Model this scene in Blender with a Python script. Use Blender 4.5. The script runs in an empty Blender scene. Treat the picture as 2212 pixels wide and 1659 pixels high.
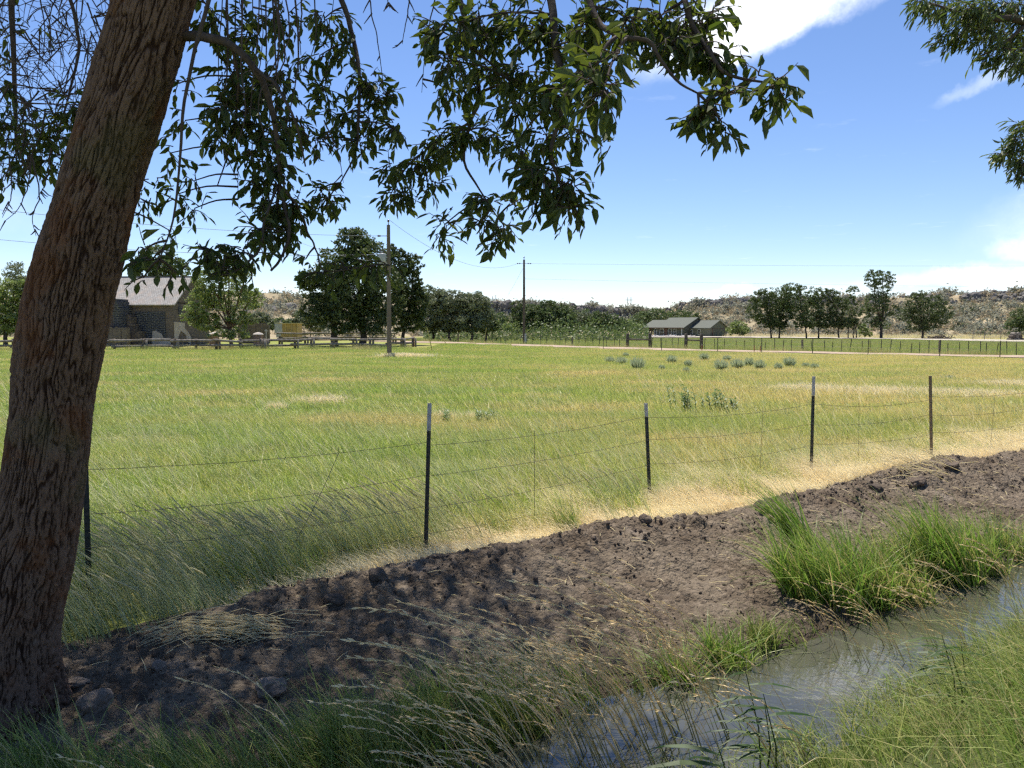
import bpy, math, random
import numpy as np
from mathutils import Vector, Matrix
R = math.radians
rng = np.random.default_rng(7)
random.seed(7)
sc = bpy.context.scene
C = sc.collection

# ------------------------------------------------------------------ camera
CAMZ = 2.15
FPX = 1661.0                      # focal length in units of a 2212-wide frame
PITCH = math.atan((829.5 - 702.0) / FPX)
cam_d = bpy.data.cameras.new('camera')
cam_d.sensor_width = 36.0
cam_d.lens = 36.0 * FPX / 2212.0
cam_d.clip_start = 0.05
cam_d.clip_end = 6000
cam = bpy.data.objects.new('camera', cam_d)
C.objects.link(cam)
cam.location = (0, 0, CAMZ)
cam.rotation_euler = (R(90) - PITCH, 0, 0)
sc.camera = cam

# ------------------------------------------------------------------ sun, sky, exposure
SUN_EL, SUN_AZ = 67.0, -14.0      # azimuth clockwise from +Y (camera looks along +Y)
SUN_STR, SKY_STR = 4.4, 0.097
sun_d = bpy.data.lights.new('sun', 'SUN')
sun_d.energy = SUN_STR
sun_d.angle = R(0.53)
sun_d.color = (1.0, 0.955, 0.88)
sun = bpy.data.objects.new('sun', sun_d)
C.objects.link(sun)
sdir = Vector((math.sin(R(SUN_AZ)) * math.cos(R(SUN_EL)), math.cos(R(SUN_AZ)) * math.cos(R(SUN_EL)), math.sin(R(SUN_EL))))
sun.rotation_euler = sdir.to_track_quat('Z', 'Y').to_euler()
sun.location = sdir * 60

def ray(u, v):
    a = PITCH
    x, y = (u - 1106.0) / FPX, (829.5 - v) / FPX
    return np.array([x, math.cos(a) + y * math.sin(a), -math.sin(a) + y * math.cos(a)])
def at(u, v, D):
    """world point on the sight line of (u,v) at ground distance D in front of the camera"""
    r = ray(u, v)
    return np.array([0, 0, CAMZ]) + r * (D / r[1])
def gx(u, D):
    return (u - 1106.0) / FPX * D

world = bpy.data.worlds.new('World')
sc.world = world
world.use_nodes = True
def build_world():
    nt = world.node_tree
    N, L = nt.nodes, nt.links
    for n in list(N): N.remove(n)
    out = N.new('ShaderNodeOutputWorld')
    bg = N.new('ShaderNodeBackground')
    bg.inputs['Strength'].default_value = SKY_STR
    L.new(bg.outputs[0], out.inputs[0])
    sky = N.new('ShaderNodeTexSky')
    sky.sky_type = 'NISHITA'
    sky.sun_disc = False
    sky.sun_elevation = R(SUN_EL)
    sky.sun_rotation = R(SUN_AZ)
    sky.altitude = 1300
    sky.air_density = 1.0
    sky.dust_density = 0.05
    sky.ozone_density = 3.2
    tc = N.new('ShaderNodeTexCoord')
    d = tc.outputs['Generated']
    def vm(op, a, b=None, s=None):
        n = N.new('ShaderNodeVectorMath'); n.operation = op
        for i, q in enumerate((a, b)):
            if q is None: continue
            if isinstance(q, (tuple, list, Vector, np.ndarray)): n.inputs[i].default_value = tuple(q)
            else: L.new(q, n.inputs[i])
        if s is not None: n.inputs['Scale'].default_value = s
        return n.outputs['Value'] if op in ('DOT_PRODUCT', 'LENGTH') else n.outputs[0]
    def mt(op, a, b=None, c=None, clamp=False):
        n = N.new('ShaderNodeMath'); n.operation = op; n.use_clamp = clamp
        for i, q in enumerate((a, b, c)):
            if q is None: continue
            if isinstance(q, (int, float)): n.inputs[i].default_value = q
            else: L.new(q, n.inputs[i])
        return n.outputs[0]
    def noise(vec, scale, detail=6, rough=0.6, lac=2.0):
        n = N.new('ShaderNodeTexNoise')
        n.inputs['Scale'].default_value = scale; n.inputs['Detail'].default_value = detail
        n.inputs['Roughness'].default_value = rough; n.inputs['Lacunarity'].default_value = lac
        L.new(vec, n.inputs['Vector'])
        return n
    def ss(x, a, b):
        n = N.new('ShaderNodeMapRange'); n.interpolation_type = 'SMOOTHSTEP'
        n.inputs['From Min'].default_value = a; n.inputs['From Max'].default_value = b
        L.new(x, n.inputs['Value'])
        return n.outputs[0]
    # clouds live on a flat deck overhead: direction / height
    sep = N.new('ShaderNodeSeparateXYZ'); L.new(d, sep.inputs[0])
    zc = mt('MAXIMUM', sep.outputs['Z'], 0.03)
    inv = mt('DIVIDE', 1.0, zc)
    comb = N.new('ShaderNodeCombineXYZ')
    L.new(mt('MULTIPLY', sep.outputs['X'], inv), comb.inputs[0])
    L.new(mt('MULTIPLY', sep.outputs['Y'], inv), comb.inputs[1])
    deck = comb.outputs[0]
    n1 = noise(deck, 1.6, 8, 0.62).outputs['Fac']
    # ragged offsets for the single clouds
    wv = noise(d, 7.0, 6, 0.65).outputs['Color']
    warp = vm('SCALE', vm('SUBTRACT', wv, (0.5, 0.5, 0.5)), None, 0.075)
    dw = vm('ADD', d, warp)
    fine = noise(d, 16.0, 7, 0.68).outputs['Fac']
    total = None
    clouds = [  # centre (u,v), half length, half height, tilt deg, strength
        (1615, 30, 0.075, 0.026, 22, 1.0),
        (1790, -45, 0.11, 0.022, 24, 0.95),
        (1570, 118, 0.016, 0.010, 30, 0.35),
        (2190, 150, 0.040, 0.006, 16, 0.40),
        (2050, 598, 0.085, 0.006, 2, 0.42),
        (2200, 585, 0.05, 0.009, 3, 0.50),
        (2235, 520, 0.024, 0.008, 10, 0.55),
        (1570, 636, 0.035, 0.004, 0, 0.30),
        (640, 640, 0.12, 0.008, 0, 0.25),
        (2700, 380, 0.12, 0.03, 10, 0.7),
        (-700, 250, 0.15, 0.03, -12, 0.6),
        (900, -700, 0.15, 0.05, 10, 0.7),
    ]
    for (u, v, hl, hh, tilt, st) in clouds:
        c = Vector(ray(u, v)).normalized()
        rt = c.cross(Vector((0, 0, 1))).normalized(); up = rt.cross(c).normalized()
        t = R(tilt)
        e1 = rt * math.cos(t) + up * math.sin(t); e2 = up * math.cos(t) - rt * math.sin(t)
        a = mt('DIVIDE', mt('SUBTRACT', vm('DOT_PRODUCT', dw, e1), c.dot(e1)), hl)
        b = mt('DIVIDE', mt('SUBTRACT', vm('DOT_PRODUCT', dw, e2), c.dot(e2)), hh)
        r2 = mt('ADD', mt('MULTIPLY', a, a), mt('MULTIPLY', b, b))
        m = ss(r2, 4.2, -0.6)
        front = ss(vm('DOT_PRODUCT', d, c), 0.2, 0.6)
        m = mt('MULTIPLY', mt('MULTIPLY', m, front), st)
        total = m if total is None else mt('ADD', total, m)
    total = mt('MULTIPLY', total, mt('ADD', mt('MULTIPLY', fine, 2.2), -0.34))
    generic = mt('MULTIPLY', ss(n1, 0.60, 0.85), 0.30)
    fac = mt('ADD', total, generic, clamp=False)
    fac = mt('MINIMUM', fac, 0.97)
    up = ss(sep.outputs['Z'], 0.0, 0.03)
    fac = mt('MULTIPLY', fac, up, clamp=True)
    hs = N.new('ShaderNodeHueSaturation'); hs.inputs['Saturation'].default_value = 1.08; hs.inputs['Value'].default_value = 1.0
    L.new(sky.outputs[0], hs.inputs['Color'])
    mix = N.new('ShaderNodeMix'); mix.data_type = 'RGBA'
    L.new(fac, mix.inputs['Factor'])
    wb = N.new('ShaderNodeMix'); wb.data_type = 'RGBA'; wb.blend_type = 'MULTIPLY'; wb.inputs['Factor'].default_value = 1.0
    L.new(hs.outputs[0], wb.inputs['A']); wb.inputs['B'].default_value = (1.0, 0.935, 1.0, 1)
    L.new(wb.outputs['Result'], mix.inputs['A'])
    mix.inputs['B'].default_value = (9.6, 9.9, 10.4, 1)
    L.new(mix.outputs['Result'], bg.inputs['Color'])
build_world()
sc.view_settings.view_transform = 'Standard'
sc.view_settings.look = 'None'
sc.view_settings.gamma = 1.0
sc.view_settings.use_curve_mapping = False
sc.view_settings.exposure = 0.76
sc.render.engine = 'CYCLES'
sc.cycles.max_bounces = 5
sc.cycles.diffuse_bounces = 2
sc.cycles.glossy_bounces = 2
sc.cycles.transmission_bounces = 3
sc.cycles.transparent_max_bounces = 8
sc.cycles.use_denoising = False
sc.cycles.use_adaptive_sampling = True
sc.cycles.adaptive_threshold = 0.03
sc.cycles.filter_width = 1.4

# ------------------------------------------------------------------ noise in numpy
_perm = rng.permutation(512)
def _hash3(i, j, k):
    return _perm[(_perm[(_perm[i & 511] + j) & 511] + k) & 511]
_grad = rng.normal(size=(512, 3)); _grad /= np.linalg.norm(_grad, axis=1)[:, None]
def pnoise(x, y, z=0.0):
    x, y, z = np.broadcast_arrays(np.asarray(x, float), np.asarray(y, float), np.asarray(z, float))
    xi, yi, zi = np.floor(x).astype(int), np.floor(y).astype(int), np.floor(z).astype(int)
    fx, fy, fz = x - xi, y - yi, z - zi
    f = lambda t: t * t * t * (t * (t * 6 - 15) + 10)
    wx, wy, wz = f(fx), f(fy), f(fz)
    r = 0
    for a in (0, 1):
        for b in (0, 1):
            for c in (0, 1):
                g = _grad[_hash3(xi + a, yi + b, zi + c)]
                dd = g[..., 0] * (fx - a) + g[..., 1] * (fy - b) + g[..., 2] * (fz - c)
                r = r + dd * (wx if a else 1 - wx) * (wy if b else 1 - wy) * (wz if c else 1 - wz)
    return r * 1.5
def fbm(x, y, z=0.0, o=4, g=0.5, l=2.03):
    s, a = 0, 1.0
    for i in range(o):
        s = s + a * pnoise(x, y, z); x = x * l + 3.1; y = y * l + 1.7; z = z * l + 5.3; a *= g
    return s
def sstep(x, a, b):
    t = np.clip((x - a) / (b - a), 0, 1)
    return t * t * (3 - 2 * t)

def cells(x, y, size, frac, rmin, rmax, seed):
    """half-buried rounded lumps: one jittered lump in a share of the cells of a grid"""
    gx_, gy_ = np.floor(x / size).astype(int), np.floor(y / size).astype(int); out = np.zeros_like(x)
    for a in (-1, 0, 1):
        for b in (-1, 0, 1):
            i, j = gx_ + a, gy_ + b; k = _hash3(i, j, np.full_like(i, seed)); k2 = _perm[(k + 91) & 511]; k3 = _perm[(k2 + 37) & 511]; k4 = _perm[(k3 + 211) & 511]
            cx, cy = (i + 0.15 + 0.7 * k / 511.0) * size, (j + 0.15 + 0.7 * k2 / 511.0) * size
            r = (rmin + (rmax - rmin) * (k3 / 511.0) ** 2) * size
            th = np.arctan2(y - cy, x - cx); rr = r * (1 + 0.28 * np.sin(3 * th + k) + 0.18 * np.sin(5 * th + k2))
            d2 = ((x - cx) ** 2 + (y - cy) ** 2) / (rr * rr)
            hgt = np.where((d2 < 1) & (k4 / 511.0 < frac), r * 0.95 * np.sqrt(np.maximum(0, 1 - d2)) , 0)
            out = np.maximum(out, hgt)
    return out
# ------------------------------------------------------------------ mesh helpers
def np_mesh(name, V, faces, smooth=False, attrs=None, mats=None, mat_idx=None):
    """faces: list of (M,k) int arrays"""
    V = np.asarray(V, dtype=np.float32)
    if not isinstance(faces, (list, tuple)): faces = [faces]
    faces = [np.asarray(f, dtype=np.int32) for f in faces if len(f)]
    me = bpy.data.meshes.new(name)
    me.vertices.add(len(V)); me.vertices.foreach_set('co', V.ravel())
    loops = np.concatenate([f.ravel() for f in faces]); me.loops.add(len(loops))
    me.loops.foreach_set('vertex_index', loops)
    tot = np.concatenate([np.full(len(f), f.shape[1], np.int32) for f in faces])
    start = np.concatenate([[0], np.cumsum(tot)[:-1]]).astype(np.int32)
    me.polygons.add(len(tot)); me.polygons.foreach_set('loop_start', start)
    if mat_idx is not None: me.polygons.foreach_set('material_index', np.asarray(mat_idx, np.int32))
    me.polygons.foreach_set('use_smooth', np.full(len(tot), smooth))
    me.update(calc_edges=True)
    for k, a in (attrs or {}).items():
        a = np.asarray(a, np.float32)
        at_ = me.attributes.new(k, 'FLOAT', 'POINT'); at_.data.foreach_set('value', a)
    for m in (mats or []): me.materials.append(m)
    return me
def link(name, me, parent=None, loc=None):
    o = bpy.data.objects.new(name, me); C.objects.link(o)
    if parent is not None: o.parent = parent
    if loc is not None: o.location = loc
    return o
def tag(o, label=None, cat=None, group=None, kind=None):
    if label: o['label'] = label
    if cat: o['category'] = cat
    if group: o['group'] = group
    if kind: o['kind'] = kind
    return o
def empty(name, loc, label, cat, group=None):
    o = bpy.data.objects.new(name, None); C.objects.link(o); o.location = loc; o.empty_display_size = 0.2
    return tag(o, label, cat, group)
class MB:
    """collects pieces, builds one mesh"""
    def __init__(s): s.V = []; s.F = {}; s.n = 0; s.A = {}
    def add(s, V, F, **attrs):
        V = np.asarray(V, float).reshape(-1, 3)
        F = np.asarray(F, int)
        s.F.setdefault(F.shape[1], []).append(F + s.n)
        s.V.append(V); s.n += len(V)
        for k, a in attrs.items(): s.A.setdefault(k, []).append(np.broadcast_to(a, (len(V),)))
        return s
    def box(s, c, size, rot=None):
        sx, sy, sz = np.asarray(size) / 2.0
        V = np.array([[x, y, z] for x in (-sx, sx) for y in (-sy, sy) for z in (-sz, sz)])
        if rot is not None: V = V @ np.asarray(rot).T
        F = [[0, 1, 3, 2], [4, 6, 7, 5], [0, 4, 5, 1], [2, 3, 7, 6], [0, 2, 6, 4], [1, 5, 7, 3]]
        return s.add(V + np.asarray(c), F)
    def tube(s, pts, rad, sides=8, caps=True, **attrs):
        P = np.asarray(pts, float); n = len(P)
        rad = np.broadcast_to(np.asarray(rad, float), (n,))
        T = np.gradient(P, axis=0); T /= np.linalg.norm(T, axis=1)[:, None] + 1e-12
        ref = np.array([0, 0, 1.0]) if abs(T[0, 2]) < 0.9 else np.array([1.0, 0, 0])
        Vs = []
        for i in range(n):
            a = np.cross(T[i], ref); a /= np.linalg.norm(a) + 1e-12
            b = np.cross(T[i], a); ref = np.cross(a, T[i])
            th = np.arange(sides) * 2 * math.pi / sides
            Vs.append(P[i] + rad[i] * (np.cos(th)[:, None] * a + np.sin(th)[:, None] * b))
        V = np.concatenate(Vs)
        i = np.arange(n - 1)[:, None] * sides; j = np.arange(sides)[None, :]
        F = np.stack([i + j, i + (j + 1) % sides, i + sides + (j + 1) % sides, i + sides + j], -1).reshape(-1, 4)
        s.add(V, F, **attrs)
        if caps and sides <= 12:
            base = s.n - len(V)
            s.F.setdefault(sides, []).append(np.array([[base + k for k in range(sides)][::-1], [base + (n - 1) * sides + k for k in range(sides)]]))
        return s
    def build(s, name, mat, parent=None, smooth=False, me_only=False):
        V = np.concatenate(s.V)
        A = {k: np.concatenate(v) for k, v in s.A.items()}
        me = np_mesh(name, V, [np.concatenate(f) for f in s.F.values()], smooth, A, [mat])
        if me_only: return me
        o = link(name, me, parent)
        if parent is not None and parent.type == 'EMPTY':
            # keep world coordinates: parts are modelled in world space
            o.matrix_parent_inverse = Matrix.Translation(-Vector(parent.location)) if parent.location.length else Matrix()
        return o
def part(mb, name, mat, parent, smooth=False):
    """mesh modelled in world space, parented to a thing (empty or mesh)"""
    o = mb.build(name, mat, None, smooth)
    o.parent = parent
    w = Vector((0, 0, 0)); p = parent
    while p is not None: w = w + Vector(p.location); p = p.parent
    o.location = -w
    return o

# ------------------------------------------------------------------ material helpers
class NT:
    def __init__(s, name):
        s.m = bpy.data.materials.new(name); s.m.use_nodes = True
        s.nt = s.m.node_tree; s.N = s.nt.nodes; s.L = s.nt.links
        for n in list(s.N): s.N.remove(n)
        s.out = s.N.new('ShaderNodeOutputMaterial')
    def n(s, t, **kw):
        n = s.N.new(t)
        for k, v in kw.items(): setattr(n, k, v)
        return n
    def set(s, sock, v):
        if isinstance(v, bpy.types.NodeSocket): s.L.new(v, sock)
        elif v is not None: sock.default_value = v
    def math(s, op, a, b=None, c=None, clamp=False):
        n = s.n('ShaderNodeMath', operation=op, use_clamp=clamp)
        for i, q in enumerate((a, b, c)): s.set(n.inputs[i], q)
        return n.outputs[0]
    def noise(s, vec, scale, detail=4, rough=0.55, dist=0.0):
        n = s.n('ShaderNodeTexNoise'); s.set(n.inputs['Vector'], vec)
        n.inputs['Scale'].default_value = scale; n.inputs['Detail'].default_value = detail
        n.inputs['Roughness'].default_value = rough; n.inputs['Distortion'].default_value = dist
        return n.outputs['Fac']
    def ss(s, x, a, b, lo=0.0, hi=1.0):
        n = s.n('ShaderNodeMapRange', interpolation_type='SMOOTHSTEP')
        s.set(n.inputs['Value'], x)
        n.inputs['From Min'].default_value = a; n.inputs['From Max'].default_value = b
        n.inputs['To Min'].default_value = lo; n.inputs['To Max'].default_value = hi
        return n.outputs[0]
    def mix(s, f, a, b, blend='MIX'):
        n = s.n('ShaderNodeMix', data_type='RGBA', blend_type=blend)
        s.set(n.inputs['Factor'], f)
        for k, q in (('A', a), ('B', b)):
            if isinstance(q, tuple): q = (*q, 1.0)[:4]
            s.set(n.inputs[k], q)
        return n.outputs['Result']
    def attr(s, name, typ='GEOMETRY'):
        n = s.n('ShaderNodeAttribute', attribute_name=name, attribute_type=typ)
        return n.outputs['Fac']
    def pos(s):
        return s.n('ShaderNodeNewGeometry').outputs['Position']
    def obj(s):
        return s.n('ShaderNodeTexCoord').outputs['Object']
    def scale(s, vec, v):
        n = s.n('ShaderNodeMapping'); s.L.new(vec, n.inputs['Vector']); n.inputs['Scale'].default_value = v
        return n.outputs[0]
    def bump(s, h, strength, dist=0.01):
        n = s.n('ShaderNodeBump'); n.inputs['Strength'].default_value = strength; n.inputs['Distance'].default_value = dist
        s.L.new(h, n.inputs['Height']); return n.outputs[0]
    def principled(s, col, rough=0.8, normal=None, spec=0.3, metallic=0.0):
        p = s.n('ShaderNodeBsdfPrincipled')
        if isinstance(col, tuple): col = (*col, 1.0)[:4]
        s.set(p.inputs['Base Color'], col); s.set(p.inputs['Roughness'], rough)
        p.inputs['Specular IOR Level'].default_value = spec; p.inputs['Metallic'].default_value = metallic
        if normal is not None: s.L.new(normal, p.inputs['Normal'])
        return p.outputs[0]
    def leafy(s, col, trans=0.4, gloss=0.04, tcol=None):
        d = s.n('ShaderNodeBsdfDiffuse'); s.set(d.inputs['Color'], col)
        t = s.n('ShaderNodeBsdfTranslucent'); s.set(t.inputs['Color'], tcol if tcol is not None else col)
        m = s.n('ShaderNodeMixShader'); m.inputs[0].default_value = trans
        s.L.new(d.outputs[0], m.inputs[1]); s.L.new(t.outputs[0], m.inputs[2])
        if gloss:
            g = s.n('ShaderNodeBsdfGlossy'); g.inputs['Roughness'].default_value = 0.5; g.inputs['Color'].default_value = (0.65, 0.65, 0.62, 1)
            m2 = s.n('ShaderNodeMixShader'); m2.inputs[0].default_value = gloss
            s.L.new(m.outputs[0], m2.inputs[1]); s.L.new(g.outputs[0], m2.inputs[2])
            return m2.outputs[0]
        return m.outputs[0]
    def done(s, shader):
        s.L.new(shader, s.out.inputs['Surface']); return s.m
def simple_mat(name, c1, c2=None, scale=6.0, rough=0.8, spec=0.3, bump=0.0, metallic=0.0, stretch=None):
    t = NT(name); p = t.obj()
    if stretch: p = t.scale(p, stretch)
    nz = t.noise(p, scale, 6, 0.62)
    col = t.mix(t.ss(nz, 0.32, 0.68), c1, c2 or tuple(x * 0.75 for x in c1))
    nrm = t.bump(nz, bump, 0.02) if bump else None
    return t.done(t.principled(col, rough, nrm, spec, metallic))
# ------------------------------------------------------------------ terrain
TH = R(33.4); CT, ST = math.cos(TH), math.sin(TH)
def sq(x, y): return x * CT + y * ST, -x * ST + y * CT
def xy(s, q): return s * CT - q * ST, s * ST + q * CT
WATER_Z = -0.25
_cs = np.array([-8, -1, .2, .6, 1.3, 1.85, 2.25, 2.8, 3.6, 4.3, 5.1, 6.5, 6.9, 8.5, 10.2, 13, 20.])
_cz = np.array([.0, -.02, .0, .08, .11, .14, .24, .26, .20, .18, .25, .10, .13, .15, .31, .14, .18])
_rx = np.array([-400, -60, -11.6, 10.6, 24.9, 35, 80, 400.])
_ry = np.array([420, 150, 99, 71, 59.5, 52.5, 27, -150.])
def road_y(x): return np.interp(x, _rx, _ry)
def far_edge(s): return 3.52 + 0.16 * pnoise(s * 0.55, 3.3) + 0.07 * pnoise(s * 1.9, 8.1)
def near_edge(s): return 2.78 + 0.12 * pnoise(s * 0.6, 13.3) + 0.05 * pnoise(s * 2.1, 4.1)
def h_field(x, y):
    g = y - road_y(x)
    return (0.05 * fbm(x / 5.0, y / 5.0, 0, 3) * sstep(y, 5, 12)
            - 0.35 * sstep(g, 2, 10) - 0.65 * sstep(y, 90, 200))
def h_base(x, y):
    x = np.asarray(x, float); y = np.asarray(y, float)
    s, q = sq(x, y)
    hf = h_field(x, y)
    fe, ne = far_edge(s), near_edge(s)
    cz = np.interp(s, _cs, _cz)
    # near bank
    b = 0.5 * (1 - sstep(q, 0.4, 2.55)) + (-0.28) * sstep(q, 1.2, 2.8) + 0.0
    # bed
    bed = -0.52
    w_in = sstep(q, ne - 0.12, ne + 0.28)
    z1 = b * (1 - w_in) + bed * w_in
    # far slope
    t = np.clip((q - fe) / (5.45 - fe), 0, 1)
    rise = WATER_Z - 0.02 + (cz - WATER_Z) * (0.80 * t ** 0.8 + 0.20 * sstep(t, 0.55, 1.0))
    back = cz + (hf - cz) * sstep(q, 5.45, 6.35)
    z2 = np.where(q < 5.45, rise, back)
    w_up = sstep(q, fe - 0.30, fe + 0.04)
    z = z1 * (1 - w_up) + z2 * w_up
    return z
def dirt_w(x, y):
    s, q = sq(np.asarray(x, float), np.asarray(y, float))
    e = 0.16 * fbm(s * 0.9, q * 0.9, 2.0, 3)
    return sstep(q, far_edge(s) - 0.1, far_edge(s) + 0.25) * (1 - sstep(q + e, 5.62, 6.0)) * sstep(s + e * 2 + 0.25 * (q - 4), -0.5, 0.2)
def h(x, y, detail=True):
    x = np.asarray(x, float); y = np.asarray(y, float)
    z = h_base(x, y)
    if detail:
        s, q = sq(x, y)
        near = sstep(y, 40, 14)
        w = dirt_w(x, y) * near
        lump = 0.10 * fbm(x * 0.9, y * 0.9, 1.0, 3)
        r1 = fbm(x * 3.1, y * 3.1, 4.0, 3, 0.6)
        crest_ = np.maximum(np.exp(-((q - 5.4) / 0.35) ** 2), sstep(s, 6.5, 9.0))
        dens = sstep(fbm(s * 1.2, q * 1.6, 12.0, 3), -0.35, 0.35)
        clod = (1 - np.minimum(1, 2.6 * np.abs(pnoise(x * 4.5, y * 4.5, 7.0)))) * 0.022
        clod = clod + (cells(x, y, 0.34, 0.26, 0.10, 0.30, 3) * 1.0 + 1.0 * cells(x + 5, y, 0.14, 0.65, 0.15, 0.44, 8)) * dens * (0.6 + 0.5 * crest_) + 0.95 * cells(x, y + 3, 0.08, 0.9, 0.24, 0.48, 14) * (0.35 + 0.65 * dens)
        fine = 0.012 * pnoise(x * 22, y * 22, 9.0) + 0.007 * pnoise(x * 48, y * 48, 2.0)
        crest = np.exp(-((q - 5.4) / 0.35) ** 2)
        z = z + w * (lump * 0.8 + 0.028 * r1 + clod * (0.75 + 0.35 * crest) + fine)
        bank = (1 - sstep(q, 2.4, 2.9)) * near
        z = z + bank * 0.05 * fbm(x * 1.7, y * 1.7, 6.0, 3)
    return z

# --- ground materials
def make_dirt():
    t = NT('loose_dirt'); p = t.pos()
    big = t.noise(p, 1.3, 5, 0.6); med = t.noise(p, 12.0, 7, 0.72); fine = t.noise(p, 90.0, 5, 0.75)
    col = t.mix(t.ss(big, 0.38, 0.62), (0.122, 0.092, 0.064), (0.185, 0.147, 0.105))
    col = t.mix(t.ss(med, 0.5, 0.72), col, (0.062, 0.047, 0.037))
    col = t.mix(t.ss(fine, 0.58, 0.80), col, (0.27, 0.215, 0.165))
    col = t.mix(t.math('MULTIPLY', t.ss(t.noise(p, 3.1, 3), 0.60, 0.70), 0.35), col, (0.30, 0.25, 0.20))
    def vor(scale, out='Distance'):
        v = t.n('ShaderNodeTexVoronoi'); v.inputs['Scale'].default_value = scale
        wv = t.n('ShaderNodeVectorMath', operation='ADD'); t.L.new(p, wv.inputs[0])
        nn = t.n('ShaderNodeTexNoise'); nn.inputs['Scale'].default_value = scale * 0.8; t.L.new(p, nn.inputs['Vector'])
        sc_ = t.n('ShaderNodeVectorMath', operation='SCALE'); t.L.new(nn.outputs['Color'], sc_.inputs[0]); sc_.inputs['Scale'].default_value = 0.9 / scale
        t.L.new(sc_.outputs[0], wv.inputs[1]); t.L.new(wv.outputs[0], v.inputs['Vector'])
        return v.outputs[out]
    va, vb = vor(24.0), vor(58.0)
    lump = t.math('ADD', t.math('MULTIPLY', t.math('SUBTRACT', 1.0, va), 1.0), t.math('MULTIPLY', t.math('SUBTRACT', 1.0, vb), 0.45))
    # every crumb has its own soil tone
    tone = t.n('ShaderNodeSeparateColor'); t.L.new(vor(24.0, 'Color'), tone.inputs[0])
    col = t.mix(t.math('MULTIPLY', t.ss(tone.outputs[0], 0.55, 1.0), 0.35), col, (0.078, 0.056, 0.040))
    col = t.mix(t.math('MULTIPLY', t.ss(tone.outputs[1], 0.6, 1.0), 0.45), col, (0.28, 0.22, 0.16))
    # damp soil along the waterline
    sz = t.n('ShaderNodeSeparateXYZ'); t.L.new(p, sz.inputs[0])
    wet = t.ss(t.math('ADD', sz.outputs['Z'], t.math('MULTIPLY', med, 0.10)), WATER_Z + 0.19, WATER_Z + 0.04)
    col = t.mix(t.math('MULTIPLY', wet, 0.8), col, (0.040, 0.031, 0.023))
    hh = t.math('ADD', lump, t.math('ADD', t.math('MULTIPLY', med, 0.5), t.math('MULTIPLY', fine, 0.4)))
    return t.done(t.principled(col, 0.95, t.bump(hh, 0.85, 0.028), 0.10))
def make_thatch(name, c1, c2, c3):
    t = NT(name); p = t.pos()
    big = t.noise(p, 0.16, 5, 0.6); med = t.noise(p, 1.4, 5, 0.6); fine = t.noise(p, 22.0, 5, 0.7)
    col = t.mix(t.ss(big, 0.40, 0.62), c1, c2)
    col = t.mix(t.math('MULTIPLY', t.ss(med, 0.5, 0.75), 0.7), col, c3)
    col = t.mix(t.math('MULTIPLY', t.ss(fine, 0.5, 0.8), 0.5), col, tuple(x * 0.45 for x in c1))
    return t.done(t.principled(col, 0.95, t.bump(fine, 0.6, 0.05), 0.1))
M_DIRT = make_dirt()
M_FIELD = make_thatch('field_thatch', (0.20, 0.23, 0.055), (0.29, 0.265, 0.085), (0.38, 0.32, 0.15))
M_BANK = make_thatch('bank_soil', (0.055, 0.075, 0.022), (0.075, 0.085, 0.03), (0.11, 0.11, 0.045))

M_THATCH = make_thatch('straw_thatch', (0.52, 0.40, 0.21), (0.62, 0.48, 0.26), (0.44, 0.31, 0.17))
def near_patch():
    # finer mesh along the berm, coarser elsewhere
    S = np.concatenate([np.arange(-7, -1.2, 0.07), np.arange(-1.2, 13.2, 0.020), np.arange(13.2, 18.5, 0.07)])
    Q = np.concatenate([np.arange(-2.5, 3.45, 0.07), np.arange(3.45, 6.05, 0.020), np.arange(6.05, 7.62, 0.07)])
    ss_, qq = np.meshgrid(S, Q, indexing='ij')
    X, Y = xy(ss_, qq)
    Z = h(X, Y)
    nS, nQ = len(S), len(Q)
    V = np.stack([X, Y, Z], -1).reshape(-1, 3)
    i = np.arange(nS - 1)[:, None] * nQ; j = np.arange(nQ - 1)[None, :]
    F = np.stack([i + j, i + nQ + j, i + nQ + j + 1, i + j + 1], -1).reshape(-1, 4)
    cx = V[F[:, 0], 0]; cy = V[F[:, 0], 1]
    s_, q_ = sq(cx, cy)
    d = dirt_w(cx, cy) > 0.35
    near = (q_ < 3.2) & ~d
    hi = 6.50 + 0.45 * sstep(s_, 3.5, 7) + 0.35 * pnoise(s_ * 0.7, 5.0) + 0.3 * pnoise(s_ * 3.0, q_ * 3.0, 2.0)
    straw = ~d & ~near & (q_ >= 5.0) & (q_ < hi - 0.1) & (s_ > 2.2 + 0.6 * pnoise(s_ * 2, q_ * 2))
    for name, msk, mat in (('straw_ground', straw, M_THATCH), ('dirt_berm', d, M_DIRT), ('ditch_bank', near | (~d & (q_ < 5.0)), M_BANK), ('meadow_ground', ~d & ~near & (q_ >= 5.0) & ~straw, M_FIELD)):
        f = F[msk]; used = np.unique(f); mp = np.full(len(V), -1); mp[used] = np.arange(len(used))
        o = link(name, np_mesh(name, V[used], mp[f], True, None, [mat])); o['kind'] = 'structure'
near_patch()

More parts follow.
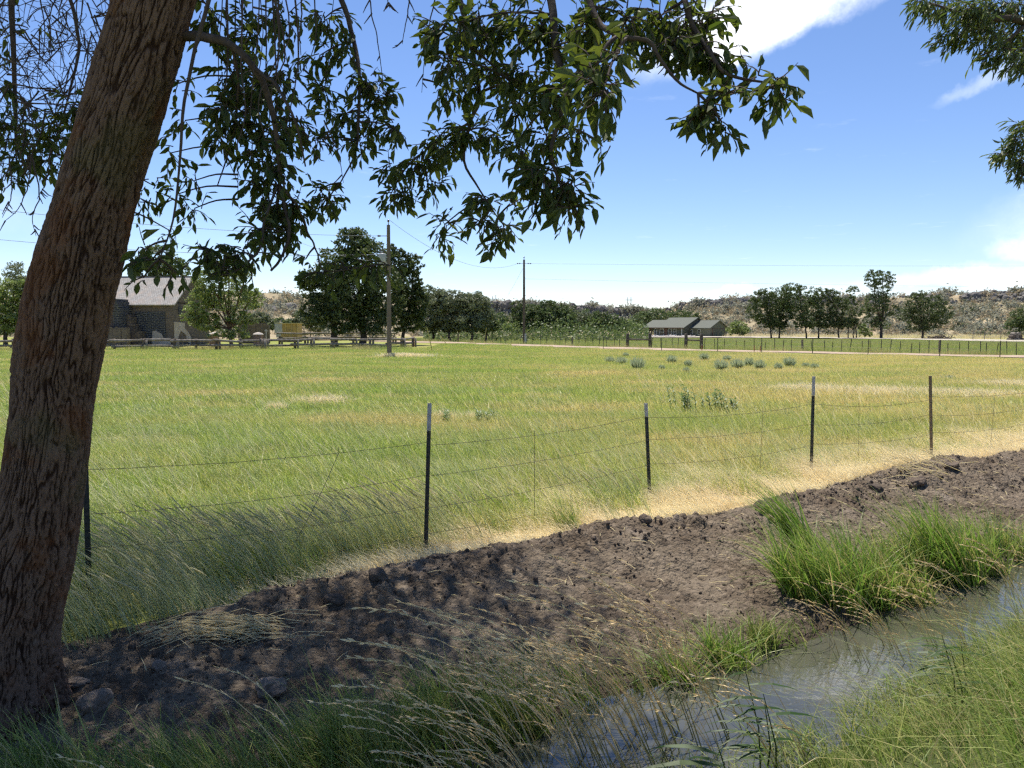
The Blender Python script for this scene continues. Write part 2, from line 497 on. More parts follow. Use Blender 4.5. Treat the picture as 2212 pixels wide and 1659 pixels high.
def outer_ground():
    def axis(lo, hi, c, n):
        t = np.linspace(-1, 1, n); k = 6.2
        a = np.sinh(k * t) / math.sinh(k)
        return np.where(a < 0, c + a * (c - lo), c + a * (hi - c))
    xs = np.unique(np.concatenate([axis(-3000, 3000, 0, 150), np.arange(-16, 22, 0.3)]))
    ys = np.unique(np.concatenate([axis(-600, 5000, 20, 150), np.arange(-8, 22, 0.3), np.arange(22, 110, 1.5)]))
    X, Y = np.meshgrid(xs, ys, indexing='ij')
    Z = h_base(X, Y) - 0.03
    s, q = sq(X, Y)
    inside = (s > -7 + 0.55) & (s < 18.5 - 0.55) & (q > -2.5 + 0.55) & (q < 7.6 - 0.55)
    Z = np.where(inside, Z - 0.8, Z)
    n = len(ys)
    V = np.stack([X, Y, Z], -1).reshape(-1, 3)
    i = np.arange(len(xs) - 1)[:, None] * n; j = np.arange(n - 1)[None, :]
    F = np.stack([i + j, i + n + j, i + n + j + 1, i + j + 1], -1).reshape(-1, 4)
    o = link('ground', np_mesh('ground', V, F, True, None, [M_OUT])); o['kind'] = 'structure'
def make_out():
    t = NT('far_ground'); p = t.pos()
    big = t.noise(p, 0.05, 5, 0.6); med = t.noise(p, 0.5, 6, 0.6); fine = t.noise(p, 9.0, 5, 0.7)
    sx = t.n('ShaderNodeSeparateXYZ'); t.L.new(p, sx.inputs[0])
    pas = t.mix(t.ss(big, 0.36, 0.60), (0.20, 0.24, 0.05), (0.29, 0.27, 0.080))
    pas = t.mix(t.math('MULTIPLY', t.ss(med, 0.5, 0.75), 0.7), pas, (0.40, 0.33, 0.15))
    dry = t.mix(t.ss(med, 0.4, 0.7), (0.33, 0.26, 0.15), (0.19, 0.155, 0.095))
    col = t.mix(t.ss(t.math('ADD', sx.outputs['Y'], t.math('MULTIPLY', med, 30)), 210, 240), pas, dry)
    col = t.mix(t.math('MULTIPLY', t.ss(fine, 0.5, 0.8), 0.4), col, (0.06, 0.065, 0.02))
    return t.done(t.principled(col, 0.95, t.bump(fine, 0.5, 0.06), 0.1))
M_OUT = make_out()
outer_ground()

# --- ditch water
def water():
    t = NT('ditch_water'); p = t.pos()
    n1 = t.noise(t.scale(p, (1, 1, 1)), 5.0, 4, 0.55, 0.6); n2 = t.noise(p, 23.0, 3, 0.5)
    hh = t.math('ADD', n1, t.math('MULTIPLY', n2, 0.25))
    silt = t.mix(t.ss(t.noise(p, 1.1, 3), 0.35, 0.65), (0.055, 0.055, 0.040), (0.085, 0.082, 0.062))
    m = t.done(t.principled(silt, 0.02, t.bump(hh, 0.10, 0.02), 0.9))
    S = np.linspace(-7, 18.5, 120); V = []; F = []
    for i, s in enumerate(S):
        for q in (float(near_edge(s)) - 0.25, 3.1, float(far_edge(s)) + 0.12):
            x, y = xy(s, q); V.append((x, y, WATER_Z))
    for i in range(len(S) - 1):
        for k in range(2): F.append((3 * i + k, 3 * i + 3 + k, 3 * i + 4 + k, 3 * i + 1 + k))
    o = link('water', np_mesh('water', V, np.array(F), True, None, [m])); o['kind'] = 'structure'
water()

# --- dirt road with two gravel wheel tracks, pale drive in front of the far house
def ribbon(name, pts, width, mat, lift, n=160, rag=0.3):
    pts = np.array(pts, float); d = np.concatenate([[0], np.cumsum(np.linalg.norm(np.diff(pts, axis=0), axis=1))])
    tt = np.linspace(0, d[-1], n)
    P = np.stack([np.interp(tt, d, pts[:, 0]), np.interp(tt, d, pts[:, 1])], 1)
    k = max(3, n // 14)
    for _ in range(3):
        Q = P.copy(); Q[1:-1] = (P[:-2] + 2 * P[1:-1] + P[2:]) / 4; P = Q
    T = np.gradient(P, axis=0); T /= np.linalg.norm(T, axis=1)[:, None]
    Nn = np.stack([-T[:, 1], T[:, 0]], 1)
    W = np.broadcast_to(np.asarray(width, float), (n,))
    V = []; m = 7
    for i in range(n):
        for k in range(m):
            a = (k / (m - 1) - 0.5) * W[i]
            if k in (0, m - 1): a += rag * float(pnoise(tt[i] * 0.4, k * 3.0))
            x, y = P[i] + Nn[i] * a
            z = float(h_base(x, y)) + lift - (0.03 if k in (1, 2, 4, 5) else 0)
            if k in (0, m - 1): z -= 0.05
            V.append((x, y, z))
    i = np.arange(n - 1)[:, None] * m; j = np.arange(m - 1)[None, :]
    F = np.stack([i + j, i + j + 1, i + m + j + 1, i + m + j], -1).reshape(-1, 4)
    o = link(name, np_mesh(name, V, F, True, None, [mat])); o['kind'] = 'structure'
    return o
M_ROAD = simple_mat('road_dirt', (0.42, 0.32, 0.235), (0.33, 0.24, 0.175), 1.3, 0.95, 0.1, 0.3)
M_GRAVEL = simple_mat('pale_gravel', (0.50, 0.44, 0.36), (0.38, 0.33, 0.27), 2.0, 0.95, 0.1, 0.3)
ribbon('road', [(-120, 195), (-60, 150), (-11.6, 99), (10.6, 71), (24.9, 59.5), (35, 52.5), (80, 27), (140, -10)], 4.6, M_ROAD, 0.06, 220)
# ------------------------------------------------------------------ scattering (point cloud + instanced tufts)
def proto_collection(name, meshes):
    col = bpy.data.collections.new(name)
    for i, me in enumerate(meshes):
        o = bpy.data.objects.new('%s_%02d' % (name, i), me); col.objects.link(o)
    return col
def scatter(name, P, rot, scl, idx, col, tint=None, parent=None):
    n = len(P)
    me = bpy.data.meshes.new(name)
    me.vertices.add(n); me.vertices.foreach_set('co', np.asarray(P, np.float32).ravel())
    a = me.attributes.new('rot', 'FLOAT_VECTOR', 'POINT'); a.data.foreach_set('vector', np.asarray(rot, np.float32).ravel())
    scl = np.asarray(scl, np.float32)
    if scl.ndim == 1: scl = np.repeat(scl[:, None], 3, 1)
    a = me.attributes.new('scl', 'FLOAT_VECTOR', 'POINT'); a.data.foreach_set('vector', scl.ravel())
    a = me.attributes.new('idx', 'INT', 'POINT'); a.data.foreach_set('value', np.asarray(idx, np.int32))
    a = me.attributes.new('tint', 'FLOAT', 'POINT'); a.data.foreach_set('value', np.asarray(tint if tint is not None else np.zeros(n), np.float32))
    me.update()
    o = link(name, me, parent)
    g = bpy.data.node_groups.new(name + '_scatter', 'GeometryNodeTree')
    g.interface.new_socket('Geometry', in_out='INPUT', socket_type='NodeSocketGeometry')
    g.interface.new_socket('Geometry', in_out='OUTPUT', socket_type='NodeSocketGeometry')
    gi = g.nodes.new('NodeGroupInput'); go = g.nodes.new('NodeGroupOutput')
    ip = g.nodes.new('GeometryNodeInstanceOnPoints'); ci = g.nodes.new('GeometryNodeCollectionInfo')
    ci.inputs['Collection'].default_value = col; ci.inputs['Separate Children'].default_value = True; ci.inputs['Reset Children'].default_value = True
    ip.inputs['Pick Instance'].default_value = True
    def na(nm, typ):
        q = g.nodes.new('GeometryNodeInputNamedAttribute'); q.data_type = typ; q.inputs['Name'].default_value = nm
        return next(s for s in q.outputs if s.enabled and s.name == 'Attribute')
    g.links.new(gi.outputs[0], ip.inputs['Points']); g.links.new(ci.outputs[0], ip.inputs['Instance'])
    g.links.new(na('idx', 'INT'), ip.inputs['Instance Index'])
    g.links.new(na('rot', 'FLOAT_VECTOR'), ip.inputs['Rotation'])
    g.links.new(na('scl', 'FLOAT_VECTOR'), ip.inputs['Scale'])
    g.links.new(ip.outputs[0], go.inputs[0])
    m = o.modifiers.new('scatter', 'NODES'); m.node_group = g
    return o

def blades(n, radius, hmin, hmax, width, lean=0.5, wind=(0, 0), segs=3, curl=0.5, power=0.5, base=None, seed=None):
    """n curved grass blades; returns V, [quads, tris], attrs"""
    r = np.random.default_rng(seed) if seed is not None else rng
    if base is None:
        a = r.uniform(0, 2 * math.pi, n); rr = radius * r.uniform(0, 1, n) ** power
        B = np.stack([rr * np.cos(a), rr * np.sin(a), np.zeros(n)], 1)
    else: B = np.asarray(base); n = len(B)
    L = r.uniform(0, 1, n) * (np.asarray(hmax) - hmin) + hmin
    az = r.uniform(0, 2 * math.pi, n); ln = np.abs(r.normal(0, lean, n))
    D = np.stack([np.cos(az) * ln + wind[0], np.sin(az) * ln + wind[1]], 1)          # horizontal bend
    w = width * r.uniform(0.6, 1.3, n)
    fa = r.uniform(0, 2 * math.pi, n); side = np.stack([np.cos(fa), np.sin(fa), np.zeros(n)], 1)
    V = []; T = np.linspace(0, 1, segs + 1)
    cc = r.uniform(0, 1, n)
    for k, t in enumerate(T):
        bend = t * 0.45 + curl * t * t
        hz = np.sqrt(np.maximum(0.05, 1 - np.minimum(0.9, (np.linalg.norm(D, axis=1) * t * 0.75) ** 2)))
        c = B + np.concatenate([D * (L * bend)[:, None], (L * t * hz)[:, None]], 1)
        ww = w * (1 - t ** 1.6) * (1.0 if k else 0.7)
        if k < segs: V += [c - side * ww[:, None] / 2, c + side * ww[:, None] / 2]
        else: V.append(c)
    V = np.stack(V, 1)                       # n, 2*segs+1, 3
    m = 2 * segs + 1; o = np.arange(n)[:, None] * m
    Q = np.concatenate([o + np.array([[2 * k, 2 * k + 1, 2 * k + 3, 2 * k + 2]]) for k in range(segs - 1)]) if segs > 1 else np.zeros((0, 4), int)
    Tr = o + np.array([[2 * segs - 2, 2 * segs - 1, 2 * segs]])
    tt = np.repeat(T[None, :], n, 0); hh_ = np.concatenate([np.repeat(tt[:, :segs], 2, 1), tt[:, segs:]], 1)
    return V.reshape(-1, 3), [Q, Tr], {'rnd': np.repeat(cc, m), 'hgt': hh_.ravel()}
def tuft(name, mat, **kw):
    V, F, A = blades(**kw)
    return np_mesh(name, V, F, False, A, [mat])

def grass_mat(name, g1, g2, straw, trans=0.45, tip=0.5, gloss=0.03, field=False):
    t = NT(name)
    rnd = t.attr('rnd'); hgt = t.attr('hgt')
    col = t.mix(rnd, g1, g2)
    if field:
        p = t.pos()
        st = t.scale(p, (0.11, 0.24, 0.0))
        n1 = t.noise(st, 1.0, 5, 0.6); n2 = t.noise(t.scale(p, (0.19, 0.42, 0.0)), 1.0, 3, 0.5); n3 = t.noise(t.scale(p, (0.55, 0.8, 0)), 1.0, 4, 0.6)
        sx = t.n('ShaderNodeSeparateXYZ'); t.L.new(p, sx.inputs[0])
        # drier stand to the east and along the near side, greener in the wet west end
        east = t.ss(t.math('SUBTRACT', sx.outputs['X'], t.math('MULTIPLY', sx.outputs['Y'], 0.12)), -7.0, 10.0)
        tint = t.math('ADD', t.math('MULTIPLY', t.ss(n1, 0.36, 0.66), 0.60), t.math('MULTIPLY', t.ss(n2, 0.53, 0.63), 0.55))
        tint = t.math('ADD', tint, t.math('MULTIPLY', east, 0.56))
        tint = t.math('SUBTRACT', tint, 0.14)
        blue = t.math('MULTIPLY', t.ss(n3, 0.55, 0.68), 0.55)
        col = t.mix(blue, col, (0.24, 0.33, 0.13))
        n4 = t.noise(t.scale(p, (0.30, 0.62, 0)), 1.3, 4, 0.6)
        col = t.mix(t.math('MULTIPLY', t.ss(n4, 0.54, 0.66), 0.75), col, (0.12, 0.215, 0.025))
    else:
        tint = t.attr('tint')
    k = t.math('ADD', tint, t.math('MULTIPLY', t.math('SUBTRACT', rnd, 0.5), 0.7), clamp=True)
    col = t.mix(k, col, straw)
    col = t.mix(t.math('MULTIPLY', hgt, tip), col, tuple(min(1, x * 1.4) for x in straw))
    return t.done(t.leafy(col, trans, gloss))
M_FGRASS = grass_mat('meadow_grass', (0.165, 0.31, 0.022), (0.44, 0.55, 0.10), (0.70, 0.57, 0.23), 0.50, 0.18, 0.08, True)
M_PGRASS = grass_mat('paddock_grass', (0.19, 0.30, 0.050), (0.29, 0.37, 0.085), (0.52, 0.44, 0.21), 0.45, 0.15)
M_STRAW = grass_mat('straw_grass', (0.76, 0.65, 0.37), (0.92, 0.82, 0.54), (0.82, 0.66, 0.40), 0.42, 0.2)
M_BGRASS = grass_mat('bank_grass', (0.085, 0.175, 0.020), (0.27, 0.37, 0.060), (0.52, 0.43, 0.20), 0.45, 0.08, 0.04)
M_TGRASS = grass_mat('tall_grass', (0.22, 0.32, 0.085), (0.42, 0.50, 0.20), (0.66, 0.58, 0.34), 0.45, 0.32, 0.05)
M_VGRASS = grass_mat('vivid_grass', (0.075, 0.20, 0.014), (0.26, 0.42, 0.045), (0.50, 0.41, 0.16), 0.48, 0.10, 0.07)
def wind_rot(n, spread=0.6):
    return np.stack([np.zeros(n), np.zeros(n), rng.normal(0, spread, n)], 1)
def in_view(x, y, pad=0.06):
    return np.abs(x) < (0.666 + pad) * y + 0.6
def stuff(name, V, F, A, mat, label, tint=None):
    if tint is not None: A['tint'] = np.repeat(tint, len(V) // len(tint))
    o = link(name, np_mesh(name, V, F, False, A, [mat]))
    return tag(o, label, 'grass', kind='stuff')

def tile_mesh(name, mat, size, n, hmin, hmax, width, seed, segs=2, lean=0.45, patch=0.35):
    r = np.random.default_rng(seed)
    B = np.stack([r.uniform(-0.5, 0.5, n) * size, r.uniform(-0.5, 0.5, n) * size, np.zeros(n)], 1)
    k = 1 + patch * pnoise(B[:, 0] * 7 / size + seed * 3.7, B[:, 1] * 7 / size)
    V, F, A = blades(n, 0, hmin * k, hmax * k, width, lean, (-0.38, 0.0), segs, 0.6, base=B, seed=seed + 7777)
    A['tint'] = np.clip(0.25 + 0.5 * pnoise(B[:, 0] / size * 5 + seed, B[:, 1] / size * 5, 4.0), 0, 1).repeat(len(V) // n)
    return np_mesh(name, V, F, False, A, [mat])
def lay_tiles(name, col, nv, size, ok, x0, x1, y0, y1, dz, zs=(0.96, 1.05)):
    X, Y = np.meshgrid(np.arange(x0, x1, size), np.arange(y0, y1, size), indexing='ij')
    x, y = X.ravel(), Y.ravel(); m = ok(x, y); x, y = x[m], y[m]; n = len(x)
    P = np.stack([x, y, h(x, y, False) + dz], 1)
    scl = np.stack([np.ones(n), np.ones(n), rng.uniform(zs[0], zs[1], n)], 1)
    return scatter(name, P, np.zeros((n, 3)), scl, rng.integers(0, nv, n), col)

def meadow():
    c1 = proto_collection('meadow_tile', [tile_mesh('meadow_tile', M_FGRASS, 0.8, 820, 0.10, 0.34, 0.0115, 20 + i, 3, 0.55) for i in range(8)])
    o = lay_tiles('meadow_grass', c1, 8, 0.8, lambda x, y: in_view(x, y, 0.10) & (sq(x, y)[1] > 6.55), -14, 15, 5, 17.4, -0.02)
    tag(o, 'green and straw meadow grass filling the field behind the wire fence', 'grass', kind='stuff')
    c2 = proto_collection('mid_meadow_tile', [tile_mesh('mid_meadow_tile', M_FGRASS, 2.0, 2000, 0.09, 0.28, 0.021, 40 + i, 2) for i in range(8)])
    o = lay_tiles('mid_meadow_grass', c2, 8, 2.0, lambda x, y: in_view(x, y, 0.05) & (y > 17.9) & (y < 36.2), -27, 28, 16.4, 36, -0.03)
    tag(o, 'meadow grass in the middle of the field beyond the fence posts', 'grass', kind='stuff')
    c3 = proto_collection('far_meadow_tile', [tile_mesh('far_meadow_tile', M_FGRASS, 4.0, 3600, 0.08, 0.22, 0.028, 50 + i, 1) for i in range(8)])
    o = lay_tiles('distant_meadow_grass', c3, 8, 4.0, lambda x, y: in_view(x, y, 0.03) & (y < road_y(x) - 4.5) & ((y < 70) | (x > -10)), -62, 66, 37.6, 100, -0.04)
    tag(o, 'far meadow grass reaching to the dirt road and the log rail fence', 'grass', kind='stuff')
    c4 = proto_collection('paddock_tile', [tile_mesh('paddock_tile', M_PGRASS, 6.0, 3600, 0.12, 0.32, 0.05, 60 + i, 1) for i in range(6)])
    o = lay_tiles('paddock_grass', c4, 6, 6.0, lambda x, y: (x > -0.14 * y) & (x < 0.72 * y) & (y > road_y(x) + 6.0) & (y < 178 - 0.9 * np.maximum(x - 35, 0)), -40, 140, 50, 186, -0.05, (0.9, 1.1))
    tag(o, 'green paddock grass between the dirt road and the far house', 'grass', kind='stuff')
    # rough verge of weeds and dry stems behind the road and under the rail fence
    n = 26000
    x = rng.uniform(-16, 62, n); y = road_y(x) + 2.9 + np.abs(rng.normal(0, 1.4, n))
    x2 = rng.uniform(-50, -9, 16000); y2 = 67.0 + rng.normal(0, 1.2, 16000) + 0.05 * (x2 + 30)
    x = np.concatenate([x, x2]); y = np.concatenate([y, y2]); n = len(x)
    ok = rng.uniform(0, 1, n) < sstep(pnoise(x / 3.0, y / 3.0, 4.0), -0.25, 0.3); x, y = x[ok], y[ok]; n = len(x)
    B = np.stack([x, y, h(x, y, False) - 0.03], 1)
    V, F, A = blades(n, 0, 0.2, 0.62, 0.035, 0.35, (-0.2, 0), 1, 0.5, base=B, seed=5)
    stuff('verge_weeds', V, F, A, M_PGRASS, 'weedy verge behind the dirt road and under the log rails', np.clip(rng.normal(0.5, 0.3, n) + pnoise(x / 4, y / 4), 0, 1))
meadow()

def stands():
    n = 60000
    y = 1.0 / rng.uniform(1 / 26.0, 1 / 7.0, n); x = rng.uniform(-0.70, 0.70, n) * y
    k = fbm(x / 1.9, y / 1.1, 21.0, 3, 0.55); big = pnoise(x / 6.0, y / 4.0, 2.5)
    ok = (sq(x, y)[1] > 6.7) & (k + 0.5 * big > 0.22); x, y, k = x[ok], y[ok], k[ok]; n = len(x)
    B = np.stack([x, y, h(x, y, False) - 0.02], 1)
    V, F, A = blades(n, 0, 0.20, 0.48, 0.0045 + 0.0005 * y, 0.35, (-0.45, 0), 3, 0.8, base=B, seed=701)
    stuff('grass_stands', V, F, A, M_TGRASS, 'taller blue-green grass stands scattered over the meadow', np.clip(rng.normal(0.0, 0.15, n), 0, 1))
    # thin dry seed stems standing through the meadow
    n = 9000
    y = 1.0 / rng.uniform(1 / 30.0, 1 / 6.5, n); x = rng.uniform(-0.70, 0.70, n) * y
    ok = (sq(x, y)[1] > 6.7) & (rng.uniform(0, 1, n) < 0.25 + 0.75 * sstep(pnoise(x / 2.0, y / 2.0, 44.0), -0.1, 0.3)); x, y = x[ok], y[ok]; n = len(x)
    B = np.stack([x, y, h(x, y, False) - 0.02], 1)
    V, F, A = blades(n, 0, 0.30, 0.62, 0.0022 + 0.0005 * y, 0.25, (-0.45, 0), 3, 0.9, base=B, seed=703)
    stuff('meadow_seed_stems', V, F, A, M_STRAW, 'thin dry seed stems standing through the meadow grass', rng.uniform(0, 0.8, n))
    # worn straw-coloured spots
    pts = []
    for (u, v, ru, D) in ((1030, 915, 45, 16.8), (965, 912, 25, 16.9), (880, 768, 55, 52), (600, 893, 20, 19), (1900, 850, 120, 24), (2100, 860, 120, 23), (700, 870, 60, 21), (2200, 835, 90, 27), (1750, 845, 90, 25)):
        m = int(1500 * (ru * D / FPX) ** 0.8); c = at(u, v, D); rr = ru * D / FPX
        pts.append(np.stack([c[0] + rng.normal(0, 0.5, m) * rr, D + rng.normal(0, 0.5, m) * rr * 0.7, np.full(m, D)], 1))
    P = np.concatenate(pts); x, y, dd = P.T; n = len(x)
    B = np.stack([x, y, h(x, y, False) - 0.01], 1)
    V, F, A = blades(n, 0, 0.12, 0.34, 0.0035 + 0.0007 * dd, 0.7, (-0.3, 0), 2, 0.8, base=B, seed=702)
    stuff('dry_grass_spots', V, F, A, M_STRAW, 'bleached dry grass spots in the green meadow', rng.uniform(0, 0.6, n))
stands()

def fence_line_grass():
    # matted straw grass between the berm and the fence
    n = 90000
    s = rng.uniform(1.0, 17, n); q = rng.uniform(5.6, 8.0, n)
    x0_, y0_ = xy(s, q)
    hi = 6.55 + 0.50 * sstep(s, 3.0, 6) + 0.35 * pnoise(s * 0.7, 5.0) + 0.7 * pnoise(s * 2.3, q * 1.3, 2.0)
    lo = 5.70 + 0.13 * pnoise(s * 1.3, 9.0)
    clumpy = sstep(pnoise(s * 2.2, q * 2.2, 8.0), -0.45, 0.25)
    ok = (q > lo) & (q < hi) & (rng.uniform(0, 1, n) < (0.55 + 0.45 * sstep(s, 1.6, 4.0)) * (0.45 + 0.55 * clumpy)) & in_view(x0_, y0_, 0.08)
    s, q = s[ok], q[ok]; x, y = xy(s, q); n = len(x)
    B = np.stack([x, y, h(x, y, False) - 0.02], 1)
    tall = 0.75 + 0.5 * pnoise(s * 1.1, q * 1.1, 3.0) + 0.15 * sstep(s, 6, 10)
    tall *= (0.55 + 0.45 * sstep(q, 5.7, 6.3)) * (0.80 + 0.30 * sstep(s, 3.0, 9.0))
    V, F, A = blades(n, 0, 0.12 * tall, 0.42 * tall, 0.0062, 0.55, (-0.75, 0.1), 3, 1.0, base=B, seed=61)
    stuff('straw_grass', V, F, A, M_STRAW, 'bleached straw grass matted along the wire fence above the berm', np.clip(0.35 + 0.9 * pnoise(s * 0.9, q * 1.5, 6.0), 0, 1))
    # tall grey-green grass at the west end of the fence
    n = 42000
    s = rng.uniform(-4.5, 8.5, n); q = rng.uniform(5.5, 8.3, n); x, y = xy(s, q)
    dens = sstep(s, 5.0, 2.2) * sstep(q, 8.3, 6.9) + 0.06 * sstep(q, 6.3, 6.8) * sstep(q, 7.8, 7.0) + 0.5 * np.exp(-((s - 5.3) / 0.25) ** 2 - ((q - 5.95) / 0.18) ** 2)
    lo = 5.60 + 0.15 * pnoise(s * 1.1, 2.0) + 0.70 * sstep(s, 0.9, 2.2)
    clumpy = sstep(pnoise(s * 1.7, q * 1.7, 18.0), -0.4, 0.3)
    ok = ((q > lo) | (s > 5)) & (rng.uniform(0, 1, n) < dens * (0.25 + 0.75 * clumpy)) & in_view(x, y, 0.1)
    s, q = s[ok], q[ok]; x, y = xy(s, q); n = len(x)
    B = np.stack([x, y, h(x, y, False) - 0.02], 1)
    tall = (0.80 + 0.35 * pnoise(s * 0.8, q * 0.8, 31.0)) * (0.55 + 0.45 * sstep(q, 8.2, 6.6))
    V, F, A = blades(n, 0, 0.25 * tall, 0.74 * tall, 0.0062, 0.26, (-0.55, 0.05), 4, 0.8, base=B, seed=81)
    stuff('tall_fence_grass', V, F, A, M_TGRASS, 'tall grey-green grass leaning beside the big trunk and the fence', np.clip(rng.normal(0.12, 0.15, n) + 0.5 * sstep(pnoise(s * 1.3, q * 1.3, 2.2), 0.1, 0.5), 0, 1))
    # pale seed heads standing over it
    k = rng.choice(n, min(n, 900), replace=False); mb = MB()
    for i in k:
        b = B[i]; L = rng.uniform(0.62, 0.95) * tall[i]; dx, dy = -rng.uniform(0.35, 0.75), rng.normal(0, 0.15)
        T = np.array([0, .35, .65, .78, .9, 1.0])
        pts = np.stack([b[0] + dx * L * (0.45 * T + 0.5 * T ** 2), b[1] + dy * L * T, b[2] + L * (0.95 * T - 0.2 * T ** 3)], 1)
        mb.tube(pts, [0.0018, 0.0016, 0.0018, 0.006, 0.0055, 0.001], 4, False, rnd=rng.uniform(0, 1), hgt=np.repeat(T, 4), tint=0.55)
    o = mb.build('grass_seed_heads', M_TGRASS); tag(o, 'pale seed heads over the tall grass by the left fence post', 'grass', kind='stuff')
fence_line_grass()

def ditch_grass():
    # near bank, the side the camera stands on
    n = 170000
    s = rng.uniform(-3, 13.5, n); q = rng.uniform(0.2, 3.0, n); x, y = xy(s, q)
    dd = np.hypot(x, y)
    clumpy = sstep(pnoise(s * 1.9, q * 1.9, 5.0), -0.35, 0.35)
    ok = (q < near_edge(s) + 0.03) & (dd > 1.5) & (np.abs(x) < 0.78 * y + 0.9)
    ok &= rng.uniform(0, 1, n) < (0.12 + 0.88 * sstep(s, 2.6, 4.2) + 0.5 * sstep(s, 1.0, 0.0)) * (0.10 + 0.90 * sstep(s + 0.9 * (2.6 - q), 3.6, 5.6)) * (0.2 + 0.8 * clumpy) * np.clip(0.35 + 0.65 * (3.0 / dd), 0, 1)
    s, q = s[ok], q[ok]; x, y = xy(s, q); n = len(x)
    B = np.stack([x, y, h(x, y) - 0.02], 1)
    tall = (0.80 + 0.75 * pnoise(s * 1.5, q * 1.5, 9.0)) * (1 - 0.45 * sstep(q, 1.8, 2.6))
    V, F, A = blades(n, 0, 0.12 * tall, 0.72 * tall, 0.0036 + 0.0085 * rng.uniform(0, 1, n) ** 2.5, 0.62, (-0.32, 0.0), 3, 1.0, base=B, seed=111)
    stuff('near_bank_grass', V, F, A, M_BGRASS, 'mixed green grass on the near bank of the ditch', np.clip(rng.normal(0.02, 0.20, n) + 0.55 * sstep(pnoise(s * 2, q * 2, 1.0), 0.05, 0.5) + 0.9 * (rng.uniform(0, 1, n) < 0.07), 0, 1))
    n = 16000
    s = rng.uniform(-1.5, 9, n); q = near_edge(s) - np.abs(rng.normal(0, 0.45, n)) + 0.03; x, y = xy(s, q)
    ok = (np.hypot(x, y) > 2.2) & (rng.uniform(0, 1, n) < 0.25 + 0.75 * sstep(pnoise(s * 2.6, q * 2.6, 41.0), -0.3, 0.3)); s, q, x, y = s[ok], q[ok], x[ok], y[ok]; n = len(x)
    B = np.stack([x, y, h(x, y) - 0.02], 1)
    V, F, A = blades(n, 0, 0.06, 0.26, 0.0075, 0.7, (-0.3, 0.0), 3, 1.0, base=B, seed=118)
    stuff('water_edge_grass', V, F, A, M_BGRASS, 'short grass along the near edge of the ditch water', np.clip(rng.normal(0.1, 0.25, n), 0, 1))
    # far edge of the ditch: a ragged fringe, thick at the west end
    n = 60000
    s = rng.uniform(-3.5, 14, n); q = far_edge(s) + np.abs(rng.normal(0, 0.26, n)) - 0.08; x, y = xy(s, q)
    west = sstep(s, 3.6, 1.9); clumpy = sstep(pnoise(s * 2.4, q * 2.4, 25.0), -0.2, 0.4)
    ok = (rng.uniform(0, 1, n) < (0.05 + 0.95 * west) * (0.2 + 0.8 * clumpy)) & (q < far_edge(s) + 0.15 + 0.55 * west + 0.2 * pnoise(s * 3.0, 4.0))
    s, q = s[ok], q[ok]; x, y = xy(s, q); n = len(x)
    B = np.stack([x, y, h(x, y) - 0.02], 1)
    V, F, A = blades(n, 0, 0.12, 0.48, 0.0085, 0.42, (-0.40, 0.0), 4, 0.9, base=B, seed=112)
    stuff('ditch_edge_grass', V, F, A, M_BGRASS, 'shaded green grass fringing the foot of the dirt berm', np.clip(rng.normal(0.10, 0.18, n), 0, 1))
    # tan grass with nodding seed heads along the water
    t = NT('seed_head'); hgt = t.attr('hgt'); rnd = t.attr('rnd')
    col_ = t.mix(rnd, (0.74, 0.56, 0.29), (0.93, 0.75, 0.43))
    col_ = t.mix(t.ss(hgt, 0.0, 0.45), (0.22, 0.24, 0.09), col_)
    m_seed = t.done(t.leafy(col_, 0.3, 0.03))
    pr = []
    for i in range(8):
        r = np.random.default_rng(300 + i); mb = MB()
        for k in range(3):
            L = r.uniform(0.70, 1.20); b = np.array([r.normal(0, 0.06), r.normal(0, 0.06), 0])
            dx, dy = -r.uniform(0.45, 0.85), r.normal(0.05, 0.18)
            T = np.linspace(0, 1, 9)
            pts = np.stack([b[0] + dx * L * (0.55 * T + 0.40 * T ** 3), b[1] + dy * L * T, L * (0.92 * T - 0.22 * T ** 4)], 1)
            c = r.uniform(0, 1)
            mb.tube(pts, np.linspace(0.0038, 0.0020, 9), 3, False, rnd=c, hgt=np.repeat(T, 3))
            for j in range(20):            # spikelets along the last third
                tj = r.uniform(0.68, 1.0); p = np.array([np.interp(tj, T, pts[:, a]) for a in range(3)])
                p2 = np.array([np.interp(min(1, tj + 0.08), T, pts[:, a]) for a in range(3)]); d = (p2 - p) / (np.linalg.norm(p2 - p) + 1e-6)
                if tj > 0.93: d = (pts[-1] - pts[-2]) / np.linalg.norm(pts[-1] - pts[-2])
                d = d + r.normal(0, 0.15, 3); d /= np.linalg.norm(d); l = r.uniform(0.025, 0.055)
                sd = np.cross(d, r.normal(0, 1, 3)); sd /= np.linalg.norm(sd)
                mb.add([p, p + d * l * 0.5 + sd * 0.0042, p + d * l, p + d * l * 0.5 - sd * 0.0042], [[0, 1, 2, 3]], rnd=c, hgt=1.0)
        pr.append(mb.build('seed_stalk', m_seed, me_only=True))
    col = proto_collection('seed_stalk', pr)
    pts = []
    def clump(u, v, sp, n, z=-0.22, ks=1.0):
        n = max(2, int(n * 0.72))
        r_ = ray(u, v); k = (z - CAMZ) / r_[2]
        for _ in range(n): pts.append((r_[0] * k + rng.normal(0, sp), r_[1] * k + rng.normal(0, sp * 0.55), ks))
    clump(1330, 1690, 0.22, 16); clump(1180, 1740, 0.22, 12, ks=0.85); clump(1480, 1600, 0.14, 10); clump(1560, 1480, 0.16, 8, ks=0.8)
    clump(1400, 1590, 0.12, 7, ks=0.9); clump(1270, 1640, 0.14, 8); clump(1650, 1700, 0.2, 4, ks=0.8); clump(1010, 1780, 0.25, 9, ks=0.7)
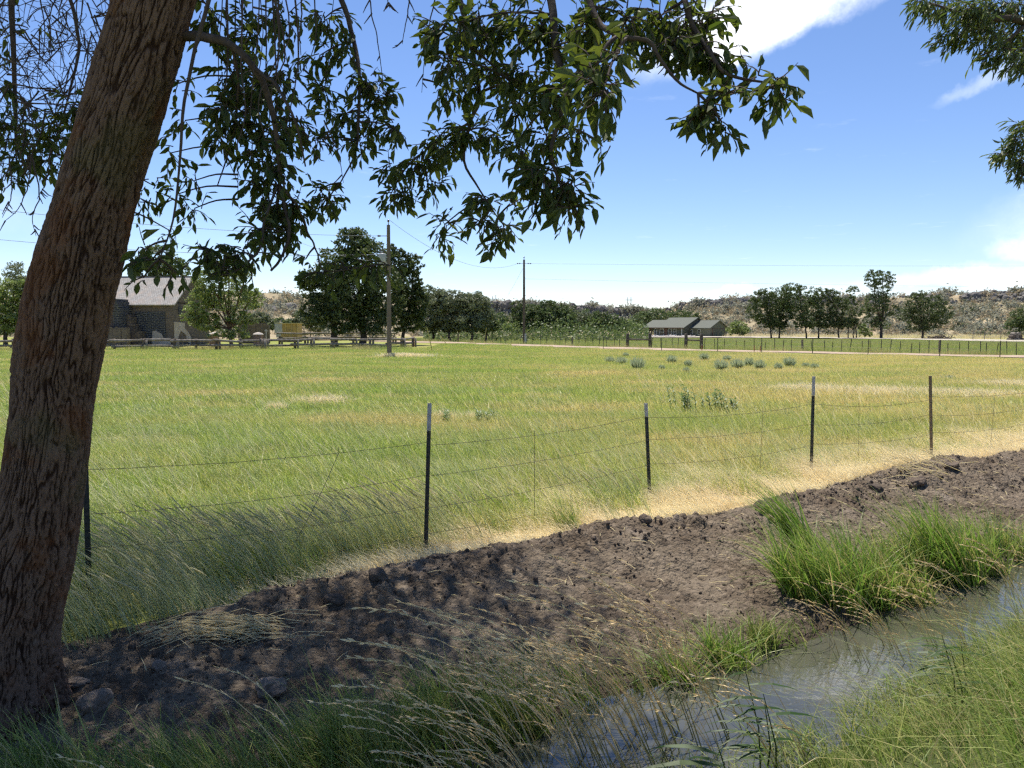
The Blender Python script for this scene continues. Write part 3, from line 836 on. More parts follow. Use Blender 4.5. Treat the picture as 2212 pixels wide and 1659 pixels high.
    clump(1990, 1400, 0.22, 10, ks=0.6); clump(2120, 1420, 0.25, 8, ks=0.7); clump(2230, 1330, 0.2, 7, ks=0.7); clump(1880, 1440, 0.2, 5, ks=0.6)
    clump(2320, 1260, 0.3, 8, ks=0.7); clump(560, 1800, 0.3, 2, ks=0.7); clump(1840, 1700, 0.4, 6, ks=0.7)
    pts = np.array(pts); n = len(pts)
    P = np.stack([pts[:, 0], pts[:, 1], np.maximum(h(pts[:, 0], pts[:, 1]), -0.30)], 1)
    o = scatter('seed_head_grass', P, wind_rot(n, 0.16), pts[:, 2] * rng.uniform(0.85, 1.3, n), rng.integers(0, 8, n), col)
    tag(o, 'tan grass stalks with nodding seed heads leaning over the ditch water', 'grass', kind='stuff')
ditch_grass()
# ------------------------------------------------------------------ wire fence beside the ditch
M_POST = simple_mat('black_post_paint', (0.018, 0.022, 0.020), (0.035, 0.036, 0.032), 30, 0.55, 0.4)
M_POSTG = simple_mat('worn_olive_post', (0.26, 0.19, 0.115), (0.15, 0.11, 0.07), 18, 0.7, 0.3)
M_TIP = simple_mat('white_post_tip', (0.50, 0.50, 0.50), (0.36, 0.34, 0.33), 25, 0.6, 0.3)
M_WIRE = simple_mat('rusty_wire', (0.10, 0.075, 0.055), (0.17, 0.15, 0.13), 60, 0.6, 0.4, metallic=0.4)
M_WOOD = simple_mat('weathered_wood', (0.30, 0.265, 0.225), (0.15, 0.125, 0.10), 5, 0.9, 0.15, 0.4, stretch=(1, 1, 0.15))
M_DWOOD = simple_mat('dark_wood', (0.075, 0.060, 0.050), (0.14, 0.115, 0.09), 6, 0.9, 0.15, 0.4)
M_GREY = simple_mat('grey_metal', (0.42, 0.43, 0.44), (0.33, 0.34, 0.35), 8, 0.45, 0.5)
M_CER = simple_mat('brown_porcelain', (0.10, 0.06, 0.045), (0.14, 0.09, 0.06), 9, 0.25, 0.5)

POSTS = [  # ground x, y, top (u,v), tip fraction, material
    (-3.30, 5.85, (184, 1010), 0.0, M_POST), (-0.83, 7.15, (928, 871), 0.18, M_POST), (1.72, 9.35, (1396, 871), 0.14, M_POST),
    (4.30, 10.90, (1759, 813), 0.19, M_POST), (6.62, 11.95, (2011, 812), 0.0, M_POSTG), (9.3, 13.6, (2275, 812), 0.15, M_POST)]
def t_post(mb, a, b, k0, k1):
    """studded T section between fractions of the axis a-b"""
    a = np.asarray(a); b = np.asarray(b); d = b - a
    L = np.linalg.norm(d); z = d / L; x = np.cross([0, 1, 0], z); x /= np.linalg.norm(x); y = np.cross(z, x)
    ang = TH; X = x * math.cos(ang) + y * math.sin(ang); Y = -x * math.sin(ang) + y * math.cos(ang)
    Rm = np.stack([X, Y, z], 1); w = 0.040
    c = a + d * (k0 + k1) / 2; l = L * (k1 - k0)
    mb.box(c, (w, 0.008, l), Rm); mb.box(c + Y * 0.019, (0.008, 0.030, l), Rm)
    n = int(l / 0.055)
    for i in range(n):
        mb.box(a + d * (k0 + (k1 - k0) * (i + 0.5) / n) - Y * 0.0075, (0.012, 0.008, 0.018), Rm)
fence = empty('wire_fence', (0, 0, 0), 'barbed wire fence of steel posts running behind the dirt berm', 'fence')
tops = []; bases = []
post_names = ['black steel post half hidden by the trunk', 'black steel post with a white tip, closest to the trunk', 'slim black post with a short greyed tip', 'black post with a bright white tip', 'brown worn steel post without a white tip', '']
for i, (x, y, (u, v), tip, mat) in enumerate(POSTS):
    zb = float(h(x, y, False))
    b = np.array([x, y, zb - 0.3]); t = at(u, v, y + 0.02)
    if i == 0: t = np.array([x + 0.02, y, 1.25])
    bases.append(np.array([x, y, 0.0])); tops.append(t)
    k = 1 - tip * (t[2] - zb) / (t[2] - zb + 0.3) if tip else 1.0
    mb = MB(); t_post(mb, b, t, 0, k - (0.002 if tip else 0)); o = part(mb, 'post', mat, fence)
    if post_names[i]: o['label'] = post_names[i]
    if tip:
        mb = MB(); t_post(mb, b, t, k, 1.0); p2 = part(mb, 'white_tip', M_TIP, o)
def on_post(i, z):
    b, t = bases[i], tops[i]; return b + (t - b) * (z / t[2])
WZ = [1.03, 0.74, 0.45, 0.16]
wire_pts = {}
for k, z in enumerate(WZ):
    for i in range(len(POSTS) - 1):
        a, b = on_post(i, z + rng.normal(0, 0.015)), on_post(i + 1, z + rng.normal(0, 0.015))
        a = a - np.array([0.0, 0.022, 0]); b = b - np.array([0.0, 0.022, 0])
        T = np.linspace(0, 1, 26)
        P = a + (b - a) * T[:, None]
        P[:, 2] += -0.055 * 4 * T * (1 - T) * rng.uniform(0.5, 1.3) + 0.008 * pnoise(T * 7, k * 3.0 + i * 5.0)
        mb = MB(); mb.tube(P, 0.0021, 5, True)
        for tb in np.arange(0.04, 0.98, 0.045):       # barbs
            c = np.array([np.interp(tb, T, P[:, j]) for j in range(3)])
            for sgn in (1, -1):
                d = np.array([0.3 * sgn, rng.normal(0, 0.3), sgn]); d /= np.linalg.norm(d)
                mb.tube([c - d * 0.010, c + d * 0.012], [0.0016, 0.0008], 3, False)
        part(mb, 'wire', M_WIRE, fence); wire_pts[(k, i)] = (T, P)
for i, fr, lean in ((0, 0.70, -0.16), (1, 0.42, 0.0), (2, 0.66, -0.02), (3, 0.36, 0.0), (4, 0.5, 0.02)):
    pts = []
    for k in range(4):
        T, P = wire_pts[(k, i)]; f = fr + lean * k / 3.0
        pts.append([np.interp(f, T, P[:, j]) for j in range(3)])
    pts = np.array(pts); top = pts[0] + np.array([0, 0, 0.05]); bot = pts[-1] - np.array([0, 0, 0.10])
    mb = MB(); mb.tube(np.vstack([top, pts, bot]), 0.0026, 5); part(mb, 'wire_stay', M_WIRE, fence)

# ------------------------------------------------------------------ utility poles and lines
def pole(u, vb, vt, D, name, label, transformer=False):
    b = at(u, vb, D); b[2] = float(h(b[0], b[1], False)); t = at(u - 2 if transformer else u, vt, D)
    e = empty(name, tuple(b), label, 'utility pole')
    mb = MB(); mb.tube([b - [0, 0, 0.5], (b + t) / 2, t], [0.17, 0.145, 0.115], 14); part(mb, 'pole', M_DWOOD if not transformer else M_WOOD2, e, True)
    mb = MB(); mb.tube([t, t + [0, 0, 0.22]], [0.03, 0.03], 8); mb.tube([t + [0, 0, 0.2], t + [0, 0, 0.26], t + [0, 0, 0.33], t + [0, 0, 0.38]], [0.05, 0.085, 0.06, 0.03], 10); part(mb, 'insulator', M_CER, e, True)
    if transformer:
        c = t + np.array([-0.42, -0.12, -2.45])
        mb = MB(); mb.tube([c + [0, 0, z] for z in (-0.45, -0.43, 0.40, 0.47, 0.50)], [0.22, 0.25, 0.25, 0.22, 0.1], 18)
        tr = part(mb, 'transformer', M_GREY, e, True)
        mb = MB()
        for dx in (-0.1, 0.09): mb.tube([c + [dx, 0, 0.48], c + [dx, 0, 0.6], c + [dx, 0, 0.66], c + [dx, 0, 0.76]], [0.03, 0.055, 0.03, 0.02], 8)
        part(mb, 'bushing', M_CER, tr, True)
        for zz in (0.2, -0.2): part(MB().box(c + [0.27, 0.06, zz], (0.16, 0.08, 0.06)), 'bracket', M_GREY, e)
        mb = MB(); mb.tube([t + [-0.75, 0, -0.75], t + [-0.1, 0, -0.75]], 0.025, 6); mb.tube([t + [-0.78, 0, -0.75], t + [-0.7, 0, -0.75], t + [-0.55, 0, -0.75]], [0.03, 0.07, 0.05], 8); part(mb, 'dead_end_clamp', M_CER, e)
    else:
        mb = MB(); mb.tube([t + [-0.85, 0, -0.45], t + [0.85, 0, -0.42]], 0.02, 6)
        for dx in (-0.75, -0.5, 0.5, 0.75): mb.tube([t + [dx - 0.09, 0, -0.44], t + [dx, 0, -0.44], t + [dx + 0.09, 0, -0.44]], [0.03, 0.075, 0.03], 8)
        part(mb, 'strain_insulators', M_CER, e)
        mb = MB(); mb.box(b + [0.16, -0.15, 0.75], (0.22, 0.14, 1.3)); part(mb, 'cable_riser', M_GREY, e)
    return e, b, t
M_WOOD2 = simple_mat('pole_wood', (0.20, 0.165, 0.13), (0.13, 0.105, 0.085), 3, 0.9, 0.15, 0.3, stretch=(1, 1, 0.1))
p1, p1b, p1t = pole(841, 769, 486, 54, 'utility_pole', 'wooden utility pole carrying a grey transformer can in the meadow', True)
p2, p2b, p2t = pole(1132, 742, 561, 90, 'utility_pole', 'slender dark utility pole without a transformer beside the dirt road')
M_LINE = simple_mat('line_wire', (0.20, 0.20, 0.21), (0.26, 0.26, 0.27), 2, 0.5, 0.4)
def line(a, b, sag, label, r=0.013):
    T = np.linspace(0, 1, 40); P = np.asarray(a) + (np.asarray(b) - np.asarray(a)) * T[:, None]; P[:, 2] -= sag * 4 * T * (1 - T)
    o = MB().tube(P, r, 5).build('power_line', M_LINE, None, True); tag(o, label, 'power line')
far_left = at(-420, 400, 34); far_left2 = at(-420, 470, 40)
line(p1t + [-0.75, 0, -0.75], far_left, 0.5, 'power line from the transformer pole running off behind the trunk')
line(p1t + [0, 0, -2.0], far_left2, 0.7, 'lower service wire from the transformer pole towards the stone building')
line(p1t + [0.05, 0, 0.36], p2t + [-0.75, 0, -0.44], 1.6, 'sagging power line strung between the two wooden poles')
line(p2t + [0.75, 0, -0.44], at(3400, 560, 120), 0.6, 'upper thin line running east from the dark pole', 0.009)
line(p2t + [0.0, 0, -2.2], at(3400, 620, 120), 0.6, 'lower thin line running east from the dark pole', 0.009)
line(p2t + [0, 0, -0.8], at(1040, 742, 150), 0.0, 'slanting guy line from the dark pole top into the trees', 0.011)
line(p1t + [0, 0, -2.6], at(640, 520, 62), 0.3, 'short slack wire in front of the big dark tree')
M_YEL = simple_mat('yellow_guard', (0.48, 0.40, 0.12), (0.36, 0.30, 0.10), 6, 0.6)
for (u1, v1, u2, v2, D, lab) in ((934, 742, 922, 706, 62, 'yellow guy wire guard leaning beside the transformer pole'), (966, 730, 944, 716, 84, 'pale guy wire guard leaning by the end of the rail fence'), (1044, 716, 1051, 708, 100, 'thin pale stake leaning in front of the willow thicket')):
    b = at(u1, v1, D); b[2] = float(h(b[0], b[1], False)); t = at(u2, v2, D)
    o = MB().tube([b - [0, 0, 0.1], (b + t) / 2, t], [0.035, 0.04, 0.03], 8).build('guy_guard', M_YEL); tag(o, lab, 'guy guard')

# transmission towers on the far mesa
for (u, vt, vb, D, lab) in ((1067, 640, 668, 520, 'twin-pole transmission tower above the mesa near the dark utility pole'), (1359, 642, 676, 520, 'twin-pole transmission tower on the mesa left of the house')):
    e = empty('transmission_tower', tuple(at(u, vb, D)), lab, 'pylon', 'far transmission towers')
    for du in (-3, 4):
        part(MB().tube([at(u + du, vb, D), at(u + du, vt, D)], [0.26, 0.2], 8), 'pole', M_GREY, e)
    part(MB().box(at(u, vt + 6, D), (5.0, 0.3, 0.35)), 'crossarm', M_GREY, e)

# ------------------------------------------------------------------ fence beyond the road
rf = empty('field_fence', (0, 0, 0), 'long post and wire fence along the far side of the dirt road', 'fence')
us = list(np.arange(948, 1350, 14.5)) + list(np.arange(1412, 1478, 13)) + list(np.arange(1524, 2290, 21))
pm = MB().tube([(0, 0, -0.2), (0, 0, 1.12)], 0.030, 6).build('field_post', M_POST, me_only=True)
pw = MB().tube([(0, 0, -0.2), (0, 0, 1.25)], [0.10, 0.09], 8).build('field_post', M_WOOD2, me_only=True)
prev = None; FP = []
def fence_ground(u):
    D = 60.0
    for _ in range(30): D = 0.5 * D + 0.5 * (float(road_y(gx(u, D))) + 6.5)
    x = gx(u, D); return np.array([x, D, float(h(x, D, False))])
for i, u in enumerate(us):
    g = fence_ground(u + rng.normal(0, 2)); FP.append(g)
    wood = i in (3, 20, 44, 58, 70)
    o = link('post', pw if wood else pm, rf, tuple(g)); o.rotation_euler = (rng.normal(0, 0.03), rng.normal(0, 0.05), rng.uniform(0, 3)); o.scale = (1, 1, rng.uniform(0.85, 1.1))
FP = np.array(FP)
for z in (0.25, 0.55, 0.85, 1.05):
    part(MB().tube(FP + [0, 0, z], 0.006, 4), 'wire', M_WIRE, rf)
nf = empty('road_fence', (0, 0, 0), 'row of thin widely spaced steel posts along the near side of the dirt road', 'fence')
NP = []
for u in (1303, 1354 + 75, 1530 + 20, 1645, 1755, 1875, 1990 + 40, 2160, 2290):
    D = 60.0
    for _ in range(30): D = 0.5 * D + 0.5 * (float(road_y(gx(u, D))) - 3.4)
    x = gx(u, D); g = np.array([x, D, float(h(x, D, False))]); NP.append(g)
    o = link('post', pm, nf, tuple(g)); o.rotation_euler = (0, rng.normal(0, 0.02), rng.uniform(0, 3))
NP = np.array(NP)
for z in (0.5, 0.9): part(MB().tube(NP + [0, 0, z], 0.005, 4), 'wire', M_WIRE, nf)
def brace(u1, u2, vt, label):
    a, b = fence_ground(u1), fence_ground(u2)
    e = empty('fence_brace', tuple(a), label, 'fence brace')
    for g, ln in ((a, 0.02), (b, -0.03)):
        part(MB().tube([g - [0, 0, 0.2], g + [ln * 0.5, 0, 0.7], g + [ln, 0, 1.5], g + [ln, 0, 1.55]], [0.17, 0.16, 0.15, 0.10], 10), 'post', M_DWOOD, e, True)
    part(MB().tube([a + [0, 0, 0.95], b + [0, 0, 0.92]], [0.075, 0.065], 8), 'rail', M_DWOOD, e, True)
brace(1355, 1404, 717, 'dark timber H brace in the road fence in front of the house porch')
brace(1481, 1515, 722, 'dark timber H brace in the road fence in front of the garage')

# ------------------------------------------------------------------ log rail fences
def rail_fence(nodes, name, label, zt=0.78, zb=0.34, seed=3):
    r = np.random.default_rng(seed)
    e = empty(name, (0, 0, 0), label, 'fence')
    G = []
    for (u, D) in nodes:
        x = gx(u, D); G.append(np.array([x, D, float(h(x, D, False))]))
    for g in G:
        part(MB().tube([g - [0, 0, 0.2], g + [r.normal(0, 0.03), 0, 0.5], g + [r.normal(0, 0.04), 0, 0.98]], [0.13, 0.12, 0.11], 8), 'post', M_DWOOD if r.uniform() < 0.5 else M_WOOD2, e, True)
        if r.uniform() < 0.5: part(MB().tube([g + [0.26, 0.1, -0.2], g + [0.27, 0.05, 0.85]], [0.11, 0.10], 8), 'post', M_WOOD, e, True)
    for i in range(len(G) - 1):
        a, b = G[i], G[i + 1]; d = (b - a) / np.linalg.norm(b - a)
        off = np.array([0, -0.16 if i % 2 else 0.16, 0])
        for z in (zt, zb):
            p, q = a - d * r.uniform(0.1, 0.4) + off + [0, 0, z + r.normal(0, 0.05)], b + d * r.uniform(0.1, 0.4) + off + [0, 0, z + r.normal(0, 0.05)]
            part(MB().tube([p, p + (q - p) * 0.5 + [0, 0, r.normal(0, 0.02)], q], [0.115, 0.105, 0.09], 9), 'rail', M_WOOD, e, True)
    return e
rail_fence([(-60, 66), (30, 66), (150, 66.5), (248, 67), (310, 67), (378, 67), (424, 68), (468, 67), (520, 67), (566, 67.5)], 'rail_fence', 'log rail fence running past the trunk in front of the stone building')
rail_fence([(572, 69), (637, 69), (672, 70), (722, 70), (764, 71), (800, 71), (838, 72), (868, 74), (892, 77)], 'rail_fence', 'dark stacked log rails under the big dark tree', 0.86, 0.40, 5)
rail_fence([(604, 84), (660, 84), (720, 85), (790, 86), (850, 87)], 'rail_fence', 'second row of log rails behind the sign, under the big tree', 1.2, 0.75, 6)

# ------------------------------------------------------------------ sign, crate, pillars, marker
def ground_pt(u, D): x = gx(u, D); return np.array([x, D, float(h(x, D, False))])
g = ground_pt(603, 88)
e = empty('road_sign', tuple(g), 'grey back of a road sign with a small white plate below', 'sign')
part(MB().tube([g, g + [0, 0, 2.25]], 0.035, 8), 'post', M_GREY, e)
part(MB().box(g + [0, -0.06, 1.75], (0.85, 0.03, 1.05)), 'plate', M_GREY, e)
part(MB().box(g + [0, -0.06, 0.95], (0.55, 0.03, 0.40)), 'lower_plate', M_TIP, e)
g = ground_pt(630, 100)
M_PLY = simple_mat('plywood', (0.50, 0.34, 0.13), (0.40, 0.27, 0.11), 2.5, 0.85, 0.2)
M_PLY2 = simple_mat('plywood_top', (0.60, 0.46, 0.22), (0.5, 0.38, 0.18), 2.5, 0.85, 0.2)
e = empty('plywood_shed', tuple(g), 'small boxy plywood shed behind the log rails', 'shed')
part(MB().box(g + [0, 0, 1.05], (2.3, 2.0, 2.5)), 'wall', M_PLY, e)
for dx in (-1.12, -0.38, 0.38, 1.12): part(MB().box(g + [dx, -1.03, 1.05], (0.07, 0.05, 2.5)), 'batten', M_PLY2, e)
part(MB().box(g + [0, 0, 2.35], (2.6, 2.3, 0.10)), 'roof', M_PLY2, e)
M_PILL = simple_mat('pillar_stone', (0.30, 0.20, 0.16), (0.20, 0.14, 0.115), 3, 0.9, 0.2, 0.6)
M_CAP = simple_mat('pillar_cap', (0.58, 0.52, 0.46), (0.45, 0.40, 0.36), 3, 0.9, 0.2, 0.4)
for u, D, lab in ((559, 76, 'reddish stone gate pillar with a pale cap behind the log rails'), (463, 78, 'stone gate pillar standing under the pale green tree')):
    g = ground_pt(u, D); e = empty('gate_pillar', tuple(g), lab, 'pillar', 'stone gate pillars')
    for kz in range(4): part(MB().box(g + [rng.normal(0, 0.012), rng.normal(0, 0.012), 0.15 + 0.29 * kz], (0.78 + rng.normal(0, 0.02), 0.72, 0.285)), 'block', M_PILL, e)
    mb = MB().tube([g + [0, 0, 1.17], g + [0, 0, 1.22], g + [0, 0, 1.34], g + [0, 0, 1.42]], [0.55, 0.56, 0.40, 0.12], 4); part(mb, 'cap', M_CAP, e)
g = ground_pt(576, 78); e = empty('marker_post', tuple(g), 'thin white marker post with a short crossbar by the gate pillar', 'marker')
part(MB().box(g + [0, 0, 0.85], (0.09, 0.05, 1.75)), 'post', M_TIP, e); part(MB().box(g + [0, -0.04, 1.55], (0.34, 0.03, 0.09)), 'crossbar', M_TIP, e)
M_RED = simple_mat('faded_red', (0.38, 0.06, 0.06), (0.25, 0.05, 0.05), 5, 0.6)
g = ground_pt(893, 78); e = empty('fence_end_post', tuple(g), 'short red painted post at the end of the log rails', 'post')
part(MB().tube([g, g + [0, 0, 0.9]], 0.11, 10), 'post', M_RED, e); part(MB().tube([g + [0, 0, 0.9], g + [0, 0, 0.96], g + [0, 0, 1.0]], [0.13, 0.13, 0.05], 10), 'cap', M_RED, e)
for u, lab in ((1516, 'small red and white stake at the foot of the garage-side brace'), (1629, 'pair of low rusty stakes at the road edge, west one'), (1642, 'pair of low rusty stakes at the road edge, east one')):
    D = 60.0
    for _ in range(30): D = 0.5 * D + 0.5 * (float(road_y(gx(u, D))) - 2.9)
    g = ground_pt(u, D); e = empty('stake', tuple(g), lab, 'stake')
    part(MB().box(g + [0, 0, 0.22], (0.05, 0.04, 0.5)), 'stem', M_RED, e); part(MB().box(g + [0, 0, 0.5], (0.055, 0.045, 0.08)), 'tip', M_TIP if u < 1600 else M_RED, e)

# ------------------------------------------------------------------ stone building
def stone_mat(name, brick, dark, light, sc_, mortar):
    t = NT(name); p = t.obj()
    b = t.n('ShaderNodeTexBrick'); 
    m = t.n('ShaderNodeMapping'); t.L.new(p, m.inputs['Vector']); m.inputs['Rotation'].default_value = (R(90), 0, 0)
    nz = t.noise(p, 1.7, 4); 
    sp = t.n('ShaderNodeSeparateXYZ'); t.L.new(p, sp.inputs[0])
    cb = t.n('ShaderNodeCombineXYZ'); t.L.new(t.math('ADD', sp.outputs['X'], sp.outputs['Y']), cb.inputs[0]); t.L.new(sp.outputs['Z'], cb.inputs[1])
    wob = t.n('ShaderNodeVectorMath', operation='ADD'); t.L.new(cb.outputs[0], wob.inputs[0])
    nzc = t.n('ShaderNodeTexNoise'); nzc.inputs['Scale'].default_value = 1.4; t.L.new(p, nzc.inputs['Vector'])
    sc2 = t.n('ShaderNodeVectorMath', operation='SCALE'); t.L.new(nzc.outputs['Color'], sc2.inputs[0]); sc2.inputs['Scale'].default_value = 0.35; t.L.new(sc2.outputs[0], wob.inputs[1])
    t.L.new(wob.outputs[0], b.inputs['Vector'])
    b.inputs['Color1'].default_value = (*brick, 1); b.inputs['Color2'].default_value = (*dark, 1); b.inputs['Mortar'].default_value = (*mortar, 1)
    b.inputs['Scale'].default_value = sc_; b.inputs['Mortar Size'].default_value = 0.018; b.inputs['Bias'].default_value = -0.1
    b.inputs['Brick Width'].default_value = 0.55; b.inputs['Row Height'].default_value = 0.24
    col = t.mix(t.math('MULTIPLY', t.ss(nz, 0.5, 0.7), 0.5), b.outputs['Color'], light)
    return t.done(t.principled(col, 0.95, t.bump(t.noise(p, 5.0, 5, 0.7), 0.8, 0.08), 0.15))
M_BRICK = stone_mat('brown_stone', (0.165, 0.125, 0.10), (0.085, 0.072, 0.064), (0.23, 0.19, 0.155), 1.5, (0.25, 0.215, 0.18))
M_BASALT = stone_mat('basalt_stone', (0.055, 0.055, 0.06), (0.035, 0.037, 0.045), (0.085, 0.085, 0.09), 1.3, (0.26, 0.25, 0.24))
M_PLAS = simple_mat('old_plaster', (0.50, 0.44, 0.39), (0.40, 0.33, 0.28), 1.5, 0.9, 0.15, 0.3)
def shingles():
    t = NT('grey_shingles'); p = t.obj()
    b = t.n('ShaderNodeTexBrick'); t.L.new(p, b.inputs['Vector'])
    b.inputs['Color1'].default_value = (0.40, 0.38, 0.35, 1); b.inputs['Color2'].default_value = (0.30, 0.275, 0.25, 1); b.inputs['Mortar'].default_value = (0.12, 0.11, 0.10, 1)
    b.inputs['Scale'].default_value = 2.0; b.inputs['Mortar Size'].default_value = 0.03; b.inputs['Brick Width'].default_value = 0.5; b.inputs['Row Height'].default_value = 0.45
    col = t.mix(t.math('MULTIPLY', t.ss(t.noise(p, 0.8, 5, 0.65), 0.45, 0.7), 0.6), b.outputs['Color'], (0.42, 0.32, 0.25))
    return t.done(t.principled(col, 0.9, None, 0.2))
M_SHING = shingles()
def place(e, part_objs): pass
def local_thing(name, origin, yaw, label, cat):
    e = empty(name, tuple(origin), label, cat); e.rotation_euler = (0, 0, yaw); return e
def lpart(mb, name, mat, parent, smooth=False): return mb.build(name, mat, None, smooth) if False else _lp(mb, name, mat, parent, smooth)
def _lp(mb, name, mat, parent, smooth):
    o = mb.build(name, mat, None, smooth); o.parent = parent; return o
def jag_wall(x0, x1, y, th, z0, heights, seed):
    """wall with a broken stepped top; heights at even spacing from x0 to x1"""
    r = np.random.default_rng(seed); n = max(6, int((x1 - x0) / 0.3)); mb = MB()
    xs = np.linspace(x0, x1, n + 1); hs = np.interp(np.linspace(0, 1, n), np.linspace(0, 1, len(heights)), heights) + r.normal(0, 0.10, n)
    for i in range(n):
        mb.box(((xs[i] + xs[i + 1]) / 2, y + r.normal(0, 0.02), z0 + hs[i] / 2), (xs[i + 1] - xs[i] - 0.004, th + r.uniform(-0.05, 0.05), hs[i]))
    return mb
cor = at(375, 745, 83); cor[2] = 0.0
sb = local_thing('stone_building', cor, R(-4), 'old stone building with a grey shingle roof behind the trunk', 'building')
LW, DW, EH, RH = 17.0, 8.4, 4.5, 7.5        # length (to -x), depth, eave and ridge heights
mb = MB(); mb.box((-LW / 2, 0.25, EH / 2 - 0.1), (LW, 0.5, EH + 0.2)); mb.box((-LW / 2, DW - 0.25, EH / 2 - 0.1), (LW, 0.5, EH + 0.2)); mb.box((-LW + 0.25, DW / 2, EH / 2 - 0.1), (0.5, DW - 1.004, EH + 0.2)); _lp(mb, 'wall', M_BRICK, sb, False)
mb = MB(); mb.box((-0.25, DW / 2, EH / 2 - 0.1), (0.498, DW - 1.006, EH + 0.2))
V = []; 
for x in (-0.5, -0.004):
    V += [(x, 0.05, EH + 0.1), (x, DW - 0.05, EH + 0.1), (x, DW / 2, RH - 0.05)]
mb.add(V, [[0, 2, 1], [3, 4, 5]]); mb.add(V, [[0, 1, 4, 3], [1, 2, 5, 4], [2, 0, 3, 5]]); _lp(mb, 'gable_wall', M_BRICK, sb, False)
sl = math.atan2(RH - EH, DW / 2); rl = math.hypot(RH - EH, DW / 2) + 0.45
for sgn, nm in ((1, 'front'), (-1, 'back')):
    o = MB().box((0, 0, 0), (LW + 0.9, rl, 0.14)).build('roof_slope', M_SHING); o.parent = sb
    yc = DW / 2 - sgn * (rl / 2) * math.cos(sl); zc = RH + 0.02 - (rl / 2) * math.sin(sl)
    o.location = (-LW / 2, yc, zc); o.rotation_euler = (sgn * sl, 0, 0)
_lp(MB().box((-LW / 2, DW / 2, RH + 0.10), (LW + 0.9, 0.3, 0.08)), 'roof_ridge', M_SHING, sb, False)
_lp(MB().box((-LW / 2, -0.30, EH - 0.22), (LW + 0.7, 0.10, 0.16)), 'eave_board', M_WOOD, sb, False)
_lp(MB().box((-2.45, -0.03, 1.75), (3.3, 0.10, 3.6)), 'dark_stone_panel', M_BASALT, sb, False)
_lp(MB().box((-8.3, -0.03, 2.8), (2.8, 0.10, 1.2)), 'dark_stone_panel', M_BASALT, sb, False)
def patch(pts, plane, off):
    mb = MB(); n = len(pts)
    f = (lambda a, z, o: (a, o, z)) if plane == 'xz' else (lambda a, z, o: (o, a, z))
    V = [f(a, z, off) for a, z in pts] + [f(a, z, off + (-0.05 if plane == 'xz' else 0.05)) for a, z in pts]
    mb.add(V, [list(range(n)), list(range(2 * n - 1, n - 1, -1))])
    mb.add(V, [[i, i + n, (i + 1) % n + n, (i + 1) % n] for i in range(n)])
    return mb
_lp(patch([(-2.3, 0), (-0.25, 0), (-0.25, 0.8), (-1.0, 0.75), (-1.25, 1.2), (-1.9, 1.55), (-2.25, 1.45)], 'xz', -0.085), 'plaster_patch', M_PLAS, sb, False)
_lp(patch([(0.15, 0), (0.9, 0), (1.0, 0.9), (1.6, 1.5), (2.6, 1.1), (3.0, 0.2), (3.7, 0), (3.9, 0.7), (3.2, 1.4), (2.4, 1.8), (2.5, 2.4), (0.15, 2.5)], 'yz', 0.01), 'plaster_patch', M_PLAS, sb, False)
_lp(jag_wall(-5.15, -4.4, -1.3, 2.2, 0, [4.2, 4.9, 4.6, 4.0], 3), 'broken_pier', M_BASALT, sb, False)
_lp(jag_wall(-5.9, -5.17, -1.0, 1.6, 0, [4.1, 4.55, 4.7], 4), 'broken_pier', M_BRICK, sb, False)
_lp(jag_wall(-4.39, -3.0, -0.75, 1.1, 0, [3.4, 3.1, 1.9, 1.7, 1.5], 8), 'broken_pier', M_BRICK, sb, False)
_lp(jag_wall(-9.5, -3.4, -2.8, 0.6, 0, [2.3, 2.0, 2.1, 1.8, 2.0, 1.9], 5), 'ruined_wall', M_BRICK, sb, False)
_lp(jag_wall(4.0, 7.6, 7.6, 0.5, 0, [2.3, 2.4, 2.3], 6), 'yard_wall', M_BRICK, sb, False)
_lp(MB().box((0.035, 1.6, 3.7), (0.06, 0.8, 0.8)), 'window', M_BASALT, sb, False)

# ------------------------------------------------------------------ ranch house across the paddock
M_SIDE = simple_mat('olive_siding', (0.125, 0.125, 0.095), (0.115, 0.115, 0.088), 2, 0.85, 0.2)
M_SIDE2 = simple_mat('garage_siding', (0.185, 0.185, 0.135), (0.165, 0.165, 0.12), 2, 0.85, 0.2)
M_HROOF = simple_mat('sage_shingle', (0.165, 0.17, 0.14), (0.13, 0.135, 0.112), 9, 0.95, 0.1, 0.3)
M_TRIM = simple_mat('brown_trim', (0.16, 0.085, 0.06), (0.12, 0.065, 0.05), 4, 0.7)
M_GDOOR = simple_mat('garage_door', (0.155, 0.16, 0.115), (0.145, 0.148, 0.108), 3, 0.8)
M_WFR = simple_mat('window_white', (0.66, 0.66, 0.62), (0.6, 0.6, 0.56), 4, 0.6)
M_PORCH = simple_mat('porch_concrete', (0.62, 0.60, 0.56), (0.5, 0.48, 0.45), 3, 0.9)
t = NT('window_glass'); M_GLASS = t.done(t.principled((0.03, 0.04, 0.045), 0.06, None, 0.8))
HD = 208.0
hc = at(1478, 727, HD); hc[2] = float(h(hc[0], hc[1], False))
va = math.atan2(hc[0], hc[1]); ha = -va - R(39.7)
hs = local_thing('ranch_house', hc, ha, 'low olive ranch house with sage roof and attached garage', 'house')
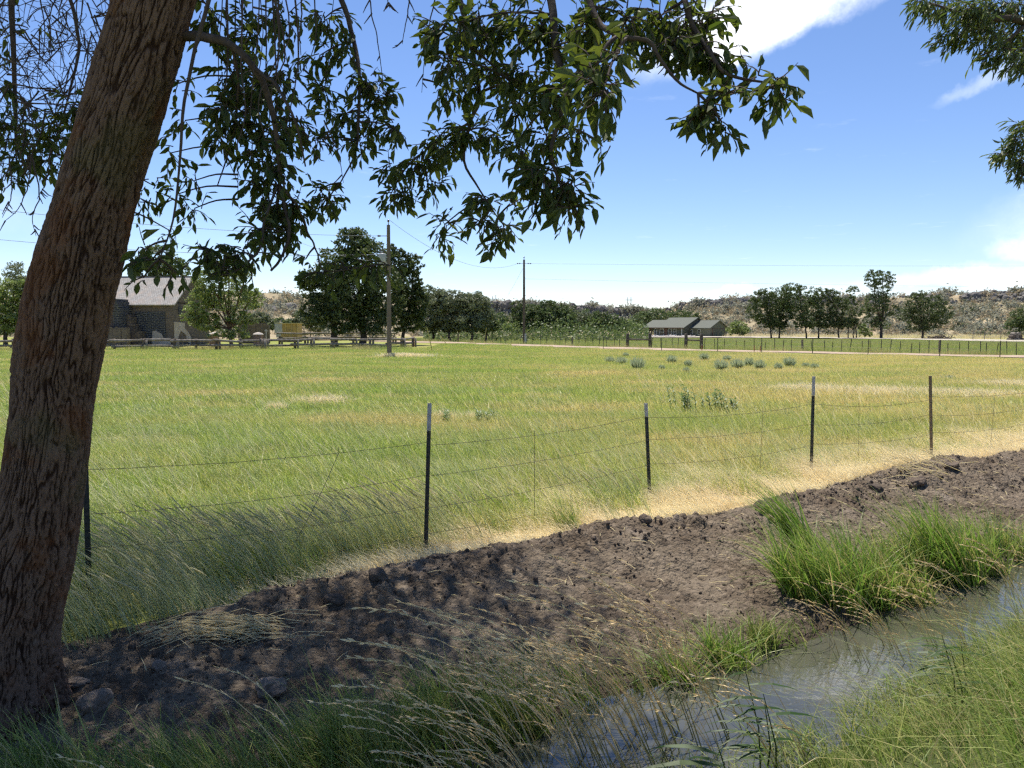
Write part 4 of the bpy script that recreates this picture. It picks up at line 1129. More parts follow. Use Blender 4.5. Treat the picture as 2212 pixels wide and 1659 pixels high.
# local x along the ridge (towards the garage), local y to the back; origin = main body's near front corner
def roof2(x0, x1, y0, y1, ze, zr, over=0.45, th=0.16, gable=True):
    ym = (y0 + y1) / 2; objs = []
    y0o, y1o = y0 - over, y1 + over; k = (zr - ze) / (ym - y0); zo = ze - over * k
    V = []
    for x in (x0 - over, x1 + over):
        V += [(x, y0o, zo), (x, ym, zr), (x, y1o, zo), (x, y0o, zo - th), (x, ym, zr - th), (x, y1o, zo - th)]
    F = [[0, 6, 7, 1], [1, 7, 8, 2], [3, 4, 10, 9], [4, 5, 11, 10], [0, 3, 9, 6], [2, 8, 11, 5], [0, 1, 4, 3], [1, 2, 5, 4], [6, 9, 10, 7], [7, 10, 11, 8]]
    mb = MB(); mb.add(V, F); return mb
def gable_tri(x, y0, y1, ze, zr, th=0.2):
    V = [(x, y0, ze), (x, y1, ze), (x, (y0 + y1) / 2, zr), (x - th, y0, ze), (x - th, y1, ze), (x - th, (y0 + y1) / 2, zr)]
    mb = MB(); mb.add(V, [[0, 1, 2], [3, 5, 4]]); mb.add(V, [[0, 3, 4, 1], [1, 4, 5, 2], [2, 5, 3, 0]]); return mb
_lp(MB().box((-5.4, 5.2, 1.25), (10.8, 10.4, 2.6)), 'main_wall', M_SIDE, hs, False)
_lp(roof2(-9.2, 0, -0.5, 10.9, 2.60, 5.25), 'main_roof', M_HROOF, hs, False)
_lp(gable_tri(0, 0, 10.4, 2.55, 4.95), 'gable', M_SIDE, hs, False)
_lp(roof2(-14.4, -9.0, -0.5, 8.4, 2.56, 4.6), 'porch_roof', M_HROOF, hs, False)
_lp(MB().box((-7.2, -1.05, 2.36), (15.3, 0.06, 0.22)), 'fascia', M_TRIM, hs, False)
for x in (-13.9, -11.4): _lp(MB().box((x, -0.4, 1.2), (0.2, 0.2, 2.5)), 'porch_post', M_TRIM, hs, False)
_lp(MB().box((-0.25, -0.75, 1.2), (0.13, 0.13, 2.5)), 'porch_post', M_WFR, hs, False)
_lp(MB().box((-7.0, -1.1, 0.0), (15.0, 2.2, 0.14)), 'porch_floor', M_PORCH, hs, False)
_lp(MB().box((3.3, 6.1, 1.25), (6.5, 7.2, 2.6)), 'garage_wall', M_SIDE2, hs, False)
_lp(roof2(0.6, 6.55, 2.5, 9.7, 2.60, 4.45, 0.4), 'garage_roof', M_HROOF, hs, False)
_lp(gable_tri(6.55, 2.5, 9.7, 2.55, 4.3), 'garage_gable', M_SIDE2, hs, False)
gd = _lp(MB().box((6.60, 6.1, 1.05), (0.08, 4.9, 2.1)), 'garage_door', M_GDOOR, hs, False)
for z in (0.52, 1.05, 1.58): _lp(MB().box((6.645, 6.1, z), (0.02, 4.9, 0.035)), 'panel_joint', M_SIDE, gd, False)
_lp(MB().box((6.605, 6.1, 2.17), (0.1, 5.3, 0.12)), 'door_trim', M_TRIM, hs, False)
for yy in (3.56, 8.64): _lp(MB().box((6.605, yy, 1.05), (0.1, 0.14, 2.1)), 'door_trim', M_TRIM, hs, False)
def window(x, z, w, hgt, y=-0.02, axis='x'):
    f = _lp(MB().box((x, y, z), (w + 0.22, 0.08, hgt + 0.22)), 'window', M_WFR, hs, False)
    for dz in (-0.25, 0.25): _lp(MB().box((x, y - 0.05, z + dz * hgt), (w, 0.05, hgt * 0.46)), 'pane', M_GLASS, f, False)
window(-10.2, 1.3, 0.75, 1.5); window(-7.9, 1.15, 1.3, 1.7); window(-5.0, 1.3, 0.9, 1.5); window(-3.2, 1.3, 0.7, 1.4); window(3.0, 1.3, 0.7, 1.3, 2.47)
dr = _lp(MB().box((-6.45, -0.03, 1.1), (1.0, 0.1, 2.1)), 'door', M_TRIM, hs, False); _lp(MB().tube([(-6.1, -0.13, 1.05), (-6.02, -0.13, 1.05)], 0.04, 6), 'handle', M_GREY, dr, False)
window(0.55, 1.3, 0.5, 1.0, 2.47)
# drive of pale gravel in front of the house and the tree row
ribbon('driveway', [(30, 196), (hc[0] - 6, hc[1] - 14), (hc[0] + 6, hc[1] - 12), (gx(1750, 182), 182), (gx(2000, 152), 152), (gx(2215, 118), 118), (110, 85)], [16.0] * 160, M_GRAVEL, 0.22, 160, 1.0)
# ------------------------------------------------------------------ hills with rim rock and sagebrush
def make_hillmat():
    t = NT('sage_hillside'); p = t.pos()
    n1 = t.noise(p, 0.05, 5, 0.6); n2 = t.noise(p, 0.35, 6, 0.65); n3 = t.noise(p, 1.6, 5, 0.7)
    col = t.mix(t.ss(n1, 0.4, 0.62), (0.40, 0.315, 0.195), (0.32, 0.27, 0.17))
    col = t.mix(t.ss(n2, 0.48, 0.68), col, (0.21, 0.18, 0.115))
    col = t.mix(t.math('MULTIPLY', t.ss(n3, 0.55, 0.75), 0.6), col, (0.50, 0.41, 0.25))
    return t.done(t.principled(col, 0.95, t.bump(n3, 0.7, 0.3), 0.1))
M_HILL = make_hillmat()
M_ROCK = simple_mat('basalt_rim', (0.13, 0.12, 0.112), (0.22, 0.20, 0.175), 0.8, 0.95, 0.15, 0.6)
def hill(name, us, vs, foot, crest, seed, back=260, steep=0.22):
    un = np.arange(us[0], us[-1] + 1, 4.0); m = 46
    vc = np.interp(un, us, vs); Df = np.interp(un, foot[0], foot[1]); Dc = np.interp(un, crest[0], crest[1])
    V = np.zeros((len(un), m, 3))
    for i, u in enumerate(un):
        tt = np.concatenate([np.linspace(0, 1, m - 8), 1 + np.array([0.03, .08, .2, .5, 1.0, 1.6, 2.2, 3.0])])
        D = Df[i] + (Dc[i] - Df[i]) * tt
        zc = CAMZ + (702 - vc[i]) / FPX * Dc[i] * 1.003
        zf = float(h_field(gx(u, Df[i]), Df[i])) - 0.6
        prof = np.where(tt < 1, (1 - steep) * np.clip(tt / 0.93, 0, 1) ** 1.25 + steep * sstep(tt, 0.92, 1.0), 1 + 0.0 * tt)
        z = zf + (zc - zf) * prof
        x = (u - 1106.0) / FPX * D
        nz = fbm(x / 22.0 + seed, D / 22.0, 0, 4) * 1.5 * np.sin(np.clip(tt, 0, 1) * math.pi * 0.9) + 0.35 * fbm(x / 5.0, D / 5.0, seed, 3) * np.clip(tt * 3, 0, 1)
        z = z + nz * np.where(tt > 1, np.clip(1.0 - (tt - 1) * 3, 0, 1), 1) - np.clip(tt - 1, 0, 3) * 0.5
        V[i, :, 0] = x; V[i, :, 1] = D; V[i, :, 2] = z
    n = len(un); i = np.arange(n - 1)[:, None] * m; j = np.arange(m - 1)[None, :]
    F = np.stack([i + j, i + m + j, i + m + j + 1, i + j + 1], -1).reshape(-1, 4)
    o = link(name, np_mesh(name, V.reshape(-1, 3), F, True, None, [M_HILL])); o['kind'] = 'structure'
    return un, V
def bilerp(un, V, u, r):
    """points on the hill sheet: u in frame units, r = row 0..m-1"""
    n, m, _ = V.shape
    a = np.clip((u - un[0]) / 4.0, 0, n - 1.001); i = a.astype(int); fa = (a - i)[:, None]
    j = np.clip(r, 0, m - 1.001).astype(int); fb = (np.clip(r, 0, m - 1.001) - j)[:, None]
    return (V[i, j] * (1 - fa) + V[i + 1, j] * fa) * (1 - fb) + (V[i, j + 1] * (1 - fa) + V[i + 1, j + 1] * fa) * fb
def leaf_quads(P, size, r, up=0.3, asp=0.55, nrm=None):
    """random small leaf faces (pointed quads) at P"""
    n = len(P)
    d = r.normal(0, 1, (n, 3)); d /= np.linalg.norm(d, axis=1)[:, None]
    nn = r.normal(0, 1, (n, 3)) + (0 if nrm is None else nrm); nn[:, 2] += up
    s = np.cross(d, nn); s /= np.linalg.norm(s, axis=1)[:, None] + 1e-9
    L = (np.broadcast_to(size, (n,)) * r.uniform(0.6, 1.35, n))[:, None]
    V = np.stack([P - d * L * 0.5, P + s * L * asp * 0.5, P + d * L * 0.5, P - s * L * asp * 0.5], 1)
    F = np.arange(n)[:, None] * 4 + np.arange(4)[None, :]
    return V.reshape(-1, 3), F
def leaf_mat(name, c1, c2, trans=0.3, gloss=0.03, third=None):
    t = NT(name); col = t.mix(t.attr('rnd'), c1, c2)
    if third: col = t.mix(t.math('MULTIPLY', t.ss(t.attr('cl'), 0.62, 0.95), 0.7), col, third)
    return t.done(t.leafy(col, trans, gloss))
M_SAGE = leaf_mat('sage_leaf', (0.22, 0.225, 0.165), (0.34, 0.33, 0.24), 0.35, 0.02)
M_SAGE2 = leaf_mat('dry_brush', (0.33, 0.27, 0.17), (0.46, 0.385, 0.25), 0.35, 0.02)
M_SAGE3 = leaf_mat('green_brush', (0.11, 0.125, 0.07), (0.17, 0.185, 0.10), 0.35, 0.02)
def bush_proto(name, mat, n, seed, leaf=0.22, flat=0.8):
    r = np.random.default_rng(seed)
    k = r.normal(0, 1, (9, 3)); k /= np.linalg.norm(k, axis=1)[:, None]; k[:, 2] = np.abs(k[:, 2])
    c = k * r.uniform(0.25, 0.5, (9, 1)); c[:, 2] += 0.12
    P = c[r.integers(0, 9, n)] + r.normal(0, 0.17, (n, 3)); P[:, 2] = np.abs(P[:, 2]) * flat
    V, F = leaf_quads(P, leaf, r, 0.8)
    return np_mesh(name, V, F, False, {'rnd': np.repeat(r.uniform(0, 1, n), 4), 'cl': np.zeros(4 * n)}, [mat])
def rock_mesh(name, mat, seed, sub=2, rough=0.35, sq_=(1, 1, 1)):
    import bmesh
    bm = bmesh.new(); bmesh.ops.create_icosphere(bm, subdivisions=sub, radius=0.5)
    V = np.array([v.co[:] for v in bm.verts]); F = np.array([[v.index for v in f.verts] for f in bm.faces]); bm.free()
    nz = fbm(V[:, 0] * 2.2 + seed * 7.1, V[:, 1] * 2.2, V[:, 2] * 2.2 + seed, 3)
    V = V * (1 + rough * nz)[:, None]
    V = np.sign(V) * np.abs(V) ** 0.85 * np.asarray(sq_)
    return np_mesh(name, V, F, False, None, [mat])
c_bush = proto_collection('hill_bush', [bush_proto('hill_bush', m, 90, 400 + i) for i, m in enumerate((M_SAGE, M_SAGE, M_SAGE2, M_SAGE2, M_SAGE3, M_SAGE))])
c_rock = proto_collection('rim_boulder', [rock_mesh('rim_boulder', M_ROCK, 500 + i, 2, 0.45, (1, 1, 1.15)) for i in range(6)])
def dress(un, V, nb, nr, umin, umax, bush, rock, names, labels, rows=(1, 44), rimr=(35.0, 38.6), p=(0.25, 0.2, 0.2, 0.15, 0.1, 0.1)):
    u = rng.uniform(umin, umax, nb); r = rng.uniform(rows[0], rows[1], nb) 
    kp = pnoise(u / 34.0, r / 5.0, 6.0) + 0.5 * pnoise(u / 12.0, r / 2.0, 1.0) > -0.16; u, r = u[kp], r[kp]; nb = len(u)
    P = bilerp(un, V, u, r); P[:, 2] -= 0.1
    scl = np.clip(np.exp(rng.normal(-0.1, 0.50, nb)), 0.3, 2.4) * bush
    o = scatter(names[0], P, np.stack([0 * u, 0 * u, rng.uniform(0, 6, nb)], 1), scl, rng.choice(6, nb, p=p), c_bush); tag(o, labels[0], 'sagebrush', kind='stuff')
    u = rng.uniform(umin, umax, nr); r = rng.uniform(rimr[0], rimr[1], nr)
    keep = pnoise(u / 45.0, r / 5, 3.0) > -0.30
    spill = rng.uniform(0, 1, nr) < 0.16; r = np.where(spill, rng.uniform(8, rimr[1], nr), r); u, r, spill = u[keep], r[keep], spill[keep]; nr = len(u)
    P = bilerp(un, V, u, r); scl = np.exp(rng.normal(0, 0.4, nr)) * rock * np.where(spill, 0.55, 1)
    o = scatter(names[1], P, rng.uniform(-0.4, 0.4, (nr, 3)) + np.stack([0 * u, 0 * u, rng.uniform(0, 6, nr)], 1), scl, rng.integers(0, 6, nr), c_rock); tag(o, labels[1], 'rocks', kind='stuff')
un, V = hill('hill_right', [1385, 1430, 1470, 1530, 1620, 1800, 1950, 2100, 2212, 2500, 2900], [704, 676, 657, 652, 649, 647, 643, 637, 634, 628, 620],
             ([1385, 1500, 2000, 2300, 2900], [262, 236, 205, 190, 160]), ([1385, 1500, 2000, 2300, 2900], [330, 300, 275, 262, 235]), 3.0)
dress(un, V, 4200, 1300, 1400, 2700, 2.1, 1.15, ('hill_sagebrush', 'rim_rocks'), ('sagebrush dotting the hillside behind the tree row', 'dark basalt rim rocks along the top of the hill behind the house'), (1, 41), (34.5, 37.8))
un, V = hill('hill_left', [-500, 0, 300, 480, 560, 600, 650, 760, 900, 1000], [640, 642, 640, 634, 633, 635, 641, 648, 658, 690],
             ([-500, 500, 1000], [150, 165, 220]), ([-500, 500, 1000], [270, 285, 330]), 9.0)
dress(un, V, 2600, 500, -100, 980, 2.1, 1.5, ('hill_sagebrush', 'rim_rocks'), ('sagebrush on the hillside between the pale tree and the big dark tree', 'dark boulders on the hillside behind the road sign'), (3, 43), (22, 30))
un, V = hill('hill_far', [700, 850, 1060, 1150, 1240, 1390, 1450, 1600], [656, 656, 658, 660, 664, 674, 678, 690],
             ([700, 1600], [400, 400]), ([700, 1600], [455, 470]), 15.0, steep=0.5)
dress(un, V, 1800, 1800, 820, 1500, 3.0, 1.9, ('mesa_sagebrush', 'mesa_rim_rocks'), ('grey sagebrush on top of the far mesa', 'dark cliff rocks of the far mesa behind the tree line'), (30, 43), (33, 37.5), (0.4, 0.3, 0.05, 0.05, 0.1, 0.1))

# ------------------------------------------------------------------ trees across the valley
M_BARK = simple_mat('tree_bark', (0.105, 0.085, 0.068), (0.06, 0.05, 0.042), 2.5, 0.95, 0.1, 0.5)
M_BARK2 = simple_mat('red_bark', (0.17, 0.10, 0.075), (0.09, 0.06, 0.05), 2.5, 0.95, 0.1, 0.5)
M_LDARK = leaf_mat('dark_leaf', (0.045, 0.070, 0.018), (0.105, 0.140, 0.040), 0.36, 0.05, (0.12, 0.14, 0.05))
M_LMID = leaf_mat('mid_leaf', (0.07, 0.11, 0.03), (0.145, 0.19, 0.06), 0.36, 0.05, (0.15, 0.17, 0.08))
M_LPALE = leaf_mat('pale_leaf', (0.15, 0.21, 0.045), (0.29, 0.35, 0.10), 0.42, 0.05, (0.24, 0.25, 0.15))
M_LWIL = leaf_mat('willow_leaf', (0.125, 0.15, 0.075), (0.22, 0.245, 0.125), 0.34, 0.05, (0.19, 0.20, 0.13))
def tree(name, label, D, base, blobs, mat, leaf=0.30, n=3000, seed=0, bark=None, trunk_r=0.25, fork=0.45, cat='tree', group=None, clump=0.20, trunks=None, lean=0, asp=0.6, hollow=0.45):
    """base=(u,v); blobs=[(u,v,ru,rv)] outline lumps in frame units at distance D"""
    r = np.random.default_rng(seed + 1000)
    k = D / FPX
    b = at(base[0], base[1], D); zg = float(h(b[0], b[1], False)); b[2] = zg
    e = empty(name, tuple(b), label, cat, group)
    Bl = []
    for (u, v, ru, rv) in blobs:
        c = at(u, v, D); Bl.append((c + np.array([0, r.uniform(-0.5, 0.5) * ru * k, 0]), np.array([ru * k, ru * k * 0.9, rv * k])))
    vol = np.array([x[1][0] * x[1][2] for x in Bl]); vol = vol / vol.sum()
    # limbs
    mb = MB(); bark = bark or M_BARK
    top = np.mean([x[0] for x in Bl], axis=0)
    for tb in (trunks or [base[0]]):
        b0 = at(tb, base[1], D); b0[2] = zg
        near = sorted(Bl, key=lambda x: abs(x[0][0] - b0[0]))[:max(2, len(Bl) // len(trunks or [1]))]
        low = min(x[0][2] for x in near)
        f = b0 + (np.array([np.mean([x[0][0] for x in near]), b0[1], 0]) - np.array([b0[0], b0[1], 0])) * 0.25; f[2] = zg + (low - zg) * fork + 0.6
        mb.tube([b0 - [0, 0, 0.3], b0 + [0, 0, 0.15], (b0 + f) / 2 + [r.normal(0, 0.1), 0, 0], f], [trunk_r * 1.35, trunk_r * 0.95, trunk_r * 0.8, trunk_r * 0.65], 9)
        for (c, rad) in near:
            m1 = f + (c - f) * 0.5 + r.normal(0, 0.12, 3) * rad; m1[2] += 0.1 * rad[2]
            tip = c + np.array([0, 0, 0.5 * rad[2]])
            mb.tube([f, m1, c, tip], [trunk_r * 0.5, trunk_r * 0.34, trunk_r * 0.22, trunk_r * 0.08], 7)
            for q in range(4):
                dd = r.normal(0, 1, 3); dd /= np.linalg.norm(dd); dd[2] = abs(dd[2]) * 0.6 
                a0 = m1 + (c - m1) * r.uniform(0.2, 1.0)
                mb.tube([a0, a0 + dd * rad * 0.45, a0 + dd * rad * 0.85 + [0, 0, -0.02]], [trunk_r * 0.22, trunk_r * 0.13, trunk_r * 0.05], 5)
    part(mb, 'trunk', bark, e, True)
    # crown: clumps of leaves gathered towards the outside of each lump
    n = int(n * 2.0); nc = max(40, int(n / 20)); which = r.choice(len(Bl), nc, p=vol)
    dirs = r.normal(0, 1, (nc, 3)); dirs /= np.linalg.norm(dirs, axis=1)[:, None]
    rad = r.uniform(hollow ** 3, 1.12, nc) ** (1 / 3.0)
    Cc = np.array([Bl[w][0] for w in which]) + dirs * rad[:, None] * np.array([Bl[w][1] for w in which])
    cs = np.array([np.mean(Bl[w][1]) for w in which])
    li = r.integers(0, nc, n)
    g = r.normal(0, 1, (n, 3)); g /= np.linalg.norm(g, axis=1)[:, None]; g *= r.uniform(0, 1, (n, 1)) ** 0.5
    mean_r = np.mean([np.mean(x[1]) for x in Bl])
    cl_r = np.clip(clump * (0.6 * mean_r + 0.4 * cs), 0.25, 1.3) * r.uniform(0.6, 1.4, nc)
    P = Cc[li] + g * cl_r[li][:, None] * np.array([1.25, 1.25, 0.8])
    P[:, 2] = np.maximum(P[:, 2], zg + 0.1)
    V, F = leaf_quads(P, leaf, r, 0.35, asp, dirs[li] * 0.6)
    clv = r.uniform(0, 1, nc)[li]
    rnd = np.clip(r.uniform(0, 1, n) * 0.6 + 0.5 * r.uniform(0, 1, nc)[li] - 0.05, 0, 1)
    me = np_mesh('crown', V, F, False, {'rnd': np.repeat(rnd, 4), 'cl': np.repeat(clv, 4)}, [mat])
    o = link('crown', me, e); o.location = -Vector(e.location); o['kind'] = 'stuff'
    return e
TREES = [
 # the big dark cottonwoods
 dict(label='big dense dark tree with rounded top beside the transformer pole', D=80, base=(782, 735), blobs=[(765, 530, 42, 34), (735, 575, 50, 40), (800, 565, 50, 42), (700, 620, 50, 42), (770, 630, 62, 55), (690, 670, 36, 38), (830, 640, 42, 60), (745, 680, 55, 40), (800, 690, 45, 32), (668, 605, 22, 22), (760, 505, 22, 12)], mat='D', leaf=0.30, n=15000, seed=1, trunk_r=0.42, trunks=[782, 722], fork=0.5),
 dict(label='smaller dark tree crowded against the big one right of the transformer pole', D=84, base=(872, 733), blobs=[(862, 570, 24, 30), (895, 575, 20, 28), (880, 620, 34, 40), (905, 655, 18, 40), (862, 670, 26, 45), (893, 690, 24, 28), (848, 545, 12, 16)], mat='D', leaf=0.28, n=7000, seed=2, trunk_r=0.25),
 # in front of and behind the stone building
 dict(label='pale green forked tree in front of the stone building gable', D=75, base=(500, 742), blobs=[(455, 600, 34, 24), (500, 590, 42, 26), (535, 585, 18, 16), (440, 640, 38, 30), (490, 640, 50, 34), (540, 645, 28, 26), (425, 680, 30, 28), (520, 690, 30, 22), (470, 570, 22, 10), (505, 720, 34, 14), (455, 700, 26, 26)], mat='P', leaf=0.22, n=8000, seed=3, trunk_r=0.20, bark='R', fork=0.85, clump=0.2, hollow=0.3),
 dict(label='green tree rising behind the stone building roof', D=108, base=(352, 730), blobs=[(350, 562, 38, 30), (320, 580, 26, 24), (385, 585, 28, 26), (350, 610, 45, 26)], mat='M', leaf=0.36, n=3600, seed=4),
 dict(label='bushy tree at the far left edge behind the log fence', D=82, base=(12, 735), blobs=[(-20, 640, 45, 50), (20, 640, 34, 40), (30, 690, 28, 30), (0, 700, 40, 24), (45, 625, 18, 30)], mat='P', leaf=0.26, n=5000, seed=5),
 dict(label='thin grey tree top behind the left edge bushes', D=120, base=(38, 730), blobs=[(35, 590, 24, 22), (20, 620, 30, 24), (52, 615, 14, 20)], mat='W', leaf=0.30, n=1300, seed=6, clump=0.3),
 dict(label='low tree behind the log fence just left of the trunk', D=95, base=(90, 732), blobs=[(80, 690, 30, 22), (110, 680, 30, 26), (140, 690, 24, 20)], mat='M', leaf=0.30, n=1600, seed=7),
 # willow shrubs between
 dict(label='grey willow shrub beside the plywood shed', D=112, base=(668, 727), blobs=[(655, 690, 24, 18), (680, 700, 24, 16)], mat='W', leaf=0.34, n=1700, seed=8, trunk_r=0.08, cat='shrub'),
 dict(label='round grey shrub behind the stone pillar', D=112, base=(570, 727), blobs=[(560, 690, 26, 16), (585, 702, 24, 14), (545, 700, 20, 14)], mat='W', leaf=0.34, n=1900, seed=9, trunk_r=0.08, cat='shrub'),
 dict(label='dark shrub behind the road sign', D=118, base=(620, 727), blobs=[(610, 700, 22, 14), (632, 704, 18, 12)], mat='M', leaf=0.34, n=1100, seed=10, trunk_r=0.08, cat='shrub'),
 # thicket between the dark tree and the dark pole
 dict(label='tall feathery willow just right of the big dark tree', D=125, base=(935, 720), blobs=[(925, 645, 20, 24), (940, 660, 24, 26), (930, 690, 26, 22)], mat='W', leaf=0.36, n=2400, seed=11),
 dict(label='broad olive willow with the highest top in the thicket', D=122, base=(972, 720), blobs=[(970, 650, 26, 22), (955, 670, 22, 26), (985, 672, 26, 28), (970, 698, 32, 18), (955, 640, 12, 12)], mat='W', leaf=0.34, n=3600, seed=12),
 dict(label='olive willow with a split top in the thicket', D=120, base=(1018, 720), blobs=[(1008, 660, 18, 22), (1030, 655, 20, 20), (1040, 680, 20, 24), (1020, 695, 30, 20)], mat='W', leaf=0.34, n=3200, seed=13),
 dict(label='low dark willow at the right end of the thicket', D=124, base=(1050, 720), blobs=[(1048, 690, 16, 24), (1058, 702, 14, 14)], mat='M', leaf=0.32, n=1500, seed=14),
 # tree line behind the dark pole
 dict(label='small dark tree left of the dark utility pole', D=165, base=(1078, 718), blobs=[(1076, 694, 14, 18), (1086, 700, 12, 14)], mat='M', leaf=0.40, n=1100, seed=15),
 dict(label='pale low bush at the foot of the tree line', D=150, base=(1101, 722), blobs=[(1100, 706, 14, 10)], mat='P', leaf=0.34, n=600, seed=16, trunk_r=0.08, cat='shrub'),
 dict(label='dark tree half behind the dark utility pole', D=180, base=(1128, 718), blobs=[(1120, 670, 14, 16), (1130, 690, 20, 26), (1118, 704, 16, 14)], mat='D', leaf=0.42, n=1900, seed=17),
 dict(label='broad tree right of the dark utility pole', D=180, base=(1158, 718), blobs=[(1155, 672, 16, 14), (1165, 690, 20, 24), (1148, 700, 18, 16)], mat='M', leaf=0.42, n=1900, seed=18),
 dict(label='tallest tree of the far line with a pointed top', D=182, base=(1188, 718), blobs=[(1184, 664, 13, 15), (1192, 684, 20, 24), (1180, 702, 18, 14)], mat='M', leaf=0.42, n=2000, seed=19),
 dict(label='dark slim tree in the far line', D=180, base=(1215, 718), blobs=[(1214, 672, 9, 14), (1218, 692, 17, 24)], mat='M', leaf=0.42, n=1500, seed=20),
 dict(label='tree with a bare twiggy top in the far line', D=184, base=(1240, 718), blobs=[(1236, 674, 10, 14), (1243, 694, 18, 22)], mat='W', leaf=0.42, n=1500, seed=21),
 dict(label='rounded tree below the mesa cliff in the far line', D=186, base=(1270, 718), blobs=[(1266, 690, 18, 18), (1276, 702, 18, 14)], mat='M', leaf=0.42, n=1500, seed=22),
 dict(label='dark low tree below the mesa cliff', D=186, base=(1303, 718), blobs=[(1298, 692, 18, 16), (1310, 703, 17, 13)], mat='D', leaf=0.42, n=1500, seed=23),
 dict(label='low olive tree near the brace posts', D=188, base=(1335, 718), blobs=[(1328, 696, 16, 14), (1342, 704, 18, 12)], mat='M', leaf=0.42, n=1300, seed=24),
 dict(label='pale green bush left of the house porch', D=190, base=(1362, 719), blobs=[(1356, 702, 20, 12), (1372, 708, 16, 9)], mat='P', leaf=0.40, n=1300, seed=25, trunk_r=0.1, cat='shrub'),
 dict(label='dark green trees rising behind the porch roof', D=235, base=(1400, 716), blobs=[(1390, 690, 20, 14), (1412, 684, 22, 14), (1436, 688, 20, 13), (1376, 698, 14, 12)], mat='M', leaf=0.5, n=2200, seed=26),
 dict(label='olive trees rising behind the main roof ridge', D=245, base=(1480, 712), blobs=[(1462, 680, 24, 11), (1490, 683, 22, 10)], mat='M', leaf=0.5, n=1300, seed=27),
 dict(label='round green bush right of the garage', D=200, base=(1596, 726), blobs=[(1594, 706, 20, 14), (1604, 714, 18, 9), (1582, 714, 14, 9)], mat='P', leaf=0.40, n=1500, seed=28, trunk_r=0.1, cat='shrub'),
 # the row on the right
 dict(label='first tree of the right-hand row, broad and dark, nearest the garage', D=172, base=(1666, 733), blobs=[(1640, 645, 20, 18), (1655, 632, 16, 10), (1645, 672, 26, 22), (1668, 660, 20, 24), (1662, 690, 22, 16)], mat='D', leaf=0.36, n=3400, seed=30, trunk_r=0.22, fork=0.6),
 dict(label='dark tree with a straight trunk, second in the right-hand row', D=174, base=(1683, 731), blobs=[(1690, 640, 18, 20), (1695, 665, 20, 24), (1685, 690, 16, 14)], mat='D', leaf=0.36, n=2600, seed=31, trunk_r=0.22, fork=0.7),
 dict(label='tall brighter-topped tree, third in the right-hand row', D=170, base=(1742, 732), blobs=[(1712, 630, 20, 18), (1726, 622, 14, 10), (1722, 655, 24, 22), (1730, 682, 20, 18)], mat='M', leaf=0.36, n=3000, seed=32, trunk_r=0.2, fork=0.7),
 dict(label='tree with a leaning trunk in the middle of the right-hand row', D=172, base=(1768, 732), blobs=[(1760, 640, 18, 18), (1778, 632, 14, 12), (1765, 665, 22, 22), (1775, 690, 20, 16)], mat='M', leaf=0.36, n=2900, seed=33, trunk_r=0.2, fork=0.7),
 dict(label='narrow tree with a notched top just left of the small-stemmed tree', D=171, base=(1812, 732), blobs=[(1800, 640, 17, 18), (1806, 665, 18, 24), (1796, 690, 18, 18)], mat='D', leaf=0.36, n=2500, seed=34, trunk_r=0.2, fork=0.7),
 dict(label='small-stemmed tree with a thin light top left of the tall tree', D=170, base=(1840, 732), blobs=[(1842, 632, 13, 14), (1838, 655, 16, 16), (1842, 680, 20, 18), (1836, 698, 18, 10)], mat='M', leaf=0.34, n=2000, seed=35, trunk_r=0.14, trunks=[1832, 1844, 1850]),
 dict(label='tallest tree of the right-hand row with an open forked crown', D=166, base=(1903, 735), blobs=[(1885, 602, 16, 18), (1908, 596, 15, 13), (1922, 605, 12, 18), (1892, 625, 20, 16), (1912, 640, 16, 14), (1885, 655, 22, 20), (1920, 670, 18, 14), (1890, 690, 20, 14), (1875, 672, 14, 14)], mat='M', leaf=0.34, n=3800, seed=36, trunk_r=0.34, fork=0.9),
 dict(label='wide round-headed tree standing alone right of the tall one', D=160, base=(1992, 737), blobs=[(1975, 655, 20, 20), (1985, 640, 14, 10), (2020, 655, 22, 18), (1995, 675, 36, 24), (2035, 680, 24, 20), (1960, 680, 18, 16), (2000, 700, 36, 14)], mat='D', leaf=0.34, n=4600, seed=37, trunk_r=0.26, fork=0.55),
 dict(label='green tree cut by the right edge of the view', D=140, base=(2200, 737), blobs=[(2195, 690, 20, 20), (2215, 680, 24, 24), (2185, 708, 16, 12), (2230, 700, 24, 20)], mat='M', leaf=0.30, n=2400, seed=38, trunk_r=0.22, fork=0.8),
 dict(label='low green shrub under the tallest row tree', D=178, base=(1868, 731), blobs=[(1864, 712, 14, 14), (1874, 718, 12, 9)], mat='P', leaf=0.34, n=700, seed=39, trunk_r=0.08, cat='shrub'),
]
_MM = dict(D=M_LDARK, M=M_LMID, P=M_LPALE, W=M_LWIL)
_kinds = dict(D='dark_tree', M='green_tree', P='pale_tree', W='willow_tree')
